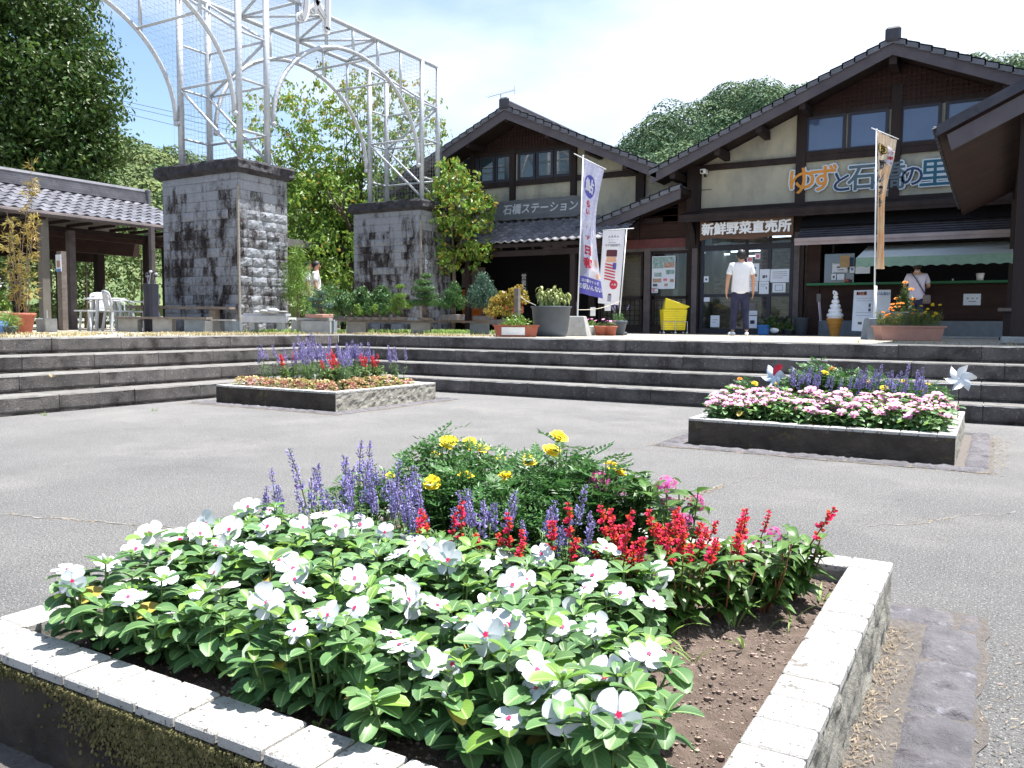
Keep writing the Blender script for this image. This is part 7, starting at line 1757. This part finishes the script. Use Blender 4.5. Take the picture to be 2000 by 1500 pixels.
# marigold trough and the dark tub behind it
t, a, c, d, n, h = trough('pinkish clay trough of orange marigolds in front of the kiosk', 1720, 1834, 13.2, .235, M_pinkpot, dep=.26)
r_ = random.Random(31); f = MB(); L_t = (c-a).length
for i in range(260):
    u = r_.uniform(-.02, 1.02); base_ = a+d*(L_t*u)+n*r_.uniform(.05, .22)+Vector((0, 0, h-.02)); hh = r_.uniform(.10, .30)*(1-.15*sin(u*9)); top_ = base_+Vector((r_.uniform(-.06, .06), r_.uniform(-.05, .03), hh)); f.tube([base_, top_], [.0025, .0015], 4, 1, cap=False)
    for q in range(9): quadleaf(f, base_.lerp(top_, r_.uniform(.3, 1)), rvec(r_)+Vector((0, 0, .2)), r_.uniform(.03, .055), .009, 0, rvec(r_))
f.build('foliage', [mat('olive_marigold_leaf', (.10, .14, .03), (.20, .20, .06), sc=8, isl=.4, trans=.3, rough=.6), M_stem], t)
for i in range(34):
    u = r_.uniform(0, 1); p = a+d*(L_t*u)+n*r_.uniform(.0, .2)+Vector((0, 0, h+r_.uniform(.12, .36))); child(t, 'flower', (MO if (u < .55) else MG)[r_.randrange(3)], p-t.location, face((r_.uniform(-.4, .4), -.5, 1)), r_.uniform(.6, 1.0))
def tallmar(t, p):
    r = random.Random(5); f = MB()
    for i in range(60):
        hh = r.uniform(.1, .5); w = .26*(1-hh/.62); top_ = p+Vector((r.uniform(-w, w), r.uniform(-w, w), hh)); f.tube([p, top_], [.004, .002], 4, 1, cap=False)
        for q in range(8): leaf(f, p.lerp(top_, r.uniform(.5, 1)), rvec(r, -.2), .07, .018, 0, .8, .2, LAN)
    f.build('foliage', [M_hedge, M_stem], t, smooth=True)
    for (x, y, z) in ((0, -.03, .56), (.10, -.05, .44), (-.12, -.05, .28), (.14, -.06, .27), (-.03, -.12, .20)): child(t, 'flower', MO[0], (x, y, .42+z), face((0, -.5, 1)), 1.5)
pot('dark_tub', 'dark round tub with a tall orange-flowered plant behind the clay trough', 1760, 14.4, [(.24, 0), (.30, .43), (.325, .44), (.325, .47), (.30, .47)], M_potg, tallmar, n=28, cat='planter tub')
# stool near the porch post
p = on_t(1963, 14.6); t = thing('wooden_stool', 'dark pedestal stool with a grey top beside the porch post', 'stool', tuple(p)); m = MB(); m.cbox(p.x-.17, p.x+.17, p.y-.15, p.y+.15, ZT+.50, ZT+.56, .01); m.build('stool_top', M_plank, t)
m = MB(); m.box(p.x-.08, p.x+.08, p.y-.08, p.y+.08, ZT, ZT+.50); m.cbox(p.x-.13, p.x+.13, p.y-.12, p.y+.12, ZT, ZT+.05, .01); m.build('pedestal_leg', M_dark, t)
m = MB(); p = on_t(1900, 16.5); m.box(p.x-.9, p.x+.9, p.y-.25, p.y+.25, ZT, ZT+.035); tag(m.build('pale_slab', M_conc, None, origin=tuple(p)), 'pale concrete slab on the terrace in front of the kiosk', 'slab')
# weeds in the step joints
for i, (pt_, H) in enumerate(((at_z(355, 712, RS*2), .14), (at_z(455, 735, RS), .16), (at_z(100, 737, RS*2), .08), (at_z(300, 803, 0), .07), (at_z(86, 812, 0), .06), (at_z(1842, 705, RS*3), .16), (at_z(1085, 772, 0), .08))):
    o = grass_tuft(14, H, .03, .006, 700+i).build('step_weed', M_dryg if i < 3 else M_grass, None, origin=(0, 0, 0)); o.location = pt_
    tag(o, 'weed tuft in a stone step joint, ' + ['dry one on the second left step', 'dry one on the first left step', 'smallest brown one at the far left', 'green one at the foot of the left steps', 'green one far left on the bottom step', 'grassy one on the third right-hand step', 'green one at the foot of the right steps'][i], 'weed', 'weeds in the steps')

# ------------------------------------------------------------------ people
def skin_mesh(name, J, E, mats, parent, levels=2, root=0, flat=1.0):
    """J: list of (x, y, z, rx, ry); E: edges"""
    me = bpy.data.meshes.new(name); me.from_pydata([j[:3] for j in J], E, []); o = bpy.data.objects.new(name, me); COL.objects.link(o)
    s = o.modifiers.new('skin', 'SKIN'); s.use_smooth_shade = True
    me.skin_vertices[0].data[root].use_root = True
    for i, j in enumerate(J): me.skin_vertices[0].data[i].radius = (j[3], j[4]); me.skin_vertices[0].data[i].use_root = (i == root)
    sb = o.modifiers.new('sub', 'SUBSURF'); sb.levels = levels; sb.render_levels = levels
    dg = bpy.context.evaluated_depsgraph_get(); dg.update(); m2 = bpy.data.meshes.new_from_object(o.evaluated_get(dg)); bpy.data.objects.remove(o)
    m2.name = name; m2.materials.clear(); m2.materials.append(mats)
    for pl in m2.polygons: pl.use_smooth = True; pl.material_index = 0
    o = bpy.data.objects.new(name, m2); COL.objects.link(o); o.parent = parent; return o
def person(label, px, D, rz, H=1.72, pose='stand', shirt=None, trousers=None, bag=False, head_turn=0, female=False, z0=ZT):
    p = on_t(px, D); p.z = z0; t = thing('person', label, 'person', tuple(p), rz); s = H/1.72
    # local frame: the figure faces +y; x is its right
    def j(x, y, z, rx, ry=None): return (x*s, y*s, z*s, rx*s, (ry or rx)*s)
    aR = ((.185, .0, 1.42), (.245, -.02, 1.15), (.255, .05, .90)); aL = ((-.185, .0, 1.42), (-.25, -.03, 1.15), (-.27, .02, .90))
    if pose == 'counter': aR = ((.175, .0, 1.40), (.25, .10, 1.16), (.17, .34, 1.14)); aL = ((-.175, .0, 1.40), (-.25, .10, 1.16), (-.17, .34, 1.14))
    ft = {'stand': ((.14, -.03), (-.13, .02)), 'counter': ((.1, 0), (-.1, .02))}.get(pose, ((.1, 0), (-.1, .02)))
    sh = .06 if False else 0
    J = [j(0, 0, .95, .13, .10), j(0, 0, 1.15, .125, .095), j(0, .0, 1.36, .15, .105), j(0, -.005, 1.47, .07, .065), j(0, .01, 1.53, .055, .055), j(0, .015, 1.60, .07, .085), j(0, .012, 1.67, .078, .092), j(0, .01, 1.71, .05, .06),
         j(*aR[0], .058), j(*aR[1], .047, .046), j(*aR[2], .032, .030), j(*aL[0], .058), j(*aL[1], .047, .046), j(*aL[2], .032, .030),
         j(.08, 0, .86, .08, .085), j(.5*(.09+ft[0][0]), .02, .48, .058, .06), j(ft[0][0], ft[0][1], .09, .038, .042), j(-.08, 0, .86, .08, .085), j(.5*(-.09+ft[1][0]), .02, .48, .058, .06), j(ft[1][0], ft[1][1], .09, .038, .042)]
    E = [(0, 1), (1, 2), (2, 3), (3, 4), (4, 5), (5, 6), (6, 7), (2, 8), (8, 9), (9, 10), (2, 11), (11, 12), (12, 13), (0, 14), (14, 15), (15, 16), (0, 17), (17, 18), (18, 19)]
    # hands: palm and five fingers as skin chains of their own joined to the wrist
    def hand(w, sg):
        wr = Vector(w); dn = Vector((0, 0, -1)) if pose != 'counter' else Vector((-.3*sg, 1, -.1)).normalized(); i0 = 10 if sg > 0 else 13
        fwd = Vector((0, 1, 0)) if pose != 'counter' else Vector((0, 0, 1)); pc = wr+dn*.05; k = len(J); J.append(j(pc.x, pc.y, pc.z, .020, .034)); E.append((i0, k))
        for f_, (off, L) in enumerate(((-.030, .066), (-.010, .078), (.010, .072), (.028, .058))):
            a = pc+fwd*off+dn*.035; b_ = a+dn*L*.5+Vector((-.008*sg, 0, 0)); c_ = b_+dn*L*.45+Vector((-.018*sg, 0, 0)); q = len(J)
            J.append(j(*a, .0095)); J.append(j(*b_, .0085)); J.append(j(*c_, .007)); E.append((k, q)); E.append((q, q+1)); E.append((q+1, q+2))
        a = pc+fwd*.032-dn*.01; b_ = a+fwd*.022+dn*.028; q = len(J); J.append(j(*a, .011)); J.append(j(*b_, .009)); E.append((k, q)); E.append((q, q+1))
    hand(aR[2], 1); hand(aL[2], -1)
    body = skin_mesh('body', J, E, M_skin, t)
    # head details on the body mesh: nose and ears as extra geometry joined to it
    bm_ = bmesh.new(); bm_.from_mesh(body.data)
    for (x, y, z, r1, sc3) in ((0, .108, 1.595, .014, (.8, 1.2, 1.3)), (.079, .012, 1.60, .022, (.45, .8, 1.3)), (-.079, .012, 1.60, .022, (.45, .8, 1.3)), (0, .094, 1.545, .012, (2., .7, .6))):
        bmesh.ops.create_icosphere(bm_, subdivisions=2, radius=r1*s, matrix=Matrix.Translation((x*s, y*s, z*s)) @ Matrix.Diagonal((*sc3, 1)))
    for f in bm_.faces: f.smooth = True
    bm_.to_mesh(body.data); bm_.free()
    e = MB()
    for sx in (-1, 1): e.ball((sx*.03*s, .098*s, 1.615*s), .008*s, 8, 6, 0)
    child_b(e, 'eye', M_hair, t)
    # shirt
    sw = .018
    SJ = [j(0, 0, .80, .205, .150), j(0, 0, .96, .198, .146), j(0, 0, 1.18, .180, .132), j(0, 0, 1.36, .185, .125), j(0, -.005, 1.465, .085, .08)]
    SE = [(0, 1), (1, 2), (2, 3), (3, 4)]
    for a in (aR, aL):
        A0, A1 = Vector(a[0]), Vector(a[1]); e_ = A0.lerp(A1, .78); q = len(SJ); SJ.append(j(A0.x, A0.y, A0.z-.01, .078, .075)); SJ.append(j(*A0.lerp(A1, .45), .072, .070)); SJ.append(j(*e_, .074, .070)); SE += [(3, q), (q, q+1), (q+1, q+2)]
    skin_mesh('shirt', SJ, SE, shirt, t)
    col_ = MB(); col_.lathe([(.072*s, 1.475*s), (.066*s, 1.50*s), (.060*s, 1.50*s), (.058*s, 1.47*s)], (0, .005*s, 0), 18); child_b(col_, 'collar', shirt, t)
    TJ = [j(0, 0, .98, .155, .12), j(0, 0, .88, .165, .13), j(.09, 0, .80, .105, .11), j(.5*(.09+ft[0][0]), .02, .48, .072, .075), j(ft[0][0], ft[0][1], .10, .056, .060), j(-.09, 0, .80, .105, .11), j(.5*(-.09+ft[1][0]), .02, .48, .072, .075), j(ft[1][0], ft[1][1], .10, .056, .060)]
    skin_mesh('trousers', TJ, [(0, 1), (1, 2), (2, 3), (3, 4), (1, 5), (5, 6), (6, 7)], trousers, t)
    for k, (fx, fy) in enumerate(ft):
        yaw_ = (.35 if k else -.1); c_, s_ = cos(yaw_), sin(yaw_); y0f = -.075; y1f = .17
        o = skin_mesh('shoe', [j(fx+s_*y0f*-1, fy+y0f*c_, .045, .042, .045), j(fx-s_*.04, fy+.04*c_, .045, .046, .045), j(fx-s_*y1f, fy+y1f*c_, .035, .035, .030)], [(0, 1), (1, 2)], M_shoe, t)
    # hair: cap of the skull, lower at the back
    h = MB(); N = 20; Mv = 10; vs = []; fs = []
    for i in range(Mv+1):
        for k in range(N):
            az = 2*pi*k/N; back = .5-.5*sin(az); low = 1.0+1.45*back if not female else 1.3+1.2*back
            th = low*i/Mv; rr = 1+.03*sin(k*5+i*3)
            vs.append(((.092*sin(th)*cos(az)*rr)*s, (.010+.108*sin(th)*sin(az)*rr)*s, (1.630+(.110 if th < 1.57 else .125)*cos(th)*rr)*s))
    for i in range(Mv):
        for k in range(N): k2 = (k+1) % N; fs.append((i*N+k, (i+1)*N+k, (i+1)*N+k2, i*N+k2))
    h.add(vs, fs); child_b(h, 'hair', M_hair, t, True)
    if bag:
        b = MB(); pts = [(-.12, -.10, 1.47), (-.02, -.135, 1.32), (.10, -.13, 1.12), (.20, -.06, .95), (.2, .08, .95), (.10, .135, 1.15), (-.02, .13, 1.35), (-.12, .02, 1.50), (-.12, -.10, 1.47)]
        b.tube([tuple(Vector(q)*s) for q in pts], .010, 6); child_b(b, 'bag_strap', M_frame, t, True)
        b = MB(); b.cbox(.13*s, .30*s, -.10*s, .12*s, .76*s, .96*s, .02); child_b(b, 'shoulder_bag', M_plank, t)
    return t
import bmesh
def child_b(mb, name, mt, t, smooth=False):
    return mb.build(name, mt, t, smooth=smooth, world=False)
person('man in white T-shirt and navy trousers seen from behind at the shop door', 1441, 17.6, YAW-.15, 1.80, 'stand', M_shirt, M_navy)
person('customer in a lilac-white shirt with a dark strap, back turned at the kiosk counter', 1782, 17.95, YAW-.45, 1.62, 'counter', M_shirtl, M_navy, bag=True, female=True)
person('dark-haired man in a white T-shirt standing sideways between the pedestals', 619, 20.4, YAW-1.35, 1.70, 'walk', M_shirt, M_navy)
person('second person in a white shirt half hidden by the weeping shrub', 603, 20.9, YAW-1.35, 1.72, 'walk', M_shirt, M_navy)
